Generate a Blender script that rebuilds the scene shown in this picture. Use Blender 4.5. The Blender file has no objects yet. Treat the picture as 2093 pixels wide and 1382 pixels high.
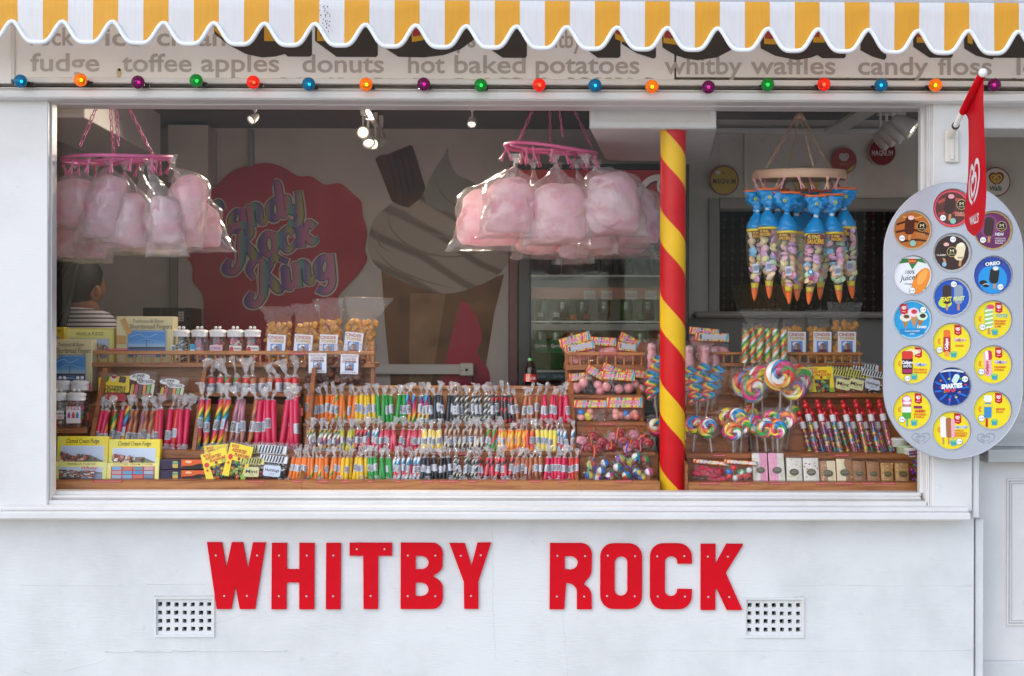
import bpy, math, random
from mathutils import Vector, Matrix, noise
from math import pi, sin, cos, radians
RN = random.Random(11)
sc = bpy.context.scene
COL = sc.collection
# ------------------------------------------------------------------ camera, sky, sun, exposure
FPX, DIST, CZ = 2812.5, 4.5, 1.55          # focal length in photo pixels, metres to the facade, eye height
RM = Matrix.Rotation(-.0085, 3, 'Z') @ Matrix.Rotation(pi/2, 3, 'X') @ Matrix.Rotation(.0024, 3, 'Z')
cd = bpy.data.cameras.new('camera'); cam = bpy.data.objects.new('camera', cd); COL.objects.link(cam)
cd.sensor_width = 36; cd.lens = 36*FPX/2093; cd.clip_end = 500
cam.matrix_world = Matrix.Translation((0, -DIST, CZ)) @ RM.to_4x4()
sc.camera = cam
world = bpy.data.worlds.new('World'); sc.world = world; world.use_nodes = True
wn = world.node_tree.nodes; wl = world.node_tree.links
sky = wn.new('ShaderNodeTexSky'); sky.sky_type = 'NISHITA'; sky.sun_disc = False
SUN_EL, SUN_AZ = radians(38), radians(222)
sky.sun_elevation = SUN_EL; sky.sun_rotation = SUN_AZ; sky.dust_density = 1.0; sky.air_density = 1.0; sky.ozone_density = 3.0
bg = wn['Background']; bg.inputs[1].default_value = .15
wl.new(sky.outputs[0], bg.inputs[0])
sl = bpy.data.lights.new('sun', 'SUN'); sl.energy = 1.5; sl.angle = radians(110); sl.color = (1, .98, .965)
so = bpy.data.objects.new('sun', sl); COL.objects.link(so)
sd = Vector((sin(SUN_AZ)*cos(SUN_EL), cos(SUN_AZ)*cos(SUN_EL), sin(SUN_EL)))
so.rotation_euler = (-sd).to_track_quat('-Z', 'Y').to_euler()
so.location = (0, -6, 8)
sc.view_settings.view_transform = 'Standard'; sc.view_settings.look = 'None'
sc.view_settings.exposure = .62; sc.view_settings.gamma = 1
sc.render.engine = 'CYCLES'
cy = sc.cycles
cy.use_denoising = True; cy.max_bounces = 10; cy.diffuse_bounces = 5; cy.glossy_bounces = 4
cy.transmission_bounces = 6; cy.transparent_max_bounces = 40; cy.caustics_reflective = False; cy.caustics_refractive = False
cy.sample_clamp_indirect = 6

# ------------------------------------------------------------------ pixel -> place, at a chosen real depth behind the facade
def P(px, py, Y):
    d = RM @ Vector(((px-1046.5)/FPX, (691-py)/FPX, -1)); t = (Y+DIST)/d.y
    return Vector((0, -DIST, CZ)) + d*t
def S(Y): return (Y+DIST)/FPX

# ------------------------------------------------------------------ materials
def lin(h):
    if not isinstance(h, str): return tuple(h)
    h = h.lstrip('#'); o = []
    for i in (0, 2, 4):
        c = int(h[i:i+2], 16)/255
        o.append(c/12.92 if c <= .04045 else ((c+.055)/1.055)**2.4)
    return tuple(o)
MC = {}
def newmat(n):
    m = bpy.data.materials.new(n); m.use_nodes = True
    return m, m.node_tree.nodes, m.node_tree.links, m.node_tree.nodes['Principled BSDF']
def M(col, rough=.5, metal=0., coat=0., emis=0., var=0., bump=0., scale=30., sub=0., trans=0., stretch=(1,1,1)):
    key = (str(col), rough, metal, coat, emis, var, bump, scale, sub, trans, stretch)
    if key in MC: return MC[key]
    m, n, l, p = newmat('paint_%d' % len(MC)); c = lin(col)
    p.inputs['Base Color'].default_value = (*c, 1); p.inputs['Roughness'].default_value = rough
    p.inputs['Metallic'].default_value = metal; p.inputs['Coat Weight'].default_value = coat
    p.inputs['Coat Roughness'].default_value = .08
    if emis: p.inputs['Emission Color'].default_value = (*c, 1); p.inputs['Emission Strength'].default_value = emis
    if trans: p.inputs['Transmission Weight'].default_value = trans
    if sub:
        p.inputs['Subsurface Weight'].default_value = sub; p.inputs['Subsurface Radius'].default_value = (.03, .015, .015)
        p.inputs['Subsurface Scale'].default_value = .3
    if var or bump:
        tc = n.new('ShaderNodeTexCoord'); mp = n.new('ShaderNodeMapping'); mp.inputs['Scale'].default_value = stretch
        nz = n.new('ShaderNodeTexNoise'); nz.inputs['Scale'].default_value = scale; nz.inputs['Detail'].default_value = 5
        l.new(tc.outputs['Object'], mp.inputs[0]); l.new(mp.outputs[0], nz.inputs['Vector'])
        if var:
            r = n.new('ShaderNodeMapRange'); r.inputs['From Min'].default_value = .3; r.inputs['From Max'].default_value = .7
            r.inputs['To Min'].default_value = 1-var; r.inputs['To Max'].default_value = 1+var*.6
            h = n.new('ShaderNodeMix'); h.data_type = 'RGBA'; h.blend_type = 'MULTIPLY'; h.inputs[0].default_value = 1
            h.inputs[6].default_value = (*c, 1)
            l.new(nz.outputs[0], r.inputs[0]); l.new(r.outputs[0], h.inputs[7]); l.new(h.outputs[2], p.inputs['Base Color'])
        if bump:
            b = n.new('ShaderNodeBump'); b.inputs['Strength'].default_value = bump; b.inputs['Distance'].default_value = .004
            l.new(nz.outputs[0], b.inputs['Height']); l.new(b.outputs[0], p.inputs['Normal'])
    MC[key] = m
    return m
def ramp(n, stops, mode='CONSTANT'):
    r = n.new('ShaderNodeValToRGB'); r.color_ramp.interpolation = mode
    e = r.color_ramp.elements
    while len(e) > 1: e.remove(e[-1])
    e[0].position = stops[0][0]; e[0].color = (*lin(stops[0][1]), 1)
    for pos, c in stops[1:]: e.new(pos).color = (*lin(c), 1)
    return r
def film(name, base=.06, gain=1.0, scale=40., bump=.6, tint=(.97, .97, .97), rough=.13, haze=0., cap=.3):
    """thin clear plastic: mostly see-through, fresnel reflection, crinkled; haze = milky share"""
    if name in MC: return MC[name]
    m, n, l, p = newmat(name); out = n['Material Output']; n.remove(p)
    tr = n.new('ShaderNodeBsdfTransparent'); tr.inputs[0].default_value = (*tint, 1)
    gl = n.new('ShaderNodeBsdfGlossy'); gl.inputs['Roughness'].default_value = rough; gl.inputs[0].default_value = (1, 1, 1, 1)
    tc = n.new('ShaderNodeTexCoord'); nz = n.new('ShaderNodeTexNoise'); nz.inputs['Scale'].default_value = scale; nz.inputs['Detail'].default_value = 3
    nz.inputs['Distortion'].default_value = 1.2
    b = n.new('ShaderNodeBump'); b.inputs['Strength'].default_value = bump; b.inputs['Distance'].default_value = .01
    fr = n.new('ShaderNodeFresnel'); fr.inputs[0].default_value = 1.5
    ma = n.new('ShaderNodeMath'); ma.operation = 'MULTIPLY_ADD'; ma.inputs[1].default_value = gain; ma.inputs[2].default_value = base; ma.use_clamp = True
    mx = n.new('ShaderNodeMixShader')
    l.new(tc.outputs['Object'], nz.inputs['Vector']); l.new(nz.outputs[0], b.inputs['Height'])
    l.new(b.outputs[0], gl.inputs['Normal']); l.new(b.outputs[0], fr.inputs['Normal'])
    mn = n.new('ShaderNodeMath'); mn.operation = 'MINIMUM'; mn.inputs[1].default_value = cap
    l.new(fr.outputs[0], ma.inputs[0]); l.new(ma.outputs[0], mn.inputs[0]); l.new(mn.outputs[0], mx.inputs[0]); l.new(tr.outputs[0], mx.inputs[1]); l.new(gl.outputs[0], mx.inputs[2])
    last = mx
    if haze:
        df = n.new('ShaderNodeBsdfDiffuse'); df.inputs[0].default_value = (.85, .83, .83, 1)
        m2 = n.new('ShaderNodeMixShader'); m2.inputs[0].default_value = haze
        l.new(mx.outputs[0], m2.inputs[1]); l.new(df.outputs[0], m2.inputs[2]); last = m2
    l.new(last.outputs[0], out.inputs[0])
    MC[name] = m
    return m
def spiral(name, cols, turns=9., n_=1, rough=.3):
    if name in MC: return MC[name]
    m, n, l, p = newmat(name); p.inputs['Roughness'].default_value = rough; p.inputs['Coat Weight'].default_value = .5; p.inputs['Coat Roughness'].default_value = .1
    tc = n.new('ShaderNodeTexCoord'); sx = n.new('ShaderNodeSeparateXYZ'); l.new(tc.outputs['Object'], sx.inputs[0])
    at = n.new('ShaderNodeMath'); at.operation = 'ARCTAN2'; l.new(sx.outputs[0], at.inputs[0]); l.new(sx.outputs[1], at.inputs[1])
    m1 = n.new('ShaderNodeMath'); m1.operation = 'MULTIPLY'; m1.inputs[1].default_value = n_/(2*pi); l.new(at.outputs[0], m1.inputs[0])
    m2 = n.new('ShaderNodeMath'); m2.operation = 'MULTIPLY_ADD'; m2.inputs[1].default_value = turns; l.new(sx.outputs[2], m2.inputs[0]); l.new(m1.outputs[0], m2.inputs[2])
    fr = n.new('ShaderNodeMath'); fr.operation = 'FRACT'; l.new(m2.outputs[0], fr.inputs[0])
    r = ramp(n, [(i/len(cols), c) for i, c in enumerate(cols)]); l.new(fr.outputs[0], r.inputs[0]); l.new(r.outputs[0], p.inputs['Base Color'])
    MC[name] = m
    return m
def wood_mat(name, c0, c1, ax=(3, 40, 40)):
    m, n, l, p = newmat(name); p.inputs['Roughness'].default_value = .42; p.inputs['Coat Weight'].default_value = .25; p.inputs['Coat Roughness'].default_value = .25
    tc = n.new('ShaderNodeTexCoord'); mp = n.new('ShaderNodeMapping'); mp.inputs['Scale'].default_value = ax
    oi = n.new('ShaderNodeObjectInfo'); ad = n.new('ShaderNodeVectorMath'); ad.operation = 'ADD'
    l.new(tc.outputs['Object'], ad.inputs[0]); l.new(oi.outputs['Random'], ad.inputs[1]); l.new(ad.outputs[0], mp.inputs[0])
    nz = n.new('ShaderNodeTexNoise'); nz.inputs['Scale'].default_value = 1.3; nz.inputs['Detail'].default_value = 8; nz.inputs['Distortion'].default_value = .8
    l.new(mp.outputs[0], nz.inputs['Vector'])
    r = ramp(n, [(.3, c0), (.5, c1), (.7, c0)], 'EASE'); l.new(nz.outputs[0], r.inputs[0])
    vo = n.new('ShaderNodeTexVoronoi'); vo.inputs['Scale'].default_value = 3.2; l.new(ad.outputs[0], vo.inputs['Vector'])
    kr = n.new('ShaderNodeMapRange'); kr.inputs['From Min'].default_value = .02; kr.inputs['From Max'].default_value = .06; kr.inputs['To Min'].default_value = .45; kr.inputs['To Max'].default_value = 1
    l.new(vo.outputs[0], kr.inputs[0])
    h = n.new('ShaderNodeMix'); h.data_type = 'RGBA'; h.blend_type = 'MULTIPLY'; h.inputs[0].default_value = 1
    l.new(r.outputs[0], h.inputs[6]); l.new(kr.outputs[0], h.inputs[7]); l.new(h.outputs[2], p.inputs['Base Color'])
    b = n.new('ShaderNodeBump'); b.inputs['Strength'].default_value = .25; b.inputs['Distance'].default_value = .002
    l.new(nz.outputs[0], b.inputs['Height']); l.new(b.outputs[0], p.inputs['Normal'])
    return m
def paint_mat(name, col, dirt, bump=.35, rough=.45):
    """brushed white gloss paint over masonry / timber: brush marks, soft stains"""
    m, n, l, p = newmat(name); p.inputs['Roughness'].default_value = rough
    tc = n.new('ShaderNodeTexCoord')
    a = n.new('ShaderNodeTexNoise'); a.inputs['Scale'].default_value = 2.2; a.inputs['Detail'].default_value = 7; a.inputs['Roughness'].default_value = .65
    l.new(tc.outputs['Object'], a.inputs['Vector'])
    r = ramp(n, [(.32, dirt), (.6, col)], 'EASE'); l.new(a.outputs[0], r.inputs[0])
    # scuffs: sparse small stains
    q = n.new('ShaderNodeTexNoise'); q.inputs['Scale'].default_value = 14; q.inputs['Detail'].default_value = 6; q.inputs['Roughness'].default_value = .7
    l.new(tc.outputs['Object'], q.inputs['Vector'])
    qr = n.new('ShaderNodeMapRange'); qr.inputs['From Min'].default_value = .62; qr.inputs['From Max'].default_value = .78; qr.inputs['To Min'].default_value = 1; qr.inputs['To Max'].default_value = .82
    l.new(q.outputs[0], qr.inputs[0])
    h = n.new('ShaderNodeMix'); h.data_type = 'RGBA'; h.blend_type = 'MULTIPLY'; h.inputs[0].default_value = 1
    l.new(r.outputs[0], h.inputs[6]); l.new(qr.outputs[0], h.inputs[7]); l.new(h.outputs[2], p.inputs['Base Color'])
    mp = n.new('ShaderNodeMapping'); mp.inputs['Scale'].default_value = (1, 1, 6); l.new(tc.outputs['Object'], mp.inputs[0])
    b1 = n.new('ShaderNodeTexNoise'); b1.inputs['Scale'].default_value = 30; b1.inputs['Detail'].default_value = 8; l.new(mp.outputs[0], b1.inputs['Vector'])
    b2 = n.new('ShaderNodeTexNoise'); b2.inputs['Scale'].default_value = 5; b2.inputs['Detail'].default_value = 4; l.new(tc.outputs['Object'], b2.inputs['Vector'])
    ad = n.new('ShaderNodeMath'); ad.operation = 'MULTIPLY_ADD'; ad.inputs[1].default_value = .35; l.new(b1.outputs[0], ad.inputs[0]); l.new(b2.outputs[0], ad.inputs[2])
    b = n.new('ShaderNodeBump'); b.inputs['Strength'].default_value = bump; b.inputs['Distance'].default_value = .012
    l.new(ad.outputs[0], b.inputs['Height']); l.new(b.outputs[0], p.inputs['Normal'])
    return m
WHITE = paint_mat('white_gloss_paint', '#d9d6d2', '#cecbc7', .12, .35)
WALLP = paint_mat('painted_render', '#d8d7d4', '#cac9c6', .26, .5)
INNER = paint_mat('interior_wall_paint', '#cac2b8', '#bdb5ab', .1, .6)
WOOD = wood_mat('varnished_pine', '#7c431e', '#a06030')
WOODL = wood_mat('pale_pine', '#98592a', '#ba7a42')
FILM = film('cellophane', .02, .8, 70, .9, (.985,.985,.985), rough=.1)
BAGF = film('polythene', .02, .8, 16, .6, (.99,.985,.985), rough=.2, haze=.09)
TWIST = film('crumpled_cellophane', .12, 1.2, 90, 1., (.99, .99, .99), .1, .17, .4)
CLEAR = film('clear_jar', .02, 1.0, 5, .02, (.96, .97, .96), .02)
GLASS = film('window_glass', .0, .09, 1.2, .02, (.985, .985, .985), .0)
RED = M('#dc0a1c', .4, var=.06, scale=12)
LOGO = '#d01820'

# ------------------------------------------------------------------ mesh builder (units: photo px at the thing's own depth; x right, y away, z up)
TXT = {}
def curve_mesh(c, nm):
    o = bpy.data.objects.new(nm, c); me = o.to_mesh()
    v = [tuple(x.co) for x in me.vertices]; f = [tuple(p.vertices) for p in me.polygons]
    o.to_mesh_clear(); bpy.data.objects.remove(o); bpy.data.curves.remove(c)
    return v, f
def text_geo(body, off=0., shear=0., res=3, space=1.):
    k = (body, off, shear, res, space)
    if k not in TXT:
        c = bpy.data.curves.new('t', 'FONT'); c.body = body; c.size = 1; c.offset = off; c.shear = shear; c.resolution_u = res
        c.space_character = space; c.fill_mode = 'FRONT' if hasattr(c, 'fill_mode') else 'BOTH'
        v, f = curve_mesh(c, 't')
        xs = [a[0] for a in v] or [0]; ys = [a[1] for a in v] or [0]
        TXT[k] = (v, f, min(xs), max(xs), min(ys), max(ys))
    return TXT[k]
def shape_geo(loops, ext):
    c = bpy.data.curves.new('s', 'CURVE'); c.dimensions = '2D'; c.fill_mode = 'BOTH'; c.extrude = ext
    for lp in loops:
        s = c.splines.new('POLY'); s.points.add(len(lp)-1); s.use_cyclic_u = True
        for i, (x, z) in enumerate(lp): s.points[i].co = (x, z, 0, 1)
    return curve_mesh(c, 's')
def cat(pts, n=6, closed=False):
    """catmull-rom through points (any dimension)"""
    out = []; N = len(pts)
    for i in range(N if closed else N-1):
        g = lambda j: pts[j % N] if closed else pts[max(0, min(N-1, j))]
        a, b, c, d = g(i-1), g(i), g(i+1), g(i+2)
        for q in range(n):
            t = q/n
            out.append(tuple(.5*(2*b[e]+(c[e]-a[e])*t+(2*a[e]-5*b[e]+4*c[e]-d[e])*t*t+(3*b[e]-a[e]-3*c[e]+d[e])*t**3) for e in range(len(b))))
    if not closed: out.append(tuple(pts[-1]))
    return out
class B:
    def __init__(s): s.v = []; s.f = []; s.m = []; s.ml = []; s.sm = []
    def add(s, v, f, mat, smooth=False, T=None):
        if mat not in s.ml: s.ml.append(mat)
        i = s.ml.index(mat); o = len(s.v)
        s.v += [tuple(T @ Vector(a)) for a in v] if T is not None else [tuple(a) for a in v]
        s.f += [tuple(o+j for j in q) for q in f]; s.m += [i]*len(f); s.sm += [smooth]*len(f)
        return s
    def box(s, x0, x1, y0, y1, z0, z1, mat, c=0., T=None):
        if x0 > x1: x0, x1 = x1, x0
        if z0 > z1: z0, z1 = z1, z0
        if c <= 0:
            v = [(x, y, z) for x in (x0, x1) for y in (y0, y1) for z in (z0, z1)]
            return s.add(v, [(0, 1, 3, 2), (4, 6, 7, 5), (0, 4, 5, 1), (2, 3, 7, 6), (0, 2, 6, 4), (1, 5, 7, 3)], mat, False, T)
        c = min(c, (x1-x0)*.45, abs(y1-y0)*.45, (z1-z0)*.45)
        v = []; X = (x0, x1); Y = (y0, y1); Z = (z0, z1)
        for i in (0, 1):
            for j in (0, 1):
                for k in (0, 1):
                    dx, dy, dz = (c, -c)[i], (c, -c)[j], (c, -c)[k]
                    v += [(X[i], Y[j]+dy, Z[k]+dz), (X[i]+dx, Y[j], Z[k]+dz), (X[i]+dx, Y[j]+dy, Z[k])]
        a = lambda i, j, k, q: (i*4+j*2+k)*3+q
        f = []
        for i in (0, 1): f.append((a(i,0,0,0), a(i,1,0,0), a(i,1,1,0), a(i,0,1,0)))
        for j in (0, 1): f.append((a(0,j,0,1), a(1,j,0,1), a(1,j,1,1), a(0,j,1,1)))
        for k in (0, 1): f.append((a(0,0,k,2), a(1,0,k,2), a(1,1,k,2), a(0,1,k,2)))
        for i in (0, 1):
            for j in (0, 1): f.append((a(i,j,0,0), a(i,j,1,0), a(i,j,1,1), a(i,j,0,1)))
        for i in (0, 1):
            for k in (0, 1): f.append((a(i,0,k,0), a(i,1,k,0), a(i,1,k,2), a(i,0,k,2)))
        for j in (0, 1):
            for k in (0, 1): f.append((a(0,j,k,1), a(1,j,k,1), a(1,j,k,2), a(0,j,k,2)))
        for i in (0, 1):
            for j in (0, 1):
                for k in (0, 1): f.append((a(i,j,k,0), a(i,j,k,1), a(i,j,k,2)))
        return s.add(v, f, mat, False, T)
    def tube(s, pts, r, mat, n=8, closed=False, caps=True, smooth=True, T=None, flat=1.):
        N = len(pts); rr = r if isinstance(r, (list, tuple)) else [r]*N
        P_ = [Vector(p) for p in pts]; v = []; f = []; up = None
        for i in range(N):
            if closed: t = P_[(i+1) % N]-P_[i-1]
            else: t = P_[min(i+1, N-1)]-P_[max(i-1, 0)]
            if t.length < 1e-9: t = Vector((0, 0, 1))
            t.normalize()
            if up is None: up = Vector((0, 0, 1)) if abs(t.z) < .9 else Vector((0, 1, 0))
            a = t.cross(up)
            if a.length < 1e-6: a = t.orthogonal()
            a.normalize(); b = a.cross(t).normalized(); up = b
            for j in range(n):
                q = 2*pi*j/n; v.append(P_[i]+a*(cos(q)*rr[i])+b*(sin(q)*rr[i]*flat))
        for i in range(N if closed else N-1):
            k = (i+1) % N
            for j in range(n): f.append((i*n+j, i*n+(j+1) % n, k*n+(j+1) % n, k*n+j))
        if caps and not closed: f += [tuple(range(n)), tuple((N-1)*n+j for j in range(n))]
        return s.add(v, f, mat, smooth, T)
    def lathe(s, prof, mat, n=16, c=(0, 0, 0), T=None, smooth=True, sq=None):
        v = []; f = []
        for r, z in prof:
            for j in range(n):
                q = 2*pi*j/n; x, y = cos(q), sin(q)
                if sq: e = (abs(x)**sq+abs(y)**sq)**(-1/sq); x *= e; y *= e
                v.append((c[0]+r*x, c[1]+r*y, c[2]+z))
        for i in range(len(prof)-1):
            for j in range(n): f.append((i*n+j, i*n+(j+1) % n, (i+1)*n+(j+1) % n, (i+1)*n+j))
        if prof[0][0] > 1e-6: f.append(tuple(range(n)))
        if prof[-1][0] > 1e-6: f.append(tuple((len(prof)-1)*n+j for j in range(n)))
        return s.add(v, f, mat, smooth, T)
    def sph(s, c, r, mat, nu=10, nv=6, T=None, lump=0., ls=1., seed=0):
        if not isinstance(r, (tuple, list)): r = (r, r, r)
        v = [(c[0], c[1], c[2]+r[2])]; f = []
        for i in range(1, nv):
            a = pi*i/nv
            for j in range(nu):
                q = 2*pi*j/nu; v.append((c[0]+r[0]*sin(a)*cos(q), c[1]+r[1]*sin(a)*sin(q), c[2]+r[2]*cos(a)))
        v.append((c[0], c[1], c[2]-r[2])); L = len(v)-1
        for j in range(nu):
            f.append((0, 1+j, 1+(j+1) % nu)); f.append((L, L-nu+(j+1) % nu, L-nu+j))
        for i in range(nv-2):
            for j in range(nu): f.append((1+i*nu+j, 1+(i+1)*nu+j, 1+(i+1)*nu+(j+1) % nu, 1+i*nu+(j+1) % nu))
        if lump:
            w = []
            for p in v:
                d = Vector(p)-Vector(c); q = 1+lump*noise.noise(Vector((d.x/r[0]*ls+seed*7.3, d.y/r[1]*ls+seed, d.z/r[2]*ls)))
                w.append(tuple(Vector(c)+d*q))
            v = w
        return s.add(v, f, mat, True, T)
    def poly(s, pts, y, mat, T=None): return s.add([(x, y, z) for x, z in pts], [tuple(range(len(pts)))], mat, False, T)
    def prism(s, pts, y0, y1, mat, T=None):
        n = len(pts); v = [(x, y0, z) for x, z in pts]+[(x, y1, z) for x, z in pts]
        return s.add(v, [tuple(range(n)), tuple(range(2*n-1, n-1, -1))]+[(i, (i+1) % n, n+(i+1) % n, n+i) for i in range(n)], mat, False, T)
    def shape(s, loops, y0, y1, mat, T=None):
        v, f = shape_geo(loops, .5)
        return s.add([(a[0], y0 if a[2] > 0 else y1, a[1]) for a in v], f, mat, False, T)
    def text(s, body, x, z, w, h, y, mat, off=0., shear=0., anchor='c', res=2, rot=0., space=1., keep=False):
        """lettering fitted to a box w x h centred at x, z; h None keeps the proportions"""
        v, f, x0, x1, y0, y1 = text_geo(body, off, shear, res, space)
        if not v: return s
        sx = w/(x1-x0); sz = sx if h is None else h/(y1-y0)
        cx, cz = (x0+x1)/2, (y0+y1)/2; c_, s_ = cos(rot), sin(rot); o = []
        for a in v:
            X, Z = (a[0]-cx)*sx, (a[1]-cz)*sz
            o.append((x+X*c_-Z*s_, y, z+X*s_+Z*c_))
        return s.add(o, f, mat)
    def stroke(s, pts, w, y, mat, n=0, closed=False, jit=.0):
        if n: pts = cat(pts, n, closed)
        N = len(pts); v = []; f = []
        for i in range(N):
            a = Vector(pts[(i-1) % N if closed else max(i-1, 0)][:2]); b = Vector(pts[(i+1) % N if closed else min(i+1, N-1)][:2]); t = (b-a)
            t = t.normalized() if t.length > 1e-9 else Vector((1, 0)); nn = Vector((-t.y, t.x))
            ww = (pts[i][2] if len(pts[i]) > 2 else 1)*w/2
            e = Vector((0, 0))
            if not closed and i == 0: e = -t*ww*.4
            if not closed and i == N-1: e = t*ww*.4
            p = Vector(pts[i][:2])+e
            v += [(*(p+nn*ww), i), (*(p-nn*ww), i)]
        v = [(a[0], y-jit*a[2], a[1]) for a in v]
        for i in range(N if closed else N-1):
            k = (i+1) % N; f.append((2*i, 2*i+1, 2*k+1, 2*k))
        return s.add(v, f, mat)
    def pouch(s, rows, mat, nu=10, sub=4, crk=0., cs=.05, seed=0, y=0., pw=.5, smooth=True):
        """a closed pillow: rows (z, xleft, xright, half depth)"""
        R_ = cat(rows, sub); v = []; f = []; n = 2*nu
        for z, xl, xr, d in R_:
            for j in range(n):
                q = 2*pi*j/n; u = .5+.5*cos(q); yy = (abs(sin(q))**(2*pw))*(1 if sin(q) > 0 else -1)
                px, py, pz = xl+(xr-xl)*u, y+yy*max(d, .05), z
                if crk:
                    e = noise.noise_vector(Vector((px*cs+seed*3.1, py*cs*1.3, pz*cs+seed)))*crk; px += e.x; py += e.y; pz += e.z*.6
                v.append((px, py, pz))
        N = len(R_)
        for i in range(N-1):
            for j in range(n): f.append((i*n+j, i*n+(j+1) % n, (i+1)*n+(j+1) % n, (i+1)*n+j))
        f += [tuple(range(n)), tuple((N-1)*n+j for j in range(n))]
        return s.add(v, f, mat, smooth)
    def mesh(s, name, k=1.):
        me = bpy.data.meshes.new(name)
        me.from_pydata([(a[0]*k, a[1]*k, a[2]*k) for a in s.v], [], s.f)
        for m in s.ml: me.materials.append(m)
        me.polygons.foreach_set('material_index', s.m); me.polygons.foreach_set('use_smooth', s.sm)
        me.update()
        return me
def link(name, me, parent=None, loc=(0, 0, 0), rot=None, label=None, cat_=None, group=None, kind=None):
    o = bpy.data.objects.new(name, me); COL.objects.link(o); o.location = loc
    if rot: o.rotation_euler = rot
    if parent is not None: o.parent = parent
    if label: o['label'] = label
    if cat_: o['category'] = cat_
    if group: o['group'] = group
    if kind: o['kind'] = kind
    return o
class Thing:
    """a top-level Empty standing at photo point px, py at depth Y; its parts are built in px of that depth"""
    def __init__(s, name, label, cat_, px, py, Y, group=None, rot=None):
        s.k = S(Y); s.o = link(name, None, None, P(px, py, Y), rot, label, cat_, group); s.o.empty_display_size = .02; s.px, s.py, s.Y = px, py, Y
    def part(s, name, b, parent=None, loc=(0, 0, 0), rot=None, kind=None):
        me = b if isinstance(b, bpy.types.Mesh) else b.mesh(name, s.k)
        return link(name, me, parent or s.o, tuple(a*s.k for a in loc), rot, kind=kind)
def pbox(name, x0, y0, x1, y1, Y, dep, mat, parent=None, c=0., kind=None):
    """a level box whose front face covers a photo rectangle at depth Y and runs dep metres back"""
    ce = P((x0+x1)/2, (y0+y1)/2, Y); k = S(Y); w, h = abs(x1-x0)*k/2, abs(y1-y0)*k/2
    b = B(); b.box(-w, w, 0, dep, -h, h, mat, c)
    o = link(name, b.mesh(name), parent, ce-(parent.location if parent else Vector()), kind=kind)
    return o
ORD = 'first second third fourth fifth sixth seventh eighth ninth tenth eleventh twelfth thirteenth fourteenth fifteenth sixteenth seventeenth eighteenth nineteenth twentieth'.split()
# ---- flat print: a list of coloured shapes laid one over the other
def rot2(x, z, a): return (x*cos(a)-z*sin(a), x*sin(a)+z*cos(a))
def ell(cx, cz, rx, rz, a=0, n=20): return [(cx+rot2(rx*cos(2*pi*i/n), rz*sin(2*pi*i/n), a)[0], cz+rot2(rx*cos(2*pi*i/n), rz*sin(2*pi*i/n), a)[1]) for i in range(n)]
def rrect(cx, cz, w, h, r, a=0, n=4):
    o = []; r = min(r, w/2, h/2)
    for sx, sz, st in ((1, 1, 0), (-1, 1, pi/2), (-1, -1, pi), (1, -1, 1.5*pi)):
        for i in range(n+1):
            q = st+pi/2*i/n; x, z = rot2(sx*(w/2-r)+r*cos(q), sz*(h/2-r)+r*sin(q), a); o.append((cx+x, cz+z))
    return o
HEART = [[(0, -.55), (-.45, -.2), (-.62, .2), (-.42, .5), (-.12, .42), (0, .22)], [(0, .22), (.2, .5), (.6, .48), (.72, .15), (.5, -.25), (.2, -.5)], [(-.02, -.3), (-.25, -.08), (-.3, .12), (-.18, .22), (-.03, .08), (.1, .22), (.3, .2), (.36, .02), (.22, -.18), (.08, -.28)]]
def draw(b, items, ox=0., oz=0., s=1., y=0., step=.12, rough=.35):
    for it in items:
        t = it[0]; y -= step
        if t == 'e': b.poly(ell(ox+it[1]*s, oz+it[2]*s, it[3]*s, it[4]*s, it[5] if len(it) > 6 else 0), y, M(it[-1], rough))
        elif t == 'r': b.poly(rrect(ox+it[1]*s, oz+it[2]*s, it[3]*s, it[4]*s, it[5]*s, it[6]), y, M(it[7], rough))
        elif t == 'p': b.poly([(ox+x*s, oz+z*s) for x, z in it[1]], y, M(it[2], rough))
        elif t == 't': b.text(it[1], ox+it[2]*s, oz+it[3]*s, it[4]*s, it[5]*s if it[5] else None, y, M(it[6], rough), off=it[7] if len(it) > 7 else .012, shear=it[8] if len(it) > 8 else 0., rot=it[9] if len(it) > 9 else 0)
        elif t == 's': b.stroke([(ox+p[0]*s, oz+p[1]*s, *(p[2:])) for p in it[1]], it[2]*s, y, M(it[3], rough), n=4, jit=.003)
        elif t == 'h':
            for h in HEART: b.stroke([(ox+(it[1]+x*it[3])*s, oz+(it[2]+z*it[3]*(it[6] if len(it) > 6 else 1))*s) for x, z in h], it[4]*s, y, M(it[5], rough), n=4, jit=.003)
    return y
def pic_sea(cx, cz, w, h):
    o = [('r', cx, cz, w, h, 0, 0, '#2f86c8')]
    for i in range(4): o.append(('r', cx, cz+h*(.1-.06*i), w, h*.06, 0, 0, ['#4a97d0', '#6aa9d6', '#8db9d8', '#a7bfd0'][i]))
    o += [('r', cx, cz-h*.3, w, h*.4, 0, 0, '#35679c'), ('r', cx, cz-h*.14, w, h*.06, 0, 0, '#33302f'), ('r', cx, cz+.02*h, w*.02, h*.3, 0, 0, '#4a4038'),
          ('s', [(cx-w*.45, cz+h*.3), (cx-.2*w, cz+h*.4), (cx, cz+.28*h), (cx+.3*w, cz+.42*h)], h*.02, '#a5cbe6'), ('s', [(cx-w*.3, cz+h*.12), (cx, cz+.2*h), (cx+.35*w, cz+.1*h)], h*.016, '#8fbde0'),
          ('s', [(cx-w*.4, cz-h*.3), (cx, cz-.26*h), (cx+.4*w, cz-.34*h)], h*.04, '#88aac4'), ('r', cx, cz-.46*h, w*.5, h*.08, 0, 0, '#c9cdd2')]
    return o
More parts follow.
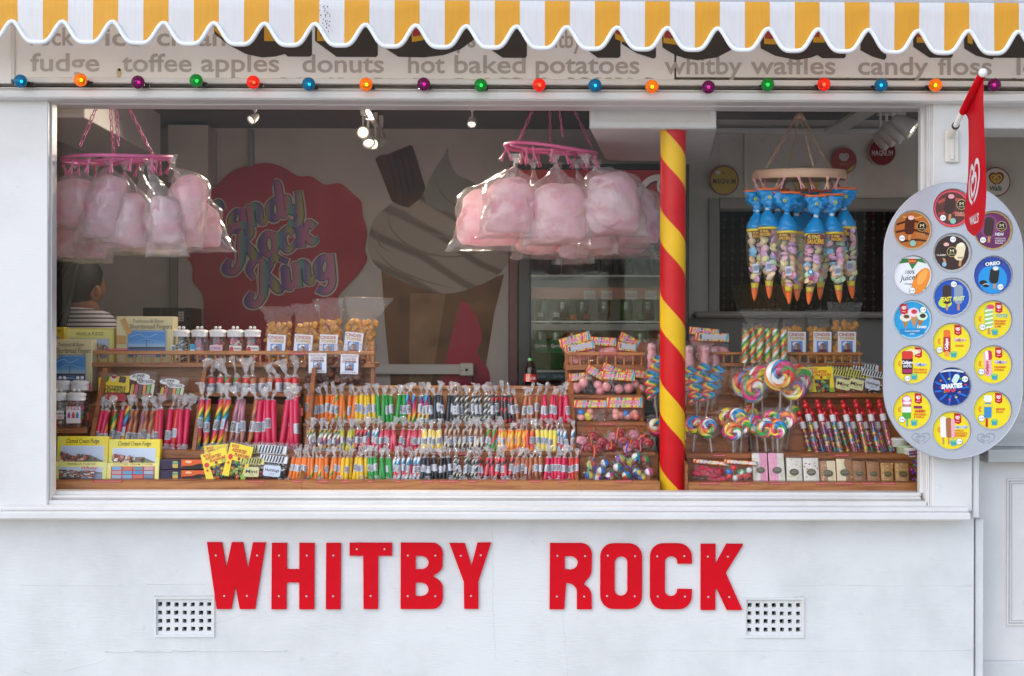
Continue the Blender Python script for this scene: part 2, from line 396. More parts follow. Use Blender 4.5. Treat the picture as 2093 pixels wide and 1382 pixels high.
def pic_town(cx, cz, w, h, seed=1):
    r = random.Random(seed); o = [('r', cx, cz, w, h, 0, 0, '#c9d4e6'), ('p', [(cx-w/2, cz-h/2), (cx+w/2, cz-h/2), (cx+w/2, cz+.05*h), (cx+.2*w, cz+.22*h), (cx-.2*w, cz+.2*h), (cx-w/2, cz+.3*h)], '#7d7a68'),
                               ('p', [(cx-.1*w, cz-h/2), (cx+w/2, cz-h/2), (cx+w/2, cz-.05*h), (cx+.15*w, cz-.12*h)], '#8d9cb8')]
    for i in range(80):
        u = r.random()**1.3; x = cx-w*.48+u*w*.8; z = cz+h*(.27-.5*r.random()**1.3-.12*u)
        o.append(('r', x, z, w*r.uniform(.04, .085), h*r.uniform(.06, .12), 0, 0, r.choice(['#b5564a', '#c06a5a', '#d9c9b8', '#e8e0d6', '#8a4438', '#5d5450', '#c98f7a'])))
    o += [('r', cx+.15*w, cz-.2*h, w*.55, h*.025, 0, -.05, '#c23a3a'), ('r', cx-.2*w, cz-.42*h, w*.5, h*.08, 0, .03, '#4a4440')]
    return o
def pic_ship(cx, cz, w, h):
    return [('r', cx, cz, w, h, 0, 0, '#5f8fd0'), ('e', cx-.1*w, cz+.25*h, .3*w, .2*h, '#dfe8f4'), ('e', cx+.05*w, cz+.05*h, .28*w, .3*h, '#8a6a66'), ('e', cx-.12*w, cz-.05*h, .16*w, .26*h, '#b59a90'),
            ('p', [(cx-.4*w, cz-.2*h), (cx+.42*w, cz-.2*h), (cx+.3*w, cz-.38*h), (cx-.3*w, cz-.38*h)], '#7a2c2c'), ('r', cx, cz-.44*h, w, .12*h, 0, 0, '#2c3f66'), ('r', cx+.02*w, cz+.1*h, .03*w, .75*h, 0, 0, '#4a3a38')]
# ================================================================== SETTING
b = B(); b.box(-40, 40, -45, 45, -.3, 0, M('#8d877f', .8, var=.15, bump=.5, scale=3)); link('ground', b.mesh('ground'), kind='structure')
GY = -60
b = B(); b.box(-12, 12, -9, .0, .004, .02, M('#c4beb5', .75, var=.15, bump=.6, scale=9)); link('pavement', b.mesh('pavement'), kind='structure')
# ---- the shop itself
shop = Thing('shop_building', 'white painted seaside sweet shop front with a big display window', 'building', 1046, 691+1.55/S(0), 0)
so_ = shop.o; so_.location = (0, 0, 0)
def W_(name, x0, y0, x1, y1, Y, dep, mat=WHITE, c=.003, parent=None): return pbox(name, x0, y0, x1, y1, Y, dep, mat, parent or so_, c)
FLOOR = 1.55+(691-1450)*S(0)   # inner floor level
# stall riser with two openings for the air bricks
def wall_holes(name, x0, y0, x1, y1, Y, dep, holes, mat):
    xs = sorted({x0, x1, *[h[0] for h in holes], *[h[2] for h in holes]}); ys = sorted({y0, y1, *[h[1] for h in holes], *[h[3] for h in holes]})
    k = S(Y); bb = B(); mx, my = (x0+x1)/2, (y0+y1)/2
    X = lambda x: (x-mx)*k
    Z = lambda y: (my-y)*k
    inh = lambda x, y: any(h[0] < x < h[2] and h[1] < y < h[3] for h in holes)
    for i in range(len(xs)-1):
        for j in range(len(ys)-1):
            a, c_, d, e = xs[i], xs[i+1], ys[j], ys[j+1]
            if inh((a+c_)/2, (d+e)/2):
                for q in (((a, d), (c_, d)), ((c_, d), (c_, e)), ((c_, e), (a, e)), ((a, e), (a, d))):
                    bb.add([(X(q[0][0]), 0, Z(q[0][1])), (X(q[1][0]), 0, Z(q[1][1])), (X(q[1][0]), dep, Z(q[1][1])), (X(q[0][0]), dep, Z(q[0][1]))], [(0, 1, 2, 3)], mat)
            else: bb.add([(X(a), 0, Z(d)), (X(c_), 0, Z(d)), (X(c_), 0, Z(e)), (X(a), 0, Z(e))], [(0, 1, 2, 3)], mat)
    return link(name, bb.mesh(name), so_, P(mx, my, Y))
AB = [(318, 1222, 436, 1300), (1523, 1223, 1641, 1302)]
wall_holes('stall_riser', -900, 1040, 1992, 1680, 0, .1, AB, WALLP)
W_('inner_lining', -700, 1010, 2000, 1680, .11, .05, INNER, 0)
W_('corner_post', 1992.3, 1061, 2010.5, 1680, .012, .1, WALLP)
for i, a in enumerate(AB):
    k = S(0); cx, cy_ = (a[0]+a[2])/2, (a[1]+a[3])/2; bb = B(); mt = WALLP
    xs = [(-50+i_*16.67) for i_ in range(7)]; zs = [(-25+j*16.67) for j in range(4)]
    hw = 5.7; holes = [ell(x+RN.uniform(-.5, .5), z+RN.uniform(-.5, .5), hw*RN.uniform(.95, 1.15), hw*RN.uniform(.95, 1.15), pi/4+RN.uniform(-.1, .1), 4) for x in xs for z in zs]
    bb.shape([[(-59, -39), (59, -39), (59, 39), (-59, 39)]]+holes, 2, 22, mt)
    bb.shape([[(-61.5, -41), (61.5, -41), (61.5, 42), (-61.5, 42)], [(-57, -36), (57, -36), (57, 37), (-57, 37)]], -3, 4, mt)
    ab = link('air_brick', bb.mesh('air_brick', k), so_, P(cx, cy_, 0))
    cv = B(); cv.box(-59, 59, 60, 61, -39, 39, M('#2c2622', .9)); link('cavity', cv.mesh('cavity', k), ab)
# relief of old render: ridges and hairline cracks
def ridge(pts, r, name='render_ridge'):
    bb = B(); k = S(0); bb.tube([(x-pts[0][0], 0, pts[0][1]-y) for x, y in pts], [r*RN.uniform(.5, 1.1) for _ in pts], WALLP, 6, flat=.5); link(name, bb.mesh(name, k), so_, P(*pts[0], 0))
def wob(x0, y0, x1, y1, n, a): return [(x0+(x1-x0)*i/n+RN.uniform(-a, a), y0+(y1-y0)*i/n+RN.uniform(-a, a)) for i in range(n+1)]
ridge(wob(40, 1196, 250, 1197, 14, .5), 1.1); ridge(wob(300, 1194, 420, 1195, 8, .5), 1.); ridge(wob(215, 1333, 585, 1330, 26, 1.), 1.7); ridge(wob(275, 1331, 400, 1330, 12, 2.5), 2.)
ridge(wob(1400, 1330, 1990, 1329, 30, .5), 1.1); ridge(wob(1270, 1331, 1395, 1329, 8, .4), .8); ridge(wob(1600, 1196, 1985, 1197, 16, .4), .9)
ridge(wob(130, 1372, 215, 1350, 8, 1.2), 1.); ridge(wob(30, 1367, 60, 1376, 5, 2.), 1.2); ridge(wob(316, 1218, 436, 1217, 10, .7), 1.6); ridge(wob(1521, 1221, 1641, 1219, 10, .7), 1.6)
def crack(pts):
    bb = B(); k = S(0); bb.stroke([(x-pts[0][0], pts[0][1]-y, RN.uniform(.4, 1.2)) for x, y in pts], .8, -.3, M('#bfc0c1', .8)); link('crack', bb.mesh('crack', k), so_, P(*pts[0], 0))
crack(wob(1007, 1085, 1009, 1200, 12, 1.2)+wob(1006, 1205, 1014, 1350, 14, 1.4)); crack(wob(1150, 1246, 1161, 1380, 16, 1.3)); crack(wob(440, 1276, 502, 1255, 9, 1.5)); crack(wob(1085, 1105, 1098, 1118, 4, 1.)); crack(wob(1895, 1140, 1909, 1143, 3, .6))
# sill and bottom rails of the window
W_('window_sill', -900, 1047, 1988, 1063, -.10, .2, WHITE, .005)
W_('sill_step', 2, 1036.5, 1985, 1046.2, -.075, .17, WHITE, .004)
W_('sill_riser', 100, 1024, 1897, 1036, -.02, .11, WHITE, .002)
W_('bottom_rail', 106, 1014.5, 1886, 1023.5, .0, .09, WHITE, .004)
W_('bottom_rail', 106, 1006, 1886, 1014, .025, .07, WHITE, .003)
W_('glazing_bead', 108, 1016.5, 1884, 1019.5, -.006, .03, WHITE, .002)
# pilasters
W_('pilaster', -900, 203, 94, 1046, -.03, .07, WHITE)
for x in (96.5, 100.5, 104): W_('pilaster_moulding', x-1.7, 206, x+1.7, 1037 if x < 103 else 1030, -.022+.012*(x > 99), .05, WHITE, .002)
W_('window_jamb', 106, 213, 109, 1010, .035, .02, WHITE, .002)
W_('pilaster', 1906, 203, 1989, 1046, -.03, .07, WHITE)
W_('pilaster_edge', 1990, 203, 2003, 1060, -.02, .3, WHITE, .003)
for x in (1895.5, 1899.5, 1903.5): W_('pilaster_moulding', x-1.7, 206, x+1.7, 1037 if x > 1897 else 1030, -.01-.012*(x > 1897), .05, WHITE, .002)
W_('window_jamb', 1881.5, 213, 1893, 1010, .02, .035, WHITE, .003)
# head of the window, cornice, light rail, fascia
W_('window_head', 104, 207, 1896, 216.5, .02, .04, WHITE, .002)
W_('cornice', -900, 186, 2700, 205, -.07, .2, WHITE, .005)
W_('cornice_lip', -900, 181.5, 2700, 186, -.05, .18, WHITE, .003)
W_('cornice_bead', -900, 199.5, 2700, 202.5, -.078, .03, WHITE, .003)
W_('rain_gap', 30, 177, 2700, 181, -.025, .1, M('#857c72', .8, var=.4, scale=20), 0)
rail = W_('light_rail', 30, 162.5, 2700, 174.5, -.05, .1, paint_mat('rail_paint', '#dcd6cf', '#c9c0b6', .15, .4), .003)
FASC = paint_mat('fascia_panel_vinyl', '#efecea', '#e6e2df', .03, .4)
for x0, x1 in ((30.5, 1379), (1380.2, 2700)): W_('fascia_panel', x0, -260, x1, 161, -.02, .1, FASC, .001)
W_('fascia_return', -900, -260, 20, 168, -.01, .1, FASC, .001); W_('fascia_joint', 21, 50, 30, 162, -.028, .1, WHITE, .002)
W_('upper_wall', -900, -900, 2700, -261, .0, .3, WALLP, 0)
# fittings dirt on the rail: clips of the lamps
# ---- lettering on the fascia
GREYL = M('#b3aaa4', .4)
def word(t, x0, x1, base, par=so_, Y=-.0205):
    v, f, a0, a1, b0, b1 = text_geo(t, .014, 0, 4); k = S(Y); sx = (x1-x0)/(a1-a0); sz = 38/.73
    bb = B(); bb.add([((a[0]-a0)*sx, 0, a[1]*sz) for a in v], f, GREYL); link('lettering', bb.mesh('lettering', k), par, P(x0, base, Y-.0008))
for t, x0, x1, bs in (('fudge', 62, 202, 145), ('toffee', 249, 391, 146), ('apples', 411, 570, 146), ('donuts', 618, 784, 147.5), ('hot', 834, 909, 149), ('baked', 929, 1074, 149), ('potatoes', 1095, 1307, 149.5), ('whitby', 1358, 1517, 151), ('waffles', 1534, 1708, 151), ('candy', 1754, 1898, 152), ('floss', 1917, 2028, 152.5), ('lollies', 2078, 2230, 153),
                      ('rock', 62, 150, 92), ('ice', 215, 290, 93), ('cream', 321, 478, 93), ('chips', 880, 972, 96), ('whitby', 1085, 1190, 97)): word(t, x0, x1, bs)
# big three-colour name, mostly behind the awning: black block shade, yellow edge, red face
BLK, YEL, RDL = M('#3a3432', .4), M('#dca52c', .4), M('#a8363c', .4)
SH = [[(430, -60), (438, 69), (468, 92), (502, 110), (535, 117), (562, 115), (582, 110), (588, 115), (633, 115), (637, 111), (637, -60)], [(644, -60), (644, 84), (688, 116), (769, 116), (772, 112), (772, -60)],
      [(776, -60), (776, 91), (814, 116), (867, 117), (907, 112), (941, 100), (969, 80), (972, -60)], [(986, -60), (1004, 102), (1028, 118), (1074, 118), (1077, 114), (1077, -60)], [(1176, -60), (1177, 85), (1222, 118), (1265, 118), (1268.5, 114), (1268.5, -60)],
      [(1271, -60), (1271, 90), (1302, 109), (1337, 120), (1341, 116), (1341, -60)], [(1350, -60), (1354, 97), (1379, 112), (1400, 119), (1426, 123), (1466, 117), (1498, 100), (1505, -60)],
      [(1545, -60), (1555, 99), (1585, 114), (1628, 122.5), (1658, 117.5), (1671, 112), (1681, 118.5), (1726, 118.5), (1729.5, 115), (1729.5, -60)], [(1757, -60), (1759, 103), (1784, 116), (1808, 122.5), (1812, 118), (1812, -60)],
      [(1860, -60), (1867, 96), (1900, 118), (1945, 118), (1948, 114), (1948, -60)], [(1965, -60), (1971, 99), (1996, 114), (2029, 121.5), (2032, 118), (2140, 118), (2140, -60)]]
YL = [[(433, -60), (438, 62), (453, 76), (472, 85), (472, -60)], [(540, -60), (540, 84), (566, 84), (566, -60)], [(648, -60), (648, 84), (700, 84), (700, -60)], [(835, -60), (842, 86), (866, 82), (880, -60)], [(1240, -60), (1258, 80), (1280, 88), (1280, -60)],
      [(1354, -60), (1356, 88), (1386, 92), (1388, -60)], [(1558, -60), (1562, 90), (1592, 91), (1592, -60)], [(1660, -60), (1662, 87), (1686, 87), (1686, -60)], [(1870, -60), (1874, 87), (1898, 88), (1898, -60)], [(1976, -60), (1978, 88), (1988, 91), (1996, -60)]]
RL = [[(436, -60), (442, 56), (454, 66), (466, 70), (466, -60)], [(655, -60), (655, 74), (690, 74), (690, -60)], [(838, -60), (844, 75), (866, 71), (876, -60)], [(1244, -60), (1258, 68), (1278, 76), (1278, -60)], [(1357, -60), (1358, 77), (1384, 80), (1386, -60)],
      [(1561, -60), (1564, 79), (1590, 80), (1590, -60)], [(1660, -60), (1662, 76), (1675, 76), (1675, -60)], [(1871, -60), (1874, 76), (1896, 77), (1896, -60)]]
for nm, lst, mt, dy in (('letter_shade', SH, BLK, .0016), ('letter_edge', YL, YEL, .0026), ('letter_face', RL, RDL, .0036)):
    for pl in lst:
        k = S(-.02); x0, y0 = pl[0][0], 60; bb = B(); bb.poly([(x-x0, y0-y) for x, y in pl], 0, mt); link(nm, bb.mesh(nm, k), so_, P(x0, y0, -.02-dy))
# rust spot and grime on the fascia
bb = B(); bb.poly(ell(0, 0, 3.2, 3, 0, 10), -.1, M('#5a3a1c', .9)); bb.poly(ell(-1, -6, 5, 10, 0, 12), 0, M('#cbb998', .8)); link('rust_spot', bb.mesh('rust_spot', S(-.02)), so_, P(244, 143, -.0225))
gr = M('#97897a', .9, var=.5, scale=30)
for i in range(60):
    x = RN.uniform(40, 2080); yb = 160.5; bb = B(); bb.poly([(-RN.uniform(3, 14), 0), (RN.uniform(3, 14), 0), (RN.uniform(1, 8), RN.uniform(.6, 1.8)), (-RN.uniform(1, 7), RN.uniform(.6, 2.2))], 0, gr); link('grime', bb.mesh('grime', S(-.02)), so_, P(x, yb, -.0222-.00002*i))
# ---- the service hatch on the right
W_('hatch_head', 2004, 205, 2700, 264, .03, .2, WHITE, .003)
W_('hatch_panel', 1970, 930, 2700, 1680, .12, .06, WHITE, .002)
fr = B(); k = S(.12)
for q, (d, t) in enumerate(((0, 3), (6, 2.2), (10, 1.6))): fr.shape([[(-90+d, -150+d), (300-d, -150+d), (300-d, 150-d), (-90+d, 150-d)], [(-90+d+t, -150+d+t), (300-d-t, -150+d+t), (300-d-t, 150-d-t), (-90+d+t, 150-d-t)]], -5+q, 3, WHITE)
link('panel_moulding', fr.mesh('panel_moulding', k), so_, P(2146, 1128, .12))
W_('hatch_plinth', 1970, 1352, 2700, 1680, .1, .05, WALLP, .004)
STEEL = M('#bdbbb8', .45, .75, var=.15, scale=6, stretch=(1, 8, 8))
ct = Thing('steel_counter', 'brushed steel counter in the service hatch right of the window', 'counter', 2200, 930, .05)
bb = B(); bb.box(-183, 400, -3, 300, -16, 12, STEEL, 1.5); ct.part('top', bb); bb = B(); bb.box(-178, 400, 60, 70, 12, 110, STEEL, 1); ct.part('splashback', bb)
# ---- inside the shop
RW = (P(20, 691, 1.9).x, P(2560, 691, 1.9).x)
CE = P(1046, 264, 1.9).z
def room(name, x0, x1, y0, y1, z0, z1, mat=INNER):
    bb = B(); bb.box(x0, x1, y0, y1, z0, z1, mat); return link(name, bb.mesh(name), None, kind='structure')
room('floor', RW[0]-.2, RW[1]+.2, .16, 2.3, FLOOR-.1, FLOOR, M('#6d665f', .6, var=.2, scale=4))
room('ceiling', RW[0]-.2, RW[1]+.2, .062, 2.3, CE, CE+.1, M('#7d766f', .7))
room('wall_back', RW[0]-.2, P(1404, 691, 1.9).x, 1.9, 2.0, FLOOR, CE)
room('wall_left', RW[0]-.1, RW[0], .062, 1.899, FLOOR, CE); room('wall_right', RW[1], RW[1]+.1, .062, 2.2, FLOOR, CE)
XB = P(1404, 691, 1.6).x
room('wall_partition', XB-.04, XB, 1.6, 1.899, FLOOR, CE)
# the right part of the back wall, with a hatch to the kitchen
hx0, hx1 = P(1470, 691, 1.6).x, P(1872, 691, 1.6).x; hz0, hz1 = P(1600, 637, 1.6).z, P(1600, 428, 1.6).z
room('wall_back_right', XB+.001, hx0, 1.6, 1.7, FLOOR, CE); room('wall_back_right', hx1, RW[1], 1.6, 1.7, FLOOR, CE)
room('wall_back_right', hx0+.001, hx1-.001, 1.6, 1.7, hz1, CE); room('wall_back_right', hx0+.001, hx1-.001, 1.6, 1.7, FLOOR, hz0)
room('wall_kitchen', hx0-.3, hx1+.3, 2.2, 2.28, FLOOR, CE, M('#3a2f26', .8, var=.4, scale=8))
k16 = S(1.6)
def I_(name, x0, y0, x1, y1, Y, dep, mat=INNER, c=.002):
    return pbox(name, x0, y0, x1, y1, Y, dep, mat, so_, c)
GREYP = M('#8e8880', .6)
I_('boxed_beam', 10, 120, 172, 240, .42, 1.1, WHITE, .003); I_('beam_panel', 40, 218, 163, 232, .417, .002, M('#c9c3b4', .5), 0); I_('duct', 343, 255, 425, 372, 1.7, .19); I_('corner_batten', 345, 372, 361, 1100, 1.87, .03, GREYP)
I_('cable_channel', 507, 264, 518, 340, 1.875, .025, M('#8f8d92', .5)); I_('trunking', 764, 745, 968, 765, 1.85, .05, M('#d8d2c4', .5))
I_('hatch_frame', 1449, 405, 1470, 640, 1.58, .02, GREYP); I_('hatch_frame', 1470.5, 405, 1872, 427, 1.58, .02, GREYP); I_('hatch_shelf', 1420, 637, 1880, 649, 1.5, .1, GREYP, .01)
I_('ceiling_trim', 1405, 262, 1900, 272, 1.57, .03, WHITE); I_('wall_batten', 1521, 272, 1532, 405, 1.59, .01, INNER); I_('dado_panel', 1405, 650, 1880, 1000, 1.585, .015, M('#6c6863', .6))
bb = B(); k = S(1.8); bb.box(-14, 14, -12, 2, -13, 13, M('#d9d3c2', .45), 2); bb.sph((0, -12, -1), 3, M('#2a2420', .4)); bb.text('c', -9, -2, 4, 4, -12.3, M('#5a5048')); link('socket', bb.mesh('socket', k), so_, P(954, 755, 1.8))
bb = B(); bb.tube([(0, 0, 0), (0, 0, -60)], 1.6, M('#1c1a19'), 6); link('cable', bb.mesh('cable', k), so_, P(966, 768, 1.82))
# soffit block that the striped pole carries
sf = B(); k = S(.12); sf.box(-130, 130, 0, 12, -1, 60, WHITE, 2)
sf.shape([[(-128, 2), (128, 2), (128, 58), (-128, 58)], [(-116, 13), (116, 13), (116, 48), (-116, 48)]], -2.5, -.2, WHITE)
plan = [(-130, 0), (130, 0), (189, 490), (184, 508), (168, 518), (-15, 518), (-44, 508), (-60, 486)]; n_ = len(plan)
sf.add([(x, y, -.5) for x, y in plan]+[(x, y, 60) for x, y in plan], [tuple(range(n_))]+[(i, (i+1) % n_, n_+(i+1) % n_, n_+i) for i in range(1, n_)], WHITE)
link('soffit_block', sf.mesh('soffit_block', k), so_, P(1335, 262, .12))
# window pane
gp = pbox('window_pane', 109.5, 217.5, 1881, 1005, .044, .004, GLASS, so_)
# ---- striped barber pole
pole = Thing('striped_pole', 'round red pole with yellow spiral stripes between the display stands', 'pole', 1374, 1005, .185)
bb = B(); r = 26.2; Hh = 742; pitch = 175; nu = 28; nz = 70
yel, red = M('#ecb91c', .42, coat=.1, var=.1, scale=14, bump=.2), M('#cc0f18', .42, coat=.1, var=.12, scale=14, bump=.2)
fy = .385
v = []; f = []; cm = []
us = [0]+[fy*i/9 for i in range(1, 10)]+[fy+(1-fy)*i/14 for i in range(1, 14)]
nn = len(us)
for j in range(nz+1):
    z = Hh*j/nz
    for u in us:
        a = 2*pi*u+pi-2*pi*(fy-235/pitch)-2*pi*z/pitch+(.035*noise.noise(Vector((z*.06, u*9, 4))) if u in (0, us[9]) else 0); v.append((r*cos(a), r*sin(a), z))
fa = [[], []]
for j in range(nz):
    for i in range(nn): fa[0 if i < 9 else 1].append((j*nn+i, j*nn+(i+1) % nn, (j+1)*nn+(i+1) % nn, (j+1)*nn+i))
bb.add(v, fa[1], red, True); bb2 = B(); bb2.add([(x*1.004, y*1.004, z) for x, y, z in v], fa[0], yel, True)
pole.part('post', bb); pole.part('stripe', bb2)
# ---- wall letters, screwed on
def arc(cx, cy_, rx, ry, a0, a1, n=8): return [(cx+rx*cos(radians(a0+(a1-a0)*i/n)), cy_-ry*sin(radians(a0+(a1-a0)*i/n))) for i in range(n+1)]
z2 = lambda L, ox: [(ox+x/2.99, 960+y/2.99) for x, y in L]
LT = [('W', [[(423.7, 1108), (454, 1108), (463, 1161), (474, 1108), (496.5, 1108), (507, 1162), (517, 1108.5), (543, 1108.5), (521.7, 1244), (490.6, 1244), (482, 1196), (473.6, 1244), (443.8, 1244)]], [(442, 1135), (526, 1135), (459.5, 1217.5), (505.5, 1217.5)]),
      ('H', [[(556, 1109.5), (586.6, 1109.5), (586.6, 1163), (612, 1163), (612, 1109.5), (643, 1109.5), (642.5, 1244.5), (612, 1244.5), (612, 1190), (586, 1190), (586, 1244.5), (555.5, 1244.5)]], [(571, 1135), (627.5, 1135), (571, 1218), (627, 1218)]),
      ('I', [[(667, 1109.5), (697, 1109.5), (696.5, 1244.5), (666.5, 1244.5)]], [(682, 1135), (681.5, 1218)]),
      ('T', [[(714.7, 1109), (801, 1109), (801, 1135.5), (773, 1135.5), (773, 1244), (743.5, 1244), (742.5, 1135.5), (714.7, 1135.5)]], [(729.7, 1122), (786, 1122), (758, 1217.5)]),
      ('B', [[(819, 1109)]+arc(883, 1131, 22, 22, 90, 0, 6)+arc(877, 1152, 28, 24, 0, -70, 5)[1:]+arc(877, 1202, 28, 24, 70, 0, 5)+arc(883, 1222, 22, 22, 0, -90, 6)+[(819, 1244)], [(849.5, 1135.5), (862, 1135.5)]+arc(862, 1149.5, 14, 13.5, 80, -80, 8)+[(862, 1163), (849.5, 1163)], [(849.5, 1190), (862, 1190)]+arc(862, 1204, 14, 13.7, 80, -80, 8)+[(862, 1218), (849.5, 1218)]], [(833.8, 1135), (890, 1135), (834, 1217.8), (890, 1217.8)]),
      ('Y', [z2([(653, 447), (746, 447), (788, 585), (824, 445), (908, 443), (830, 682), (831, 848), (744, 848), (741, 682)], 700)], [(942, 1135.5), (982.5, 1134.5), (963, 1217.5)]),
      ('R', [[(1123.7, 1109.5)]+arc(1187, 1132, 22.5, 22.5, 90, 0, 6)+arc(1185, 1160, 24.5, 30, 0, -62, 5)[1:]+arc(1179, 1217, 30, 26, 62, 0, 6)+[(1209.4, 1244.5), (1179, 1244.5), (1179, 1210)]+arc(1157, 1209, 22, 18.5, 0, 90, 6)[1:]+[(1153, 1244.5), (1123, 1244.5)], [(1154, 1136), (1167, 1136)]+arc(1167, 1149.7, 13.5, 13.5, 80, -80, 8)+[(1167, 1163.5), (1154, 1163.5)]], [(1139, 1135.5), (1195.5, 1136), (1138, 1218.5), (1194, 1218.5)]),
      ('O', [arc(1285, 1137, 27, 27, 90, 0, 7)+arc(1285, 1217, 27, 27, 0, -90, 7)+arc(1253.5, 1217, 27, 27, -90, -180, 7)+arc(1253.5, 1137, 27, 27, 180, 90, 7), arc(1269, 1149, 13, 12.5, 180, 0, 10)+arc(1269, 1205, 13, 12.5, 0, -180, 10)], [(1242, 1135), (1297.5, 1136), (1240.5, 1217.5), (1297, 1218)]),
      ('C', [[(1384, 1151.5)]+arc(1371, 1147, 12.5, 11, 10, 180, 9)+arc(1371, 1207, 12.5, 11, 180, 350, 9)+[(1384, 1203), (1413.7, 1203.5)]+arc(1386.5, 1217.5, 27, 27, 0, -90, 7)+arc(1355, 1217.5, 27, 27, -90, -180, 7)+arc(1355, 1137, 27, 27, 180, 90, 7)+arc(1386.5, 1137, 27, 27, 90, 0, 7)+[(1413.7, 1151.5)]], [(1342.5, 1136.5), (1398, 1136), (1344, 1218.5), (1399.5, 1218.5)]),
      ('K', [z2([(115, 451), (205, 451), (205, 578), (272, 451), (371, 451), (371, 460), (268, 627), (370, 855), (274, 855), (213, 722), (205, 735), (205, 855), (115, 855)], 1393)], [(1446, 1137), (1487, 1137), (1447, 1219.5), (1490, 1219.5)])]
scr = B(); scr.lathe([(0, 1.4), (1.2, 1.3), (2.0, .9), (2.3, 0)], M('#c9c3bd', .35, .6), 10, T=Matrix.Rotation(pi/2, 4, 'X')); scr.poly(ell(0, 0, .6, .6, 0, 6), -1.5, M('#6a625c', .6)); scr = scr.mesh('screw', S(0))
LW = {'W': 'wide red letter W at the start of the wall sign', 'H': 'red letter H with a crossbar on the white wall', 'I': 'red letter I, a single narrow bar on the wall', 'T': 'red letter T on the white wall below the window', 'B': 'red letter B with two counters on the wall', 'Y': 'red letter Y at the end of the first wall word', 'R': 'red letter R starting the second wall word', 'O': 'red letter O on the white wall', 'C': 'red letter C on the white wall', 'K': 'red letter K beside the right air brick'}
LRED = M('#cc0016', .7, var=.07, scale=14, bump=.12)
for m_ in (LRED, red, yel): m_.node_tree.nodes['Principled BSDF'].inputs['Specular IOR Level'].default_value = .18
for ch, loops, scs in LT:
    x0 = min(p[0] for p in loops[0]); y0 = max(p[1] for p in loops[0])
    t = Thing('wall_letter', LW[ch], 'letter', x0, y0, -.001, 'red letters of the wall sign')
    bb = B(); bb.shape([[(x-x0, y0-y) for x, y in lp] for lp in loops], -5.5, 0, LRED); t.part('face', bb)
    for x, y in scs: link('screw', scr, t.o, ((x-x0)*t.k, -5.3*t.k, (y0-y)*t.k))
# ---- coloured bulbs
BC = {'blue': '#0a7da8', 'orange': '#f0960c', 'purple': '#7a0b5e', 'green': '#0f9a3e', 'red': '#ee3a1c'}
def bulb_mat(c):
    key = 'bulb_'+c
    if key in MC: return MC[key]
    m, n, l, p = newmat(key); n.remove(p); col = lin(BC[c])
    tr = n.new('ShaderNodeBsdfTransparent'); tr.inputs[0].default_value = (*[min(1, x**.6+.02) for x in col], 1)
    df = n.new('ShaderNodeBsdfPrincipled'); df.inputs['Base Color'].default_value = (*col, 1); df.inputs['Roughness'].default_value = .06
    mx = n.new('ShaderNodeMixShader'); mx.inputs[0].default_value = .62
    l.new(tr.outputs[0], mx.inputs[1]); l.new(df.outputs[0], mx.inputs[2]); l.new(mx.outputs[0], n['Material Output'].inputs[0]); MC[key] = m
    return m
BX = [(42, 166, 'blue'), (164.5, 163.5, 'orange'), (282, 168, 'purple'), (401, 165, 'green'), (517.5, 168, 'red'), (631, 172, 'blue'), (748, 172.5, 'orange'), (866, 172, 'purple'), (982.5, 174, 'green'), (1102, 173.5, 'red'), (1216, 174.5, 'blue'), (1332.5, 177, 'orange'), (1448, 178, 'purple'), (1569, 173, 'green'), (1684, 172.5, 'red'), (1801, 174, 'blue'), (1912, 174, 'orange'), (2032, 173.5, 'purple')]
cnt = {}
for i, (x, y, c) in enumerate(BX):
    j = cnt.get(c, 0); cnt[c] = j+1
    t = Thing('light_bulb', f'round {c} light bulb on the rail, {ORD[j]} {c} one from the left', 'light bulb', x, y, -.11, 'coloured bulbs along the fascia')
    bb = B(); bb.sph((0, 0, 0), 13.6, bulb_mat(c), 20, 14); t.part('glass_globe', bb)
    bb = B(); bb.lathe([(4, 8), (4.6, 16), (5.5, 18), (5.5, 38)], M('#1e1c1b', .5), 10, T=Matrix.Rotation(-pi/2, 4, 'X')); bb.box(-11, 8, 30, 38, 2, 5, M('#2a2725', .6), .5); bb.box(4, 15, 30, 37, -4, 3, M('#2a2725', .6), 1); t.part('lamp_holder', bb)
    bb = B(); em = {'blue': '#30d8ff', 'orange': '#ffb020', 'purple': '#ff40b0', 'green': '#60ff70', 'red': '#ff6a40'}[c]; bb.sph((1, 2, 0), 3.1, M(em, .5, emis=18 if c in ('orange', 'red') else 7), 8, 6); t.part('filament', bb)
# ---- striped awning
aw = Thing('awning', 'yellow and white striped shop awning with scalloped white-edged valance', 'awning', 1046, 4, -.3)
def cloth(name, c, ct, sh=.33):
    m, n, l, p = newmat(name); p.inputs['Base Color'].default_value = (*lin(c), 1); p.inputs['Roughness'].default_value = .5
    tr = n.new('ShaderNodeBsdfTranslucent'); tr.inputs[0].default_value = (*lin(ct), 1); mx = n.new('ShaderNodeMixShader'); mx.inputs[0].default_value = sh
    tc = n.new('ShaderNodeTexCoord'); mp = n.new('ShaderNodeMapping'); mp.inputs['Scale'].default_value = (40, 40, 3); nz = n.new('ShaderNodeTexNoise'); nz.inputs['Scale'].default_value = 3; nz.inputs['Detail'].default_value = 6
    l.new(tc.outputs['Object'], mp.inputs[0]); l.new(mp.outputs[0], nz.inputs['Vector'])
    rr = ramp(n, [(.35, tuple(x*.93 for x in lin(c))), (.6, c)], 'LINEAR'); l.new(nz.outputs[0], rr.inputs[0]); l.new(rr.outputs[0], p.inputs['Base Color'])
    l.new(p.outputs[0], mx.inputs[1]); l.new(tr.outputs[0], mx.inputs[2]); l.new(mx.outputs[0], n['Material Output'].inputs[0]); return m
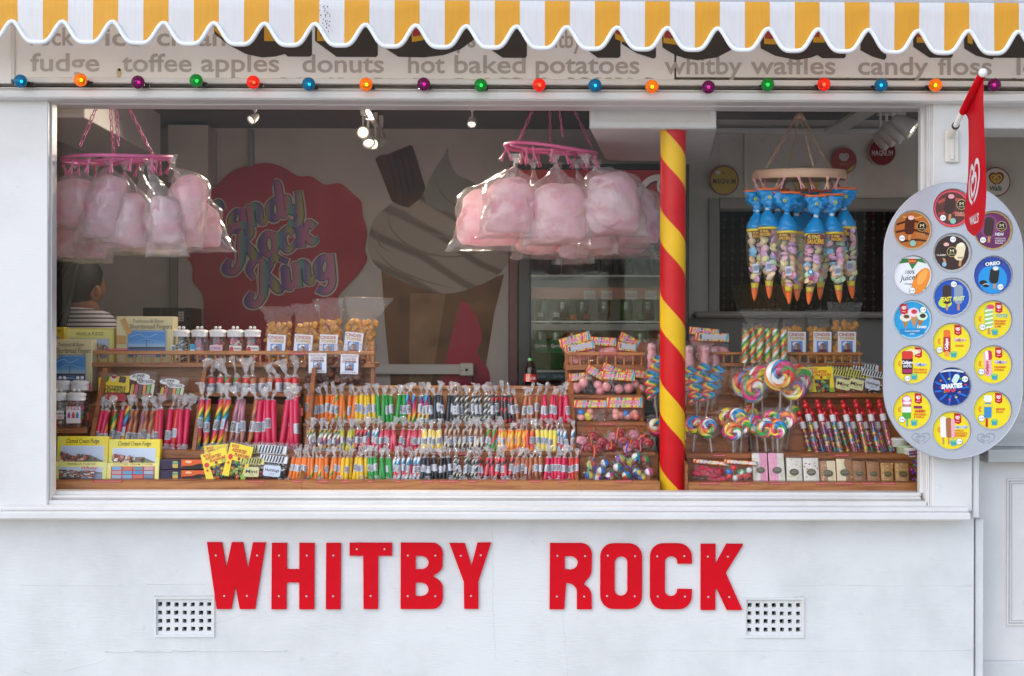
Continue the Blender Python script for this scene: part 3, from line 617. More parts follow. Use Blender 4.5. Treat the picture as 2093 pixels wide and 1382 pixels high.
AYEL, AWHT = cloth('yellow_canvas', '#eea612', '#f3d490'), cloth('white_canvas', '#e9e9ea', '#fbf8f2')
def edge(x):
    t = ((x-28)/102.85) % 1.; t = min(t, 1-t); g = (x/2093)
    yb, yp = 90+16*g, 47.5+13*g
    return yb-(yb-yp)*((1+cos(2*pi*t))/2)**2.1
xs = []
i = -12
while 39+51.18*i < 2500:
    a = 39+51.18*i; xs.append((a, i)); i += 1
v = {}
bb = B(); tr = []
for (x0, i), (x1, _) in zip(xs[:-1], xs[1:]):
    n = 8; mt = AYEL if i % 2 else AWHT; vv = []; ff = []
    for j in range(n+1):
        x = x0+(x1-x0)*j/n; w = noise.noise(Vector((x*.006, .3, 0)))*6+noise.noise(Vector((x*.02, 1.3, 0)))*2; yb = edge(x)-2.5
        for q in range(5):
            z = -(yb-4)*q/4; vv.append((x-1046, w*(q/4)*.8+noise.noise(Vector((x*.01, q*.7, 2)))*1.5*(q > 0), z))
        vv.append((x-1046, 196, 150)); vv.append((x-1046, 5, 3.5))
    for j in range(n):
        a, c_ = j*7, (j+1)*7
        for q in range(4): ff.append((a+q, c_+q, c_+q+1, a+q+1))
        ff.append((a+6, c_+6, c_, a)); ff.append((a+5, c_+5, c_+6, a+6))
    bb.add(vv, ff, mt, True)
aw.part('canopy', bb)
x = -560.
while x < 2480:
    w = noise.noise(Vector((x*.006, .3, 0)))*6+noise.noise(Vector((x*.02, 1.3, 0)))*2; tr.append((x-1046, w*.8+noise.noise(Vector((x*.01, 2.8, 2)))*1.5-1, -(edge(x)-4))); x += 5.2
bb = B(); n_ = len(tr); vv = []
bb.tube(tr, 4.7, M('#e6e7e9', .45), 8, flat=1.); aw.part('piping', bb)
bb = B(); bb.tube([(-1600, 12, 4), (1400, 12, 4)], 7, AWHT, 8); aw.part('front_bar', bb)
bb = B()
for i in range(50): bb.poly(ell(RN.gauss(0, 7), RN.uniform(-45, 10), RN.uniform(.4, 1.6), RN.uniform(.4, 1.8), 0, 6), -.02*i, M('#5d4434', .8))
aw.part('rust_stain', bb, loc=(668-1046, -8, -20), kind='stuff')
# ================================================================== DISPLAY STANDS
def side(par, name, x, w, prof, mat=WOOD):
    """a shaped upright board seen edge on: prof = [(Y, py)], x, w in px"""
    k = S(prof[0][0]); x0 = P(x, 691, prof[0][0]).x; pts = [(Y, P(x, py, Y).z) for Y, py in prof]; n = len(pts); wl_ = w*k
    v = [(x0-wl_/2, a, z) for a, z in pts]+[(x0+wl_/2, a, z) for a, z in pts]
    bb = B(); bb.add(v, [tuple(range(n)), tuple(range(2*n-1, n-1, -1))]+[(i, (i+1) % n, n+(i+1) % n, n+i) for i in range(n)], mat)
    o = link(name, bb.mesh(name), par, -par.location); return o
def brd(par, name, x0, y0, x1, y1, Y, dep, mat=WOOD, c=.0015): return pbox(name, x0, y0, x1, y1, Y, dep, mat, par, c)
def shelf(par, x0, x1, y0, y1, Y, Y2, mat=WOOD):
    brd(par, 'shelf', x0, y0, x1, y1, Y, Y2-Y, mat)
TAGR = M('#b8323a', .5, var=.2, scale=90)
TAGT = M('#e8a8a0', .5)
def tag_strip(par, x, y, w, Y, t=None):
    bb = B(); bb.box(-w/2, w/2, -.4, 0, -2.1, 2.1, TAGR); q = t or ''.join(RN.choice('ABCEFLMNORSTU') for _ in range(max(4, int(w/4.5))))
    bb.text('MMMMMMMMMMMM'[:max(4, int(w/4.5))] if not t else t, 0, 0, w*.9, 2.4, -.6, TAGT); link('shelf_ticket', bb.mesh('shelf_ticket', S(Y)), par, P(x, y, Y)-par.location)
def spindles(par, x0, x1, n, y0, y1, Y):
    k = S(Y); h = (y1-y0); bb = B(); bb.lathe([(2.2, 0), (2.7, h*.15), (2, h*.3), (2.8, h*.5), (2, h*.7), (2.7, h*.85), (2.2, h)], WOODL, 7); me = bb.mesh('spindle', k)
    for i in range(n): link('spindle', me, par, P(x0+(x1-x0)*i/(n-1), y1, Y)-par.location)
st = {}
def stand(key, label, px, py, Y):
    t = Thing('display_stand', label, 'display stand', px, py, Y, 'wooden stepped display stands'); st[key] = t.o; return t.o
# left stand
L = stand('L', 'pine display stand with railed top shelf holding jars and boxes', 365, 1006, .12)
brd(L, 'front_board', 110, 984, 615, 1006, .12, .02, WOODL, .002); brd(L, 'base', 110, 1000, 615, 1004, .142, .42)
brd(L, 'tray_floor', 110, 981.5, 600, 984.5, .122, .12)
brd(L, 'lip', 320, 921, 618, 937, .24, .015); brd(L, 'shelf', 172, 920, 616, 924, .257, .3)
brd(L, 'lip', 190, 824, 392, 831, .40, .012); brd(L, 'shelf', 190, 823, 392, 826, .413, .14); brd(L, 'lip', 397, 804, 614, 811, .40, .012); brd(L, 'shelf', 397, 803, 614, 806, .413, .14)
brd(L, 'back_board', 180, 750, 765, 925, .56, .012); brd(L, 'back_board', 180, 826, 616, 921, .42, .01)
brd(L, 'shelf', 188, 742, 765, 751, .5, .2); brd(L, 'rail', 190, 717, 765, 725.5, .5, .014, WOODL, .003); spindles(L, 202, 752, 31, 726, 742, .508)
brd(L, 'end_post', 756, 703, 765, 742, .515, .02, WOODL); brd(L, 'end_post', 757, 752, 766, 792, .52, .02)
brd(L, 'lip', 110, 876, 178, 886, .30, .02); brd(L, 'shelf', 110, 873, 178, 877, .322, .2)
side(L, 'divider', 183, 9, [(.26, 922), (.45, 752), (.56, 752), (.56, 922)]); side(L, 'divider', 394, 8, [(.25, 936), (.44, 756), (.56, 756), (.56, 936)]); side(L, 'divider', 616, 8, [(.13, 984), (.25, 925), (.44, 752), (.56, 752), (.56, 984)])
for x, y, w, Y in ((220, 984, 60, .119), (525, 985, 34, .119), (608, 723, 34, .499), (240, 714.5, 44, .499)): tag_strip(L, x, y, w, Y)
for x, y, Y in ((184, 790, .40), (180, 850, .33), (617, 842, .33)):
    bb = B(); bb.box(-2, 2, -.4, 0, -8, 8, TAGR); link('shelf_ticket', bb.mesh('shelf_ticket', S(Y)), L, P(x, y, Y-.012)-L.location)
# long stand in the middle
Ms = stand('M', 'long low three-tier pine stand packed with sticks of rock', 890, 1006, .12)
brd(Ms, 'front_board', 615.5, 984, 1350, 1006, .12, .02, WOODL, .002); brd(Ms, 'base', 620, 1000, 1180, 1004, .142, .38)
brd(Ms, 'tray_floor', 600, 981.5, 1185, 984.5, .122, .12); brd(Ms, 'lip', 620, 924, 1180, 932, .245, .012); brd(Ms, 'shelf', 620, 923, 1178, 926, .258, .1); brd(Ms, 'riser', 585, 928, 1180, 984, .25, .01)
brd(Ms, 'lip', 620, 866, 1166, 873, .36, .012); brd(Ms, 'shelf', 620, 865, 1166, 868, .373, .13); brd(Ms, 'riser', 620, 869, 1166, 925, .365, .01)
brd(Ms, 'back_board', 620, 792, 1168, 868, .5, .015, WOODL); brd(Ms, 'top_rail', 620, 789, 1168, 796, .49, .03, WOODL)
side(Ms, 'divider', 1180, 7, [(.13, 984), (.25, 924), (.36, 868), (.52, 770), (.56, 770), (.56, 984)])
for x, w in ((608, 20), (660, 22), (707, 16), (757, 10), (815, 14), (875, 24), (918, 42), (965, 18), (1025, 20), (1095, 22), (1150, 18)): tag_strip(Ms, x, 984.5, w, .119)
for x, w in ((735, 20), (760, 12), (835, 16), (890, 18), (945, 16), (1010, 18)): tag_strip(Ms, x, 927.5, w, .2445)
for x, w in ((845, 18), (1060, 20), (1120, 16)): tag_strip(Ms, x, 869.5, w, .3595)
# narrow stand left of the pole
N = stand('N', 'narrow pine display stand left of the striped pole', 1265, 1006, .15)
brd(N, 'tray_floor', 1184, 981.5, 1346, 984.5, .142, .12); brd(N, 'riser', 1184, 926, 1346, 984, .26, .01); brd(N, 'lip', 1180, 924, 1340, 932, .25, .012); brd(N, 'shelf', 1176, 922, 1340, 925, .263, .1)
brd(N, 'lip', 1178, 863, 1320, 871, .36, .012); brd(N, 'shelf', 1178, 862, 1320, 865, .373, .1); brd(N, 'riser', 1178, 866, 1330, 925, .365, .01)
brd(N, 'lip', 1172, 808, 1314, 815, .45, .012); brd(N, 'shelf', 1172, 807, 1314, 810, .463, .1); brd(N, 'riser', 1172, 811, 1318, 864, .455, .01); brd(N, 'back_board', 1160, 748, 1318, 810, .57, .012)
brd(N, 'shelf', 1157, 746, 1320, 757, .53, .2); brd(N, 'rail', 1158, 720, 1320, 727, .53, .014, WOODL, .003); spindles(N, 1168, 1312, 9, 728, 746, .538); brd(N, 'back_board', 1158, 700, 1320, 746, .73, .01)
side(N, 'divider', 1168, 6, [(.37, 870), (.45, 812), (.56, 750), (.6, 750), (.6, 870)]); side(N, 'divider', 1326, 9, [(.14, 984), (.26, 924), (.37, 868), (.46, 812), (.56, 750), (.62, 750), (.62, 984)])
brd(N, 'side_board', 1155, 722, 1162, 990, .56, .012)
for x, y, Y, w in ((1243, 723.5, .529, 38), (1240, 867, .359, 34), (1275, 984, .119, 36)): tag_strip(N, x, y, w, Y)
# right stand
Rr = stand('R', 'pine display stand with lollipops right of the striped pole', 1640, 1006, .12)
brd(Rr, 'front_board', 1406, 988, 1880, 1006.5, .12, .02, WOODL, .002); brd(Rr, 'tray_floor', 1405, 986, 1880, 989, .122, .12); brd(Rr, 'riser', 1403, 937, 1880, 988, .25, .01); brd(Rr, 'lip', 1402, 929, 1880, 938, .24, .012); brd(Rr, 'shelf', 1402, 927, 1880, 930, .253, .12)
brd(Rr, 'step', 1402, 880, 1530, 888, .33, .05); brd(Rr, 'riser', 1402, 888, 1530, 929, .345, .01); brd(Rr, 'step', 1402, 840, 1510, 848, .39, .06); brd(Rr, 'riser', 1402, 848, 1520, 880, .40, .01); brd(Rr, 'step', 1402, 800, 1500, 808, .45, .06); brd(Rr, 'riser', 1402, 808, 1880, 860, .47, .01); brd(Rr, 'riser', 1402, 757, 1500, 800, .51, .01)
brd(Rr, 'slope_board', 1500, 860, 1880, 929, .39, .01); brd(Rr, 'lip', 1500, 805, 1860, 813, .42, .012); brd(Rr, 'shelf', 1500, 803, 1860, 806, .433, .12); brd(Rr, 'back_board', 1402, 748, 1860, 806, .56, .012)
brd(Rr, 'shelf', 1402, 742, 1765, 750, .53, .2); brd(Rr, 'rail', 1450, 720, 1764, 726, .53, .014, WOODL, .003); spindles(Rr, 1462, 1756, 18, 727, 742, .538)
side(Rr, 'end_board', 1404, 5, [(.12, 1004), (.12, 950), (.2, 938), (.26, 938), (.26, 1004)])
for x, w in ((1450, 40), (1515, 36), (1592, 40), (1680, 26), (1725, 40), (1775, 30), (1815, 32)): tag_strip(Rr, x, 988.5, w, .119)
for x, w in ((1470, 26), (1720, 30)): tag_strip(Rr, x, 931, w, .239)
tag_strip(Rr, 1725, 808, 30, .419)
# nail heads in the front boards
nh = B(); nh.lathe([(0, .4), (.8, .3), (1, 0)], M('#3a2c22', .5, .4), 8, T=Matrix.Rotation(pi/2, 4, 'X')); nh = nh.mesh('nail', S(.12))
for par, x, y in ((Ms, 1187, 993), (Ms, 1187, 1001), (Ms, 1345, 993), (Ms, 1345, 1001), (Rr, 1411, 993), (Rr, 1411, 1003), (L, 485, 996)): link('nail', nh, par, P(x, y, .1195)-par.location)

# ================================================================== STICKS OF ROCK
RAIN = ['#c81a50', '#5a2a66', '#1a9ac8', '#2a7a3c', '#e8b422', '#d8402a']
SM = {'orange': M('#e8761a', .3, coat=.2), 'green-striped orange': spiral('sp_og', ['#e8761a', '#e8761a', '#e8761a', '#5a8a2a', '#e8a01a'], 14), 'yellow': M('#e9bd18', .3, coat=.2), 'green': M('#27923a', .3, coat=.2),
      'rainbow': spiral('sp_rb', RAIN, 9), 'black': M('#26252c', .3, coat=.2), 'black and white': spiral('sp_bw', ['#33322e', '#33322e', '#d8d2c0', '#33322e', '#33322e', '#b8b2a0'], 22), 'black and red': spiral('sp_br', ['#2c2524', '#2c2524', '#c42c34', '#2c2524'], 24),
      'brown': spiral('sp_bn', ['#a85a34', '#b86a3a', '#7a3c28', '#b86a3a'], 10), 'crimson': M('#cf1648', .3, coat=.2), 'red': M('#d2302c', .3, coat=.2), 'pink and red': spiral('sp_pr', ['#d83a50', '#e06a78', '#d83a50', '#b02a40'], 18), 'yellow-green': spiral('sp_yg', ['#c8b832', '#a8b03a', '#d8c84a', '#6a7a2c'], 12),
      'dark mixed': spiral('sp_dm', ['#b03a34', '#e8e0d0', '#3a6a3c', '#d8902a', '#2c3a6a'], 16), 'blue and red': spiral('sp_bl', ['#c8283c', '#1a7a98', '#d0e0e0', '#c8283c'], 16), 'yellow and white': spiral('sp_yw', ['#f0cf4a', '#f4ead0', '#f0c832', '#f4ead0'], 10), 'brown and cream': spiral('sp_bc', ['#7a4a30', '#c8a888', '#4a2c24', '#e0d0b0'], 11),
      'orange and yellow': spiral('sp_oy', ['#ee8a22', '#f0c030', '#e8702a', '#f0b02a'], 15), 'red and orange': spiral('sp_ro', ['#d8402c', '#ee8a3a', '#c83030'], 13), 'mauve and brown': spiral('sp_mv', ['#8a4a5a', '#b07078', '#6a3a4a', '#a86a50'], 6), 'red and black': spiral('sp_rk', ['#d03a44', '#e04a54', '#2c2426', '#d03a44'], 20), 'green and yellow': spiral('sp_gy', ['#2f8a3a', '#e0b830', '#2f8a3a', '#c83a2c'], 10), 'pale yellow': spiral('sp_py', ['#ecd850', '#e8dc90', '#e8cc38'], 11)}
PAPER = M('#c9cace', .5)
def label_mat(name, a, b_, c_):
    m, n, l, p = newmat(name); p.inputs['Roughness'].default_value = .4
    tc = n.new('ShaderNodeTexCoord'); oi = n.new('ShaderNodeObjectInfo'); ad = n.new('ShaderNodeVectorMath'); ad.operation = 'ADD'
    l.new(tc.outputs['Object'], ad.inputs[0]); l.new(oi.outputs['Random'], ad.inputs[1])
    nz = n.new('ShaderNodeTexNoise'); nz.inputs['Scale'].default_value = 160; nz.inputs['Detail'].default_value = 4; l.new(ad.outputs[0], nz.inputs['Vector'])
    r = ramp(n, [(.35, a), (.5, b_), (.65, c_)], 'LINEAR'); l.new(nz.outputs[0], r.inputs[0]); l.new(r.outputs[0], p.inputs['Base Color'])
    return m
LPIC = [label_mat('harbour_label', '#5c5650', '#8d8a86', '#9fb0c8'), label_mat('view_label', '#6a7a94', '#a0a4aa', '#7a6a58'), label_mat('warm_label', '#8a7a60', '#7a8298', '#b8a070'), label_mat('script_label', '#d8d8dc', '#c0c0c6', '#3a3a40')]
def make_stick(kind, Lg, r, k):
    prof = [(r*.75, 0), (r, r*.3), (r, Lg-r*.5), (r*.85, Lg-r*.12), (r*.5, Lg)]
    b_ = B(); b_.lathe(prof, SM[kind], 12); return b_.mesh('rock_stick', k)
def make_label(pic, r, h, k, ang=1.9):
    b_ = B(); n = 8; rr = r*1.06
    def band(a0, a1, z0, z1, mat, q):
        v = []; f = []
        for i in range(n+1):
            a = -pi/2+a0+(a1-a0)*i/n; v += [(q*cos(a), q*sin(a), z0), (q*cos(a), q*sin(a), z1)]
        for i in range(n): f.append((2*i, 2*i+2, 2*i+3, 2*i+1))
        b_.add(v, f, mat, True)
    band(-ang, ang, 0, h, PAPER, rr); band(-ang*.42, ang*.42, h*.08, h*.9, pic, rr*1.02); band(ang*.5, ang*.8, h*.2, h*.8, M('#b4b4ba', .5), rr*1.02)
    return b_.mesh('paper_label', k)
def make_twist(r, h, k, seed, spread=1.):
    q = random.Random(seed); b_ = B(); rows = [(0, -r*.95, r*.95, r*.8), (h*.12, -r*.6, r*.6, r*.55), (h*.24, -r*.28, r*.28, r*.25)]
    for i in range(1, 5):
        t = .24+.76*i/4; w = r*(.28+spread*1.1*(i/4)**.8); dx = q.uniform(-.6, .6)*r*i/4
        rows.append((h*t, -w+dx, w+dx, r*(.25+.5*(i/4))*q.uniform(.6, 1.2)))
    b_.pouch(rows, TWIST, 6, 2, r*.55, .35/r*2, seed, smooth=False)
    return b_.mesh('wrapper_end', k)
SC = {}
def cached(key, fn):
    if key not in SC: SC[key] = fn()
    return SC[key]
ROWN = {'m1': 'top row of long stand', 'm2': 'middle row of long stand', 'm3': 'bottom row of long stand', 'la': 'left large-stick compartment', 'lb': 'right large-stick compartment', 'lc': 'short row below the jars'}
NK = {}
def stick(kind, row, x, y, Y, Lg, r, lean, tilt, lab=True, labz=.33, labh=.31, tw=True, bt=True):
    k = S(Y); c = NK.get((kind, row), 0); NK[(kind, row)] = c+1
    nm = f'{ORD[c] if c < 20 else "last"} {kind} rock stick from left, {ROWN[row]}'
    q = round(Y, 2)
    me = cached(('s', kind, Lg, r, q), lambda: make_stick(kind, Lg, r, k))
    o = link('rock_stick', me, None, P(x, y, Y), (-lean, tilt, RN.uniform(-.4, .4)), nm, 'rock stick', 'wrapped sticks of rock')
    if lab:
        pi_ = 3 if kind == 'black' else RN.choice([0, 0, 1, 2]); h = round(Lg*labh, 1)
        ml = cached(('l', pi_, r, h, q), lambda: make_label(LPIC[pi_], r, h, k)); link('paper_label', ml, o, (0, 0, Lg*k*(labz+RN.uniform(-.07, .07))), (0, 0, RN.uniform(-1.1, 1.1)))
    if tw:
        sd_ = RN.randrange(6); hh = round(r*RN.choice([3.6, 4.4, 5.2, 6.]), 1)
        mt = cached(('t', sd_, r, hh, q), lambda: make_twist(r, hh, k, sd_, 1.25)); link('wrapper_end', mt, o, (0, 0, Lg*k*.99), (RN.uniform(-.35, .35), RN.uniform(-.5, .5), RN.uniform(0, 6)))
    if bt:
        sd_ = RN.randrange(6); mt = cached(('t', sd_, r, round(r*2.2, 1), q), lambda: make_twist(r, round(r*2.2, 1), k, sd_)); link('wrapper_end', mt, o, (0, -r*.7*k, Lg*k*.1), (RN.uniform(2.2, 2.7), RN.uniform(-.5, .5), 0))
def row(key, segs, y, Y, Lg, r, lean):
    for kinds, n, x0, x1 in segs:
        kinds = kinds if isinstance(kinds, list) else [kinds]
        for i in range(n):
            x = x0+(x1-x0)*(i+.5)/n+RN.uniform(-.8, .8)
            stick(RN.choice(kinds), key, x, y+RN.uniform(-1.5, .5), Y+RN.choice([0, 0, .006, .012]), Lg*1., r, lean+RN.uniform(-.05, .05), RN.gauss(0, .035), lab=RN.random() < .7, bt=RN.random() < .5)
row('m1', [(['orange', 'green-striped orange', 'orange'], 13, 623, 724), ('yellow', 5, 724, 770), ('green', 7, 770, 833), ('rainbow', 5, 833, 878), ('black', 7, 878, 933), ('black and white', 9, 933, 1003), ('black and red', 6, 1003, 1055), ('brown', 5, 1055, 1102), ('crimson', 7, 1103, 1166)], 865.5, .385, 59, 4.9, .32)
row('m2', [('dark mixed', 9, 622, 692), ('yellow-green', 5, 692, 725), ('red and black', 4, 725, 750), ('blue and red', 3, 750, 772), ('pink and red', 11, 772, 860), ('yellow and white', 7, 860, 906), ('brown and cream', 11, 906, 990), ('green and yellow', 4, 990, 1018), ('orange and yellow', 9, 1018, 1075), ('red and orange', 3, 1075, 1097), ('pale yellow', 5, 1097, 1137), ('blue and red', 4, 1137, 1174)], 923, .272, 45, 4.6, .32)
row('m3', [(['orange', 'green-striped orange', 'orange'], 14, 588, 694), ('yellow', 7, 694, 752), ('green', 7, 752, 804), ('blue and red', 7, 804, 858), ('black', 9, 858, 925), ('black and white', 7, 925, 975), ('red and black', 10, 975, 1045), ('brown', 8, 1045, 1110), ('crimson', 7, 1110, 1160), ('red', 3, 1160, 1182)], 981, .165, 46, 4.6, .32)
for x, kd in zip([193, 200, 214, 227, 236, 245, 257, 270, 279, 290, 298, 306, 317], ['crimson', 'crimson', 'red and orange', 'green and yellow', 'crimson', 'rainbow', 'brown', 'brown', 'mauve and brown', 'brown', 'brown', 'brown', 'red']): stick(kd, 'la', x, 921, .30+RN.uniform(0, .015), (94 if kd == 'rainbow' else 84), 5.6, .3, .04+RN.gauss(0, .015), labz=.25, labh=.2)
for x in (325, 340, 353, 366, 377): stick('crimson' if x != 353 else 'red', 'la', x, 921, .30+RN.uniform(0, .012), 87, 6.4, .3, .06, lab=x in (340, 353), labz=.3, labh=.22)
for x, kd in zip([403, 420, 433, 446, 459, 470, 483, 496, 508], ['rainbow', 'rainbow', 'rainbow', 'rainbow', 'brown', 'mauve and brown', 'mauve and brown', 'mauve and brown', 'brown']): stick(kd, 'lb', x, 921.5, .30+RN.uniform(0, .012), 108, 6.1, .28, .05 if kd == 'rainbow' else .03, labz=.38, labh=.2)
for i, x in enumerate((524, 537, 549, 561, 574, 587, 597, 606)): stick('crimson', 'lb', x, 921.5, .30+RN.uniform(0, .012), 114 if x == 587 else 106, 6.3, .28, .02, lab=i in (0, 1, 2, 5, 7), labz=.38, labh=.2)
for i, (x, kd) in enumerate(zip([416, 433, 450, 466, 484, 502, 519, 536, 552, 570, 587, 604], ['red', 'red', 'red', 'green and yellow', 'green and yellow', 'red and orange', 'brown', 'brown', 'brown', 'red', 'red', 'red'])): stick(kd, 'lc', x, 804, .44, 32, 7.6, .12, RN.gauss(0, .02), labz=.04, labh=.6, tw=RN.random() < .8, bt=False)
# ================================================================== SPOT LAMPS
LWH = M('#d8d4cc', .35)
HOT = M('#fff0d0', .5, emis=1.6)
def lamp(x, y, Y, yaw, pitch, label, size=1., lit=True, topy=None, watt=6, big=False):
    """a track spot: adapter, stem, bell-shaped head; aims along its own -Y, then turned"""
    t = Thing('spot_lamp', label, 'spot lamp', x, y, Y, 'ceiling track spot lamps'); s = size
    dz = (y-(topy if topy is not None else y-38))
    bb = B(); bb.box(-6*s, 6*s, -6, 6, dz-14, dz+10, LWH, 1.5); t.part('adapter', bb)
    bb = B(); bb.tube([(0, 0, dz-12), (0, 0, 4*s)], 2.6*s, LWH, 8); t.part('stem', bb)
    hd = B(); T = Matrix.Rotation(yaw, 4, 'Z') @ Matrix.Rotation(-pitch, 4, 'X') @ Matrix.Rotation(pi/2, 4, 'X')
    hd.lathe([(0, -16*s), (6*s, -15*s), (10*s, -10*s), (13*s, 0), (15.5*s, 12*s), (16*s, 19*s), (15*s, 21*s), (13.4*s, 21*s), (12*s, 15*s), (0, 14*s)], LWH, 18, T=T); t.part('head', hd)
    ln = B(); ln.lathe([(11.5*s, 16*s), (7*s, 17.2*s), (0, 17.6*s)], HOT if lit else M('#6a6660', .2), 14, T=T)
    if lit:
        for q in range(3): ln.sph((3.8*s*cos(2.1*q), 3.8*s*sin(2.1*q), 18*s), 2.2*s, M('#fff6e0', .5, emis=6), 6, 4, T=T)
    t.part('lens', ln)
    if lit:
        ld = bpy.data.lights.new('spot', 'SPOT'); ld.energy = watt; ld.spot_size = radians(105); ld.spot_blend = .6; ld.color = (1, .86, .68); ld.shadow_soft_size = .03
        lo = bpy.data.objects.new('spot', ld); COL.objects.link(lo); lo.parent = t.o
        d = T.to_3x3() @ Vector((0, 0, 1)); lo.location = d*(24*s*t.k); lo.rotation_euler = d.to_track_quat('-Z', 'Y').to_euler()
WT = 26
lamp(521, 240, .95, -.75, -.6, 'bare spot lamp nearest the left hanger under the ceiling', .62, True, 214, 9)
lamp(965, 246, .95, -.1, -.95, 'spot lamp above the painted cone, left of the middle hanger', .62, True, 214, WT)
lamp(742, 268, .95, .1, -.35, 'front lamp of the middle cluster shining at the window', .85, True, 222, WT)
lamp(752, 283, 1.15, .25, -.8, 'second lamp of the middle cluster, half hidden', .85, True, 230, WT)
lamp(767, 292, 1.35, -.25, -.3, 'low bright lamp of the middle cluster', .8, True, 240, WT)
lamp(779, 291, 1.5, -1.2, -.3, 'rearmost lamp of the middle cluster', .75, False, 246)
for i, (x, y) in enumerate(((1843, 252), (1826, 265), (1812, 274), (1799, 284))):
    lamp(x, y, .75+.2*i, 1.15, -.6, ['front', 'second', 'third', 'rearmost'][i]+' lamp of the right cluster of white bell spots', 1.35-.1*i, i == 0, 222, WT)
I_('light_track', 736, 205, 748, 213, .8, .9, LWH); I_('light_track', 1785, 200, 1830, 208, .7, .8, LWH)

# ================================================================== HANGERS
def stad(L_, w, n=5):
    o = []
    for s_, st_ in ((1, -pi/2), (-1, pi/2)):
        for i in range(n): a = st_+pi*i/(n-1); o.append((w*cos(a), s_*0+L_*s_*.5*1*(1)+0*0, w*sin(a)) if 0 else (L_/2*s_+w*cos(a), w*sin(a)))
    return o
def chain(b_, p0, p1, mat, L_=14., w=3., r=1.15):
    a, c_ = Vector(p0), Vector(p1); d = c_-a; n = max(2, int(d.length/(L_-1.5))); u = d.normalized(); s1 = u.orthogonal().normalized(); s2 = u.cross(s1)
    for i in range(n):
        m_ = a+d*((i+.5)/n); e = s1 if i % 2 else (s1*.35+s2*.93).normalized()
        if i % 2 == 0: e = Vector((e.x+.7, e.y, e.z)).normalized()
        b_.tube([m_+u*x+e*z for x, z in stad(L_-2*w, w)], r, mat, 5, closed=True)
def peg_mesh(mat, k):
    b_ = B()
    for s_ in (-1, 1): b_.box(-1.5, 1.5, -1.2, 1.2, -22, 6, mat, .6, T=Matrix.Rotation(s_*.2, 4, 'Y') @ Matrix.Translation((s_*1., 0, 0)))
    b_.tube([(x, 0, 3+z) for x, z in ell(0, -9, 2.6, 3, 0, 8)], .6, M('#a8925a', .3, .8), 4, closed=True); b_.tube([(0, 0, 4), (0, 0, 14)], .9, mat, 5)
    return b_.mesh('peg', k)
PNK = M('#e0689c', .4, var=.05); BEI = M('#dcb493', .4)
def hanger(label, x, y, Y, rx, mat, tilt, top, feet, npeg, disc=False, zoff=0):
    t = Thing('peg_hanger', label, 'hanger', x, y, Y, 'hanging peg airers'); b_ = B(); n = 40; T = Matrix.Rotation(tilt, 4, 'Y') @ Matrix.Rotation(.06, 4, 'X')
    if disc:
        b_.lathe([(rx-9, 9), (rx-2, 9), (rx, 6), (rx+1, -8), (rx-1, -10), (rx-9, -9), (rx-9, 9)], mat, 40, T=T); b_.box(-rx+8, rx-8, -4, 4, -3, 3, mat, 1, T=T); b_.box(-4, 4, -rx+8, rx-8, -3, 3, mat, 1, T=T)
        b_.box(rx-12, rx-2, -rx*.2, -rx*.2+1, -5, -1, M('#b03a34'), T=T)
    else:
        b_.tube([(rx*cos(2*pi*i/n), rx*sin(2*pi*i/n), 3*sin(4*pi*i/n)) for i in range(n)], 5, mat, 8, closed=True, flat=.75, T=T)
        for a in (.5, 2.1): b_.tube([(rx*cos(a), rx*sin(a), -2), (0, 0, -6), (-rx*cos(a), -rx*sin(a), -2)], 3.4, mat, 6, T=T)
        b_.tube([(rx*.55*cos(2*pi*i/24), rx*.55*sin(2*pi*i/24), -5) for i in range(24)], 3, mat, 6, closed=True, T=T)
    t.part('ring', b_)
    for (fx, fy, fz), tp in zip(feet, top):
        c_ = B(); chain(c_, (fx, fy, fz), tp, mat); t.part('chain', c_)
    pm = peg_mesh(mat if not disc else M('#e0a0a0', .4), t.k); pm2 = peg_mesh(mat, t.k)
    for i in range(npeg):
        a = 2*pi*(i+.3)/npeg; q = rx if i % 3 else rx*.72; pt = T @ Vector((q*cos(a), q*sin(a), -12)); link('peg', pm if i % 4 else pm2, t.o, pt*t.k, (RN.uniform(-.2, .2), RN.uniform(-.5, .5), RN.uniform(-.6, .6)))
    c_ = B(); tx = sum(p[0] for p in top)/len(top); tz = top[0][2]
    c_.tube([(tx, 0, tz-6), (tx, 0, tz+10), (tx+4, 0, tz+18), (tx+8, 0, tz+12)], 2, mat, 6)
    if disc: c_.lathe([(0, 8), (6, 6), (10, -3), (11, -8), (4, -8)], mat, 12, c=(tx, 0, tz))
    t.part('hook', c_)
    return t
hanger('pink ring hanger with pegs at the left end of the window', 240, 325, .34, 107, PNK, -.05, [(-22, -4, 150), (-19, 4, 150), (-5, -3, 150), (-2, 4, 150)], [(-52, -80, 15), (-33, 92, 12), (28, -96, 14), (52, 90, 14)], 16)
hanger('pink ring hanger with pegs above the middle candyfloss bags', 1126, 305, .5, 93, PNK, .08, [(-6, -4, 150), (-3, 4, 150), (8, -4, 150), (14, 4, 150)], [(-66, -50, 10), (2, 85, 16), (20, -88, 14), (86, 20, 6)], 15)
hanger('beige disc hanger with chains above the flying saucer bags', 1634, 358, .5, 94, BEI, .0, [(-6, -2, 122), (-1, 3, 122), (1, -3, 122), (6, 2, 122)], [(-74, -30, 9), (-6, 88, 9), (8, -88, 9), (74, 30, 9)], 20, True)

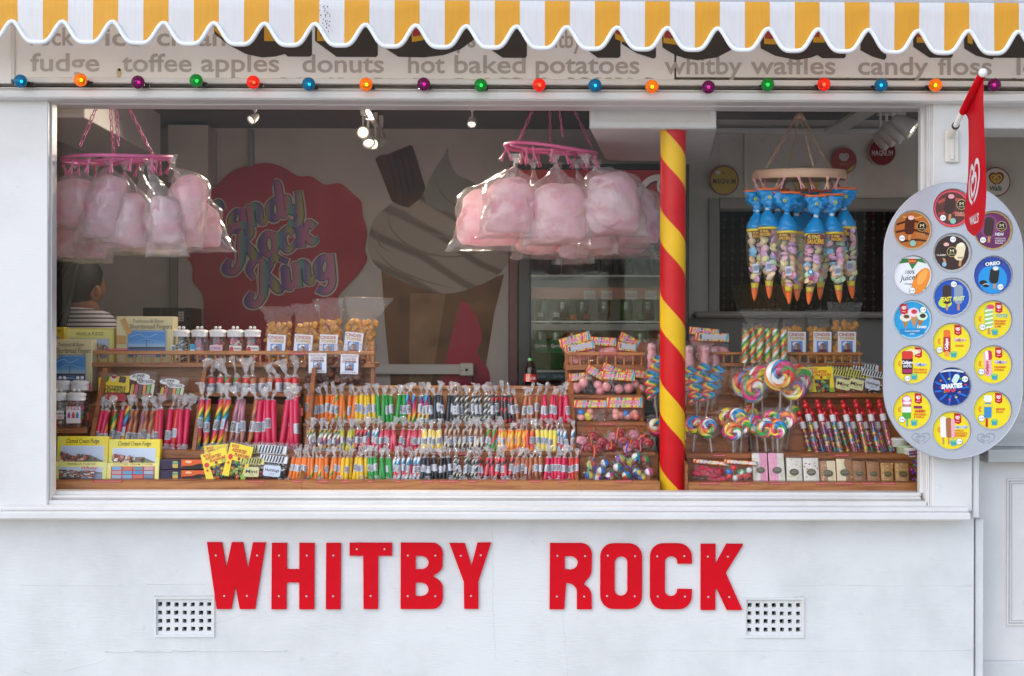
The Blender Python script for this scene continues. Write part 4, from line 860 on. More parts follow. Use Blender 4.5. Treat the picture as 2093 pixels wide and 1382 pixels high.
# ================================================================== CANDYFLOSS
def floss_mat():
    m, n, l, p = newmat('candyfloss'); out = n['Material Output']; p.inputs['Roughness'].default_value = .9
    p.inputs['Sheen Weight'].default_value = .5; p.inputs['Sheen Tint'].default_value = (1, .8, .85, 1)
    tc = n.new('ShaderNodeTexCoord'); oi = n.new('ShaderNodeObjectInfo'); ad = n.new('ShaderNodeVectorMath'); ad.operation = 'ADD'; l.new(tc.outputs['Object'], ad.inputs[0]); l.new(oi.outputs['Random'], ad.inputs[1])
    nz = n.new('ShaderNodeTexNoise'); nz.inputs['Scale'].default_value = 8; nz.inputs['Detail'].default_value = 6; nz.inputs['Distortion'].default_value = 1.2; l.new(ad.outputs[0], nz.inputs['Vector'])
    r = ramp(n, [(.3, '#f4a4bc'), (.42, '#f9c8d2'), (.6, '#fbdcdf')], 'EASE'); l.new(nz.outputs[0], r.inputs[0]); l.new(r.outputs[0], p.inputs['Base Color'])
    n2 = n.new('ShaderNodeTexNoise'); n2.inputs['Scale'].default_value = 110; n2.inputs['Detail'].default_value = 6; n2.inputs['Distortion'].default_value = 2; l.new(ad.outputs[0], n2.inputs['Vector'])
    b_ = n.new('ShaderNodeBump'); b_.inputs['Strength'].default_value = .8; b_.inputs['Distance'].default_value = .01; l.new(n2.outputs[0], b_.inputs['Height']); l.new(b_.outputs[0], p.inputs['Normal'])
    tr = n.new('ShaderNodeBsdfTranslucent'); mx = n.new('ShaderNodeMixShader'); mx.inputs[0].default_value = .4; l.new(r.outputs[0], tr.inputs[0])
    l.new(p.outputs[0], mx.inputs[1]); l.new(tr.outputs[0], mx.inputs[2]); l.new(mx.outputs[0], out.inputs[0]); return m
FLOSS = floss_mat()
def flossbag(label, neck, box, Y, dep=26, bl=6, br=6, drop=9, seed=0, slant=0):
    nx, ny = neck; x0, y0, x1, y1 = box; x0 -= 5; x1 += 5; y0 -= 5; y1 += 6; dep *= 1.15; bl += 6; br += 6; t = Thing('candyfloss_bag', label, 'candyfloss bag', nx, ny, Y, 'bags of pink candyfloss')
    lx0, lx1 = x0-nx, x1-nx; zt, zb = ny-y0, ny-y1; cx = (lx0+lx1)/2; w = (lx1-lx0)/2
    rows = [(10, -9, 9, 3), (2, -3.5, 3.5, 3), (-4, -3, 3, 3)]
    h0 = -4
    for q in (.35, .7): rows.append((h0+(zt-h0)*q, (-4)*(1-q)+(lx0+w*.35)*q, 4*(1-q)+(lx1-w*.35)*q, 4+dep*.7*q))
    H_ = zt-zb
    rows += [(zt-H_*.12, lx0-1, lx1+1, dep*.95), (zt-H_*.5, lx0-4, lx1+4, dep*1.08), (zt-H_*.85, lx0-4-bl*.3, lx1+4+br*.3, dep*.95), (zb-drop*.5, lx0-bl*.8, lx1+br*.8, dep*.4), (zb-drop, lx0-bl, lx1+br, .6)]
    f = B(); f.pouch([(zt, cx-w*.2, cx+w*.25, dep*.25), (zt-H_*.05, lx0+w*.45, lx1-w*.4, dep*.6), (zt-H_*.22, lx0+w*.16, lx1-w*.12, dep*.9), (zt-H_*.55, lx0, lx1-1, dep), (zt-H_*.82, lx0+1, lx1-1, dep*.85), (zb+H_*.04, lx0+w*.12, lx1-w*.15, dep*.5), (zb, lx0+w*.4, lx1-w*.4, .2*dep)], FLOSS, 18, 6, 9, .04, seed)
    f2 = B(); f2.v = [(x+slant*(z-zt)*.55, y, z) for x, y, z in f.v]; f2.f, f2.m, f2.ml, f2.sm = f.f, f.m, f.ml, f.sm
    t.part('candyfloss', f2)
    bg_ = B(); bg_.pouch(rows, BAGF, 14, 5, 7, .05, seed+5)
    bg_.v = [(x+slant*(min(z, zt)-zt)*.55, y, z) for x, y, z in bg_.v]; t.part('bag', bg_)
    tw_ = B(); tw_.pouch([(-2, -3, 3, 2.5), (6, -4, 4, 3), (14, -11, 9, 4), (20, -13, 12, 2)], BAGF, 8, 3, 4, .2, seed); t.part('gathered_top', tw_)
    ti = B(); ti.tube([(4*cos(a), 4*sin(a), -1) for a in [2*pi*i/10 for i in range(10)]], .9, M('#3a6a58', .4), 5, closed=True); t.part('tie', ti)
FB = [('bulging candyfloss bag against the left window jamb', (183, 338), (106, 370, 195, 455), 0.30, 28, 8, 6, 8, .0), ('tall candyfloss bag second from the left jamb', (222, 338), (193, 364, 259, 478), 0.26, 27, 10, 6, 14, .35), ('candyfloss bag in the middle of the left cluster', (256, 348), (217, 402, 302, 500), 0.30, 28, 8, 6, 10, .1),
      ('pointed candyfloss bag right of the left cluster middle', (306, 348), (303, 405, 366, 495), 0.26, 25, 2, 2, 24, -.1), ('lumpy candyfloss bag at the right of the left cluster', (352, 336), (357, 364, 428, 486), 0.32, 30, 6, 8, 16, .35), ('candyfloss bag behind the left cluster, corner pointing right', (352, 340), (370, 420, 446, 498), 0.52, 24, 8, 26, 12, -.1),
      ('low candyfloss bag near the left jamb, lower tier', (150, 345), (104, 452, 166, 518), 0.46, 26, 8, 6, 10, 0), ('small low candyfloss bag above the dark-haired person', (195, 350), (163, 475, 217, 522), 0.44, 22, 4, 4, 10, 0), ('low candyfloss bag behind the left cluster middle', (290, 350), (245, 470, 375, 508), 0.56, 26, 6, 6, 9, 0),
      ('wide candyfloss bag at the left of the middle cluster', (1055, 336), (942, 392, 1062, 496), .54, 28, 22, 8, 12, 0), ('pale candyfloss bag front left of the middle cluster', (1053, 334), (1000, 368, 1093, 468), .38, 30, 8, 12, 14, .12), ('candyfloss bag with deep pink base, centre of middle cluster', (1133, 334), (1084, 380, 1200, 490), .40, 30, 4, 4, 6, .06),
      ('candyfloss bag at front right of the middle cluster', (1195, 334), (1200, 356, 1300, 470), .38, 30, 4, 10, 8, -.12), ('candyfloss bag at the far right, before the drinks fridge', (1212, 336), (1250, 388, 1338, 492), .52, 28, 6, 10, 10, -.1), ('low candyfloss bag lower left of the middle cluster', (1090, 345), (1058, 462, 1150, 512), .64, 24, 8, 8, 12, 0),
      ('small low candyfloss bag under the middle cluster', (1140, 350), (1150, 480, 1202, 522), .60, 22, 8, 5, 12, 0), ('low candyfloss bag lower right of the middle cluster', (1220, 345), (1205, 462, 1322, 512), .66, 24, 8, 18, 12, 0), ('candyfloss bag drooping between the centre and right bags', (1180, 345), (1192, 455, 1250, 502), .50, 22, 6, 6, 14, 0)]
for i, (lb, nk, bx, Y, dp, bl, br, dr, sl_) in enumerate(FB): flossbag(lb, nk, bx, Y, dp, bl, br, dr, i*3+1, sl_)

# ================================================================== FLYING SAUCER BAGS
BLUF = M('#0f8fd0', .3, coat=.4, bump=.3, scale=60); ORF = M('#f0702a', .35); YLF = M('#f0d63a', .35)
SCOL = ['#f0a8c0', '#f4d9b0', '#c8e8c0', '#8ac8ea', '#f0c090', '#e0b0d8', '#e8e0a0', '#f4c4cc']
smesh = {}
for c in SCOL:
    b_ = B(); b_.lathe([(0, 4.2), (3.5, 3.6), (6.5, 1.8), (8.2, .5), (8.8, 0), (8.2, -.5), (6.5, -1.8), (3.5, -3.6), (0, -4.2)], M(c, .7), 12); smesh[c] = b_.mesh('saucer', S(.45))
SB = [(1548, 432, 1542, 615, .40), (1569, 428, 1573, 611, .36), (1608, 435, 1613, 622, .34), (1628, 439, 1630, 616, .52), (1668, 442, 1653, 623, .33), (1700, 439, 1717, 619, .36), (1725, 427, 1743, 611, .42), (1590, 430, 1608, 610, .62), (1648, 430, 1634, 600, .64), (1686, 432, 1676, 613, .60)]
SL_ = ['leftmost flying saucer cone bag under the beige hanger', 'second flying saucer cone bag from the left', 'flying saucer cone bag front left of centre', 'half hidden flying saucer bag behind the centre', 'front centre flying saucer bag with a big name label', 'flying saucer cone bag right of the centre one', 'rightmost flying saucer cone bag under the beige hanger', 'rear flying saucer bag on the left of the ring', 'rear flying saucer bag in the middle of the ring', 'rear flying saucer bag on the right of the ring']
for i, (x, y, tx, ty, Y) in enumerate(SB):
    t = Thing('flying_saucer_bag', SL_[i], 'sweet bag', x, y, Y, 'cone bags of flying saucers'); q = random.Random(i); h = ty-y; dx = tx-x
    wmx = 21
    X = lambda z: dx*(-z/h)
    def wid(z):
        u = -z/h; return 4+(wmx-4)*min(1, u/.16)**.8 if u < .3 else wmx*(1-((u-.3)/.7)**1.5)+1
    rows = [(z, X(z)-wid(z), X(z)+wid(z), wid(z)*.8) for z in [-h*.16, -h*.22, -h*.3, -h*.45, -h*.6, -h*.75, -h*.87, -h*.97]]
    b_ = B(); b_.pouch(rows, FILM, 10, 3, 2, .1, i); t.part('film', b_)
    b_ = B(); b_.pouch([(z, X(z)-wid(z)*1.02, X(z)+wid(z)*1.02, wid(z)*.84) for z in [0, -h*.06, -h*.12, -h*.17]]+[(-h*.2, X(-h*.2)-wmx*.98, X(-h*.2)+wmx*.98, wmx*.8)], BLUF, 10, 3, 2.5, .16, i); t.part('shoulder', b_)
    b_ = B(); b_.pouch([(-h*.2, X(-h*.2)-wmx*1.01, X(-h*.2)+wmx*1.01, wmx*.83), (-h*.225, X(-h*.22)-wmx*1.01, X(-h*.22)+wmx*1.01, wmx*.83)], YLF, 10, 3, 1, .1, i); t.part('trim', b_)
    fl = q.uniform(20, 27); b_ = B(); b_.pouch([(0, -4, 4, 4), (6, -8, 8, 6), (18, -fl*.8, fl*.75, 9), (33, -fl, fl, 7), (41, -fl*1.02, fl*1.02, 5)], BLUF, 12, 4, 8, .11, i+3); t.part('crown', b_)
    b_ = B(); b_.tube([(fl*1.0*cos(a), 5*sin(a)-1, 41+3*noise.noise(Vector((a*1.5, i, 0)))) for a in [2*pi*j/20 for j in range(20)]], 2.6, ORF, 6, closed=True); t.part('hem', b_)
    b_ = B(); b_.lathe([(5, -3), (5.6, 0), (5, 3)], M('#d8dce6', .4), 10); t.part('tie', b_)
    b_ = B(); b_.pouch([(-h*.86, X(-h*.86)-wid(-h*.86)*1.05, X(-h*.86)+wid(-h*.86)*1.05, wid(-h*.86)*.7), (-h*.94, X(-h*.94)-5, X(-h*.94)+5, 3), (-h, dx-1, dx+1, .6)], ORF, 6, 3); t.part('tip', b_)
    b_ = B(); b_.pouch([(-h*.8, X(-h*.8)-wid(-h*.8)*.9, X(-h*.8)+wid(-h*.8)*.9, wid(-h*.8)*.83), (-h*.86, X(-h*.86)-wid(-h*.86), X(-h*.86)+wid(-h*.86), wid(-h*.86)*.8)], YLF, 6, 2); t.part('tip_label', b_)
    z = -h*.24
    while z > -h*.8:
        w_ = wid(z)*.62
        for s_ in ((-1, 1) if w_ > 7 else (0,)):
            c = q.choice(SCOL); link('saucer', smesh[c], t.o, ((X(z)+s_*w_*.72+q.uniform(-2, 2))*t.k, (q.uniform(-.75, .1)*w_)*t.k, (z+q.uniform(-3, 3))*t.k), (q.uniform(-1.2, 1.2), q.uniform(-1.2, 1.2), 0))
        z -= 9.5
    if Y < .5:
        b_ = B(); zz = -h*.27 if i != 4 else -h*.27; xx = X(zz)+q.choice([-10, 6, 0]) if i != 4 else X(zz)-2; s_ = 1.5 if i == 4 else 1.
        draw(b_, [('r', 0, 0, 26, 15, 5, 0, '#6a2420'), ('t', 'FLYING', -2, 3.4, 17, 5, '#f0d040', .03, .2), ('t', 'SAUCERS', 0, -3, 23, 6, '#f0c030', .03, .2)], 0, 0, s_, 0, .5); t.part('name_print', b_, loc=(xx, -wmx*.95, zz))
        if i != 4:
            b_ = B(); draw(b_, [('r', 0, 0, 12, 19, 0, .08, '#d4d8e4')]+[('r', 0, -5+1.6*j, 10, .8 if j % 2 else .5, 0, .08, '#3a4a78') for j in range(7)], 0, 0, 1, 0, .3); t.part('barcode', b_, loc=(X(-h*.62)-2, -wid(-h*.62)*.85, -h*.64))
        else:
            b_ = B(); star = [((8 if j % 2 == 0 else 4)*sin(pi*j/5), (8 if j % 2 == 0 else 4)*cos(pi*j/5)) for j in range(10)]; draw(b_, [('p', star, '#b01870'), ('t', 'ONE OF', 0, 1.4, 7, 2, '#f0d040'), ('e', -1, 12, 6, 6, '#20a0d0'), ('e', -1, 12, 3, 3, '#f0f0f0')], 0, 0, 1, 0, .4); t.part('star_print', b_, loc=(X(-h*.68)-3, -wid(-h*.68)*.95, -h*.7))
    b_ = B(); draw(b_, [('e', 0, 0, 3.4, 3.4, '#d8d030'), ('e', 0, 0, 1.5, 1.5, '#3a8a3a')], 0, 0, 1, 0, .3); t.part('flower_print', b_, loc=(q.uniform(-8, 8), -10.5, 24))
# ================================================================== BOXES
def carton(label, x0, y0, x1, y1, Y, depth, col, items, top=None, rot=None, group='printed confectionery boxes', name='confectionery_box'):
    t = Thing(name, label, 'box', (x0+x1)/2, y1, Y, group, rot); w, h = x1-x0, y1-y0
    b_ = B(); b_.box(-w/2, w/2, 0, depth, 0, h, M(col, .35, coat=.2), .8); t.part('carton', b_)
    if items:
        b_ = B(); draw(b_, items(w, h), 0, 0, 1, -.1, .12); t.part('front_print', b_)
    return t
def shortbread(w, h):
    o = [('r', -w/2+2.5+i*(w-5)/26, h/2, (w-5)/60, h*.98, 0, 0, '#e2d29a') for i in range(27)]
    o += [('r', w*.04, h*.42, w*.68, h*.58, 3, 0, '#8a9ab0')]+pic_sea(w*.04, h*.40, w*.64, h*.54)
    o += [('r', -w*.32, h*.78, w*.1, h*.36, 1.5, .45, '#d2a25e'), ('r', -w*.40, h*.5, w*.17, h*.17, 1.5, -.06, '#cf9c58')]
    for i in range(8): o.append(('e', -w*.36+w*.025*(i % 2)+i*w*.012, h*.92-i*h*.035, .8, .8, '#8a5a2c'))
    o += [('t', 'Traditional All Butter', w*.08, h*.9, w*.55, h*.075, '#4a443c', 0, .4), ('t', 'Shortbread Fingers', w*.12, h*.77, w*.74, h*.13, '#3a342e', .0)]
    return o
carton('cream striped shortbread box on the railed shelf', 238, 647, 354, 742, .56, 40, '#efe2b4', shortbread)
carton('cream striped shortbread box against the left window jamb', 92, 694, 188, 800, .50, 36, '#efe2b4', shortbread)
carton('pale yellow vanilla fudge box on the railed shelf', 133, 671, 233, 742, .58, 30, '#e6dc6a', lambda w, h: [('r', 0, h*.5, w*.93, h*.9, 1, 0, '#efe888'), ('t', 'VANILLA FUDGE', 0, h*.84, w*.56, h*.1, '#4a3a28', .0), ('r', 0, h*.42, w*.8, h*.56, 0, 0, '#c8c8c8')]+[('r', -w*.27, h*.42, w*.25, h*.52, 0, 0, '#b87a8a')]+pic_sea(0, h*.42, w*.22, h*.52)+pic_town(w*.26, h*.42, w*.25, h*.52, 5))
carton('bright yellow box behind the vanilla fudge, at the jamb', 85, 669, 131, 742, .62, 30, '#f0cc1a', lambda w, h: [('t', 'Cream Fudge', -w*.02, h*.9, w*.8, h*.1, '#3a2c18', .0, .3), ('r', -w*.08, h*.5, w*.7, h*.5, 0, 0, '#b0b4d0')])
def cream(pic):
    def f(w, h):
        return [('p', [(-w/2+1, h-1), (-w/2+1, h*.45), (-w*.3, h-1)], '#ece054'), ('r', 0, h*.3, w*.98, h*.5, 0, 0, '#ece476'), ('t', 'Clotted Cream Fudge', 0, h*.88, w*.64, h*.13, '#3a2a14', .005, .3), ('r', 0, h*.42, w*.84, h*.74, 0, 0, '#e8e2d0')]+pic_town(0, h*.42, w*.82, h*.72, pic)
    return f
carton('yellow clotted cream fudge box by the jamb, bottom tray', 114, 892, 219, 984, .21, 18, '#f2d824', cream(2), rot=(-.12, 0, 0)); carton('yellow clotted cream fudge box right of its twin, bottom tray', 220, 898, 325, 984, .20, 18, '#f2d824', cream(3), rot=(-.12, 0, 0))
carton('pale vanilla fudge box with a harbour view in front of yellow box', 112, 944, 217, 980, .17, 16, '#ece480', lambda w, h: [('t', 'VANILLA FUDGE', 0, h*.88, w*.56, h*.12, '#7a6a3a')]+pic_town(0, h*.35, w*.84, h*.7, 8)+[('t', 'Whitby', w*.2, h*.62, w*.32, h*.2, '#c83a2c', .02, .4)], rot=(-.12, 0, 0))
carton('pale toffee box with twelve little views, bottom tray', 218, 946, 324, 980, .17, 16, '#ece480', lambda w, h: [('t', 'CLOTTED CREAM TOFFEE', 0, h*.9, w*.76, h*.12, '#a85a3a'), ('r', 0, h*.4, w*.84, h*.76, 0, 0, '#c8302c')]+[('r', -w*.31+w*.207*i, h*(.66-.25*j), w*.18, h*.2, 0, 0, ['#7ab0d0', '#4a90c0', '#c8a0a0', '#d06a50', '#a0b8c8', '#5aa0c8', '#6a8a9a'][(i*3+j*2) % 7]) for i in range(4) for j in range(3)], rot=(-.12, 0, 0))
def castle(w, h): return [('p', [(-w/2+.5, .5), (-w*.12, .5), (-w*.12, h-.5), (-w/2+.5, h-.5)], '#2a2a4a')]+[('r', -w*.48+w*.035*i, h/2, w*.006, h*.95, 0, 0, '#5a3050') for i in range(10)]+[('r', -w*.22, h*.5, w*.1, h*.66, 3, 0, '#d8b850'), ('r', -w*.22, h*.62, w*.1, h*.2, 1, 0, '#4aa890'), ('r', w*.19, h*.6, w*.6, h*.76, 0, 0, '#e8642a'), ('e', w*.02, h*.76, w*.06, h*.13, '#f8c890'), ('p', [(-w*.1, h*.05), (w*.49, h*.05), (w*.49, h*.45), (w*.35, h*.55), (w*.2, h*.6), (w*.08, h*.4), (-w*.1, h*.35)], '#2a1a18'), ('t', 'Edinburgh', w*.36, h*.22, w*.2, h*.14, '#e8a04a')]
carton('orange sunset castle box, upper of two, bottom tray', 327, 939, 440, 960, .19, 22, '#3a2420', castle, group='castle boxes'); carton('orange sunset castle box, lower of two, bottom tray', 327, 961, 440, 981, .18, 22, '#3a2420', castle, group='castle boxes')

# ================================================================== JARS
def jar(label, x, yb, Y, w, h, cols, lab, shape='hum', group='sweet jars with white lids', seed=0):
    t = Thing('sweet_jar', label, 'jar', x, yb, Y, group); q = random.Random(seed); r = w/2; lh = h*.28
    b_ = B(); b_.lathe([(r*.8, 0), (r*.98, 2), (r, 4), (r, h*.6), (r*.86, h*.7), (r*.84, h*.74)], CLEAR, 16, sq=3.2); t.part('glass', b_)
    b_ = B(); b_.lathe([(r*.95, h*.72), (r*.97, h*.86), (r*.9, h*.9), (r*.7, h*.92), (r*.62, h*.9)], M('#e4e0dc', .35), 20); b_.lathe([(r*1.02, h*.84), (r*1.04, h*.885), (r*.98, h*.9)], M('#e4e0dc', .35), 20); ld = t.part('lid', b_)
    for s_ in (-1, 1):
        b_ = B(); b_.sph((s_*r*.24, 0, h*.97), r*.2, M('#ece8e4', .3), 10, 7); t.part('knob', b_, ld)
    b_ = B(); n = 34
    for i in range(n):
        a = q.uniform(0, 2*pi); rr = r*.68*math.sqrt(q.random()); z = 4+(h*.56)*q.random(); c = q.choice(cols); T = Matrix.Translation((rr*cos(a), rr*sin(a), z)) @ Matrix.Rotation(q.uniform(0, 3), 4, 'X') @ Matrix.Rotation(q.uniform(0, 3), 4, 'Z')
        if shape == 'hum': b_.lathe([(0, -5.5), (2.6, -4), (3, 0), (2.6, 4), (0, 5.5)], c, 8, T=T)
        else: b_.lathe([(0, -2.4), (3.6, -2), (4, 0), (3.6, 2), (0, 2.4)], c, 9, T=T)
    t.part('sweets', b_, kind='stuff')
    if lab:
        b_ = B(); draw(b_, lab(w, h), 0, 0, 1, -r*1.02, .2); t.part('label', b_)
BWS = spiral('humbug', ['#1c1a1a', '#e8e4dc'], 60, 2); PBS = spiral('pinkblue', ['#e0607a', '#5ab0c8', '#e0607a'], 50, 2)
rk = [M('#d03030', .3, coat=.4), M('#e0d8c8', .3), M('#3a8a4a', .3), M('#c82838', .3)]; mx4 = [M('#d83a2c', .3), M('#3a9a3a', .3), M('#e8a030', .3), M('#d84a8a', .3)]
lab_s = lambda w, h: [('r', w*.1, h*.36, w*.7, h*.22, 0, 0, '#ece6e0'), ('e', -w*.12, h*.36, w*.12, h*.09, '#c8202c'), ('t', 'Strawberries', w*.22, h*.4, w*.4, h*.07, '#5a2a24'), ('t', '& Cream', w*.2, h*.31, w*.3, h*.06, '#b83030')]
lab_r = lambda w, h: [('r', 0, h*.36, w*.74, h*.26, 0, 0, '#e8b8c8'), ('t', 'IT ROCK', 0, h*.4, w*.6, h*.08, '#2a5a6a', .02), ('r', 0, h*.28, w*.7, h*.06, 0, 0, '#f0ecec')]
lab_b = lambda w, h: [('r', -w*.32, h*.4, w*.3, h*.24, 0, 0, '#1a9ac8'), ('r', -w*.32, h*.34, w*.26, h*.05, 0, 0, '#e8f0f4')]
lab_k = lambda w, h: [('r', -w*.36, h*.36, w*.22, h*.26, 0, 0, '#dfe6e4'), ('r', -w*.36, h*.4, w*.16, h*.1, 0, 0, '#3a7a8a')]
jar('jar of black and white humbugs on the railed shelf', 371, 741, .58, 34, 73, [BWS], lab_k, seed=1); jar('jar of pink and blue sweets on the railed shelf', 408, 741, .58, 34, 73, [PBS], lab_b, seed=2); jar('jar of mixed rock sweets with a pink label', 445, 741, .58, 34, 73, mx4, lab_r, 'disc', seed=3)
jar('jar of red sweets right of the pink-labelled jar', 481, 741, .58, 34, 73, rk, lab_s, 'disc', seed=4); jar('jar of red sweets beside the cinder toffee bags', 516, 741, .58, 34, 73, rk, lab_s, 'disc', seed=5)
jar('red sweets jar in the back pair by the jamb', 127, 868, .42, 36, 98, rk, lab_s, 'disc', seed=6); jar('mixed rock jar in the back pair by the jamb', 163, 868, .42, 37, 98, mx4, lab_r, 'disc', seed=7); jar('red sweets jar in the front pair by the jamb', 120, 876, .34, 36, 80, rk, lab_s, 'disc', seed=8); jar('mixed rock jar with beach hut label, front pair', 156, 876, .34, 38, 80, mx4, lambda w, h: [('r', 0, h*.36, w*.76, h*.42, 0, 0, '#ecdfe4'), ('t', 'IT ROCK', 0, h*.52, w*.66, h*.07, '#a83a5a', .02), ('p', [(-12, h*.28), (-12, h*.38), (-9, h*.44), (-6, h*.38), (-6, h*.28)], '#9a5ab0'), ('p', [(-3, h*.28), (-3, h*.38), (0, h*.45), (3, h*.38), (3, h*.28)], '#d84a2c'), ('p', [(5, h*.28), (5, h*.38), (8, h*.44), (11, h*.38), (11, h*.28)], '#4a8ac8')], 'disc', seed=9)

# ================================================================== CINDER TOFFEE BAGS
def chunk_mesh(seed, s_, mat, k):
    q = random.Random(seed); b_ = B(); b_.sph((0, 0, 0), (s_, s_*.7, s_*.8), mat, 7, 5)
    b_.v = [tuple(c*q.uniform(.72, 1.2) for c in v) for v in b_.v]; b_.sm = [False]*len(b_.f); return b_.mesh('toffee_piece', k)
def toffee(label, x, yb, Y, w, h, top, mat, labitems, n, seed, tilt=0, pcs=9., fl=(0, 0)):
    t = Thing('toffee_bag', label, 'toffee bag', x, yb, Y, 'bags of cinder toffee', (-.05, tilt, 0)); q = random.Random(seed)
    b_ = B(); b_.pouch([(0, -w*.46, w*.46, 4), (3, -w*.5, w*.5, 13), (h*.3, -w*.5, w*.5, 16), (h*.7, -w*.5, w*.48, 14), (h, -w*.46, w*.46, 10), (h+top*.5, -w*.5+fl[0]*.5, w*.52+fl[1]*.5, 4), (h+top, -w*.56+fl[0], w*.56+fl[1], 1.2)], FILM, 12, 4, 5, .09, seed); t.part('bag', b_)
    ms = [cached(('ch', mat.name, v_, pcs, round(Y, 1)), lambda: chunk_mesh(v_, pcs, mat, t.k)) for v_ in range(5)]
    i = 0; cols = max(3, int(w/(pcs*1.25))); rows = max(3, int(h/(pcs*1.15)))
    for rz in range(rows):
        for cx in range(cols):
            xx = -w*.42+w*.84*(cx+.5+.5*(rz % 2)-.25)/cols; zz = pcs*.7+(h-pcs)*(rz+.3)/rows
            link('toffee_piece', q.choice(ms), t.o, ((xx+q.uniform(-3, 3))*t.k, q.uniform(-5, 5)*t.k, (zz+q.uniform(-2, 2))*t.k), (q.uniform(0, 6), q.uniform(0, 6), q.uniform(0, 6)))
    b_ = B(); draw(b_, labitems, 0, 0, 1, -17.5, .25); t.part('label', b_)
TOF = M('#d6963e', .65, var=.25, bump=.5, scale=70); CHO = M('#6e3a24', .5, var=.25, bump=.5, scale=60)
def ctl(cx, cz, a=0):
    return [('r', cx, cz, 37, 44, 0, a, '#e6e4ea')]+[('t', 'CINDER', cx, cz+16, 33, 6.5, '#b8622a', .03, 0, a), ('t', 'TOFFEE', cx, cz+8.5, 31, 6, '#c89a2a', .03, 0, a)]+pic_ship(cx, cz-9, 23, 24)+[('t', 'A GIFT FROM WHITBY', cx, cz-22, 26, 2, '#8a8088')]
for i, (x, w, tp, fl, ti) in enumerate(((569, 54, 30, (-14, 0), 0), (625, 52, 36, (-6, -4), .02), (675, 52, 42, (-8, 2), -.02), (735, 64, 44, (-2, 26), .05))):
    toffee(f'clear bag of golden cinder toffee on the left shelf, {ORD[i]} from the left', x, 741, .60, w, 84 if i < 2 else 90, tp, TOF, ctl((-2, -4, -1, -13)[i], 34 if i < 3 else 38, -.06), 14, 20+i, ti, fl=fl)
for i, (x, w, tp, fl) in enumerate(((1560, 66, 34, (-12, 0)), (1622, 46, 30, (0, 0)), (1675, 48, 32, (0, 0)), (1727, 56, 36, (-4, 8)))):
    toffee(f'clear bag of golden cinder toffee on the right shelf, {ORD[i]} from the pole', x, 741, .62, w, 76 if i < 3 else 88, tp, TOF, ctl((0, 3, 2, 0)[i], 40, -.02), 14, 30+i, 0, fl=fl)
def chl(cx, cz): return [('r', cx, cz, 36, 40, 0, 0, '#e4e2e8'), ('t', 'CHOCOLATE', cx, cz+16, 32, 4.4, '#8a4a3a', .02), ('t', 'COATED', cx, cz+10.5, 26, 4.2, '#8a4a3a', .02), ('t', 'CINDER', cx, cz+5, 29, 4.6, '#7a3a2a', .04)]+pic_ship(cx, cz-5.5, 18, 15)+[('t', 'A Gift From Whitby', cx, cz-17, 30, 3.4, '#8a6a90')]
toffee('bag of chocolate coated cinder, left of the pair', 654, 787, .50, 58, 60, 24, CHO, chl(-3, 44), 9, 41, 0, 11., (-6, 2)); toffee('bag of chocolate coated cinder, right of the pair', 715, 787, .50, 60, 60, 24, CHO, chl(0, 42), 9, 42, .02, 11., (0, 12))

# ================================================================== FLAT SWEET BAGS
def sbag(label, x, yb, Y, w, h, items, fill, seed, tilt=0., lean=.35, depth=9, group='printed bags of sweets', name='sweet_bag', hole=True, cut=.5, sz=5.):
    """clear bag: printed panel over loose sweets"""
    t = Thing(name, label, 'sweet bag', x, yb, Y, group, (-lean, tilt, 0)); q = random.Random(seed)
    b_ = B(); b_.pouch([(0, -w*.46, w*.46, 2), (h*.08, -w*.5, w*.5, depth*.8), (h*.35, -w*.5, w*.5, depth), (h*.7, -w*.49, w*.49, depth*.6), (h*.86, -w*.48, w*.48, 2), (h*1.08, -w*.5, w*.5, .8)], FILM, 10, 3, 3.5, .1, seed); t.part('film', b_)
    if items:
        b_ = B(); y_ = draw(b_, items(w, h), 0, 0, 1, -depth*1.04, .2); t.part('print', b_)
    if fill:
        cols, shp = fill; b_ = B(); n = int(w*h*cut/(sz*sz*2.2))
        for i in range(n):
            T = Matrix.Translation((q.uniform(-.42, .42)*w, q.uniform(-.5, .35)*depth, sz+q.random()*(h*cut-sz))) @ Matrix.Rotation(q.uniform(0, 3), 4, 'X') @ Matrix.Rotation(q.uniform(0, 3), 4, 'Z'); c = q.choice(cols)
            if shp == 'rod': b_.lathe([(sz*.6, -sz*2), (sz*.8, -sz*1.8), (sz*.8, sz*1.8), (sz*.6, sz*2)], c, 8, T=T)
            elif shp == 'ball': b_.sph((0, 0, 0), sz, c, 8, 6, T=T)
            else: b_.lathe([(0, -sz*.7), (sz*.8, -sz*.6), (sz, 0), (sz*.8, sz*.6), (0, sz*.7)], c, 8, T=T)
        t.part('sweets', b_, kind='stuff')
    return t
mc = lambda *c: [M(a, .35, coat=.3) for a in c]
sbag('yellow and red selection bag in the left compartment', 231, 824, .43, 68, 58, lambda w, h: [('r', 0, h*.62, w*.92, h*.6, 3, .1, '#e8c81a'), ('p', [(-w*.46, h*.02), (w*.42, h*.06), (w*.4, h*.3), (w*.1, h*.36), (-w*.4, h*.28)], '#c01a22'), ('e', -w*.28, h*.84, w*.12, h*.14, '#1f6a34'), ('e', -w*.02, h*.86, w*.1, h*.12, '#e8d0a0'), ('e', -w*.02, h*.9, w*.08, h*.06, '#a02a34'), ('r', w*.24, h*.82, w*.2, h*.22, 1, -.1, '#4a2418'), ('t', 'BOOZERS', 0, h*.52, w*.74, h*.14, '#2a2414', .02, .1), ('t', 'SELECTION', -w*.02, h*.38, w*.76, h*.13, '#2a2414', .02, .1), ('e', w*.05, h*.14, w*.12, h*.1, '#e8d8b0')], None, 1, .05, .25)
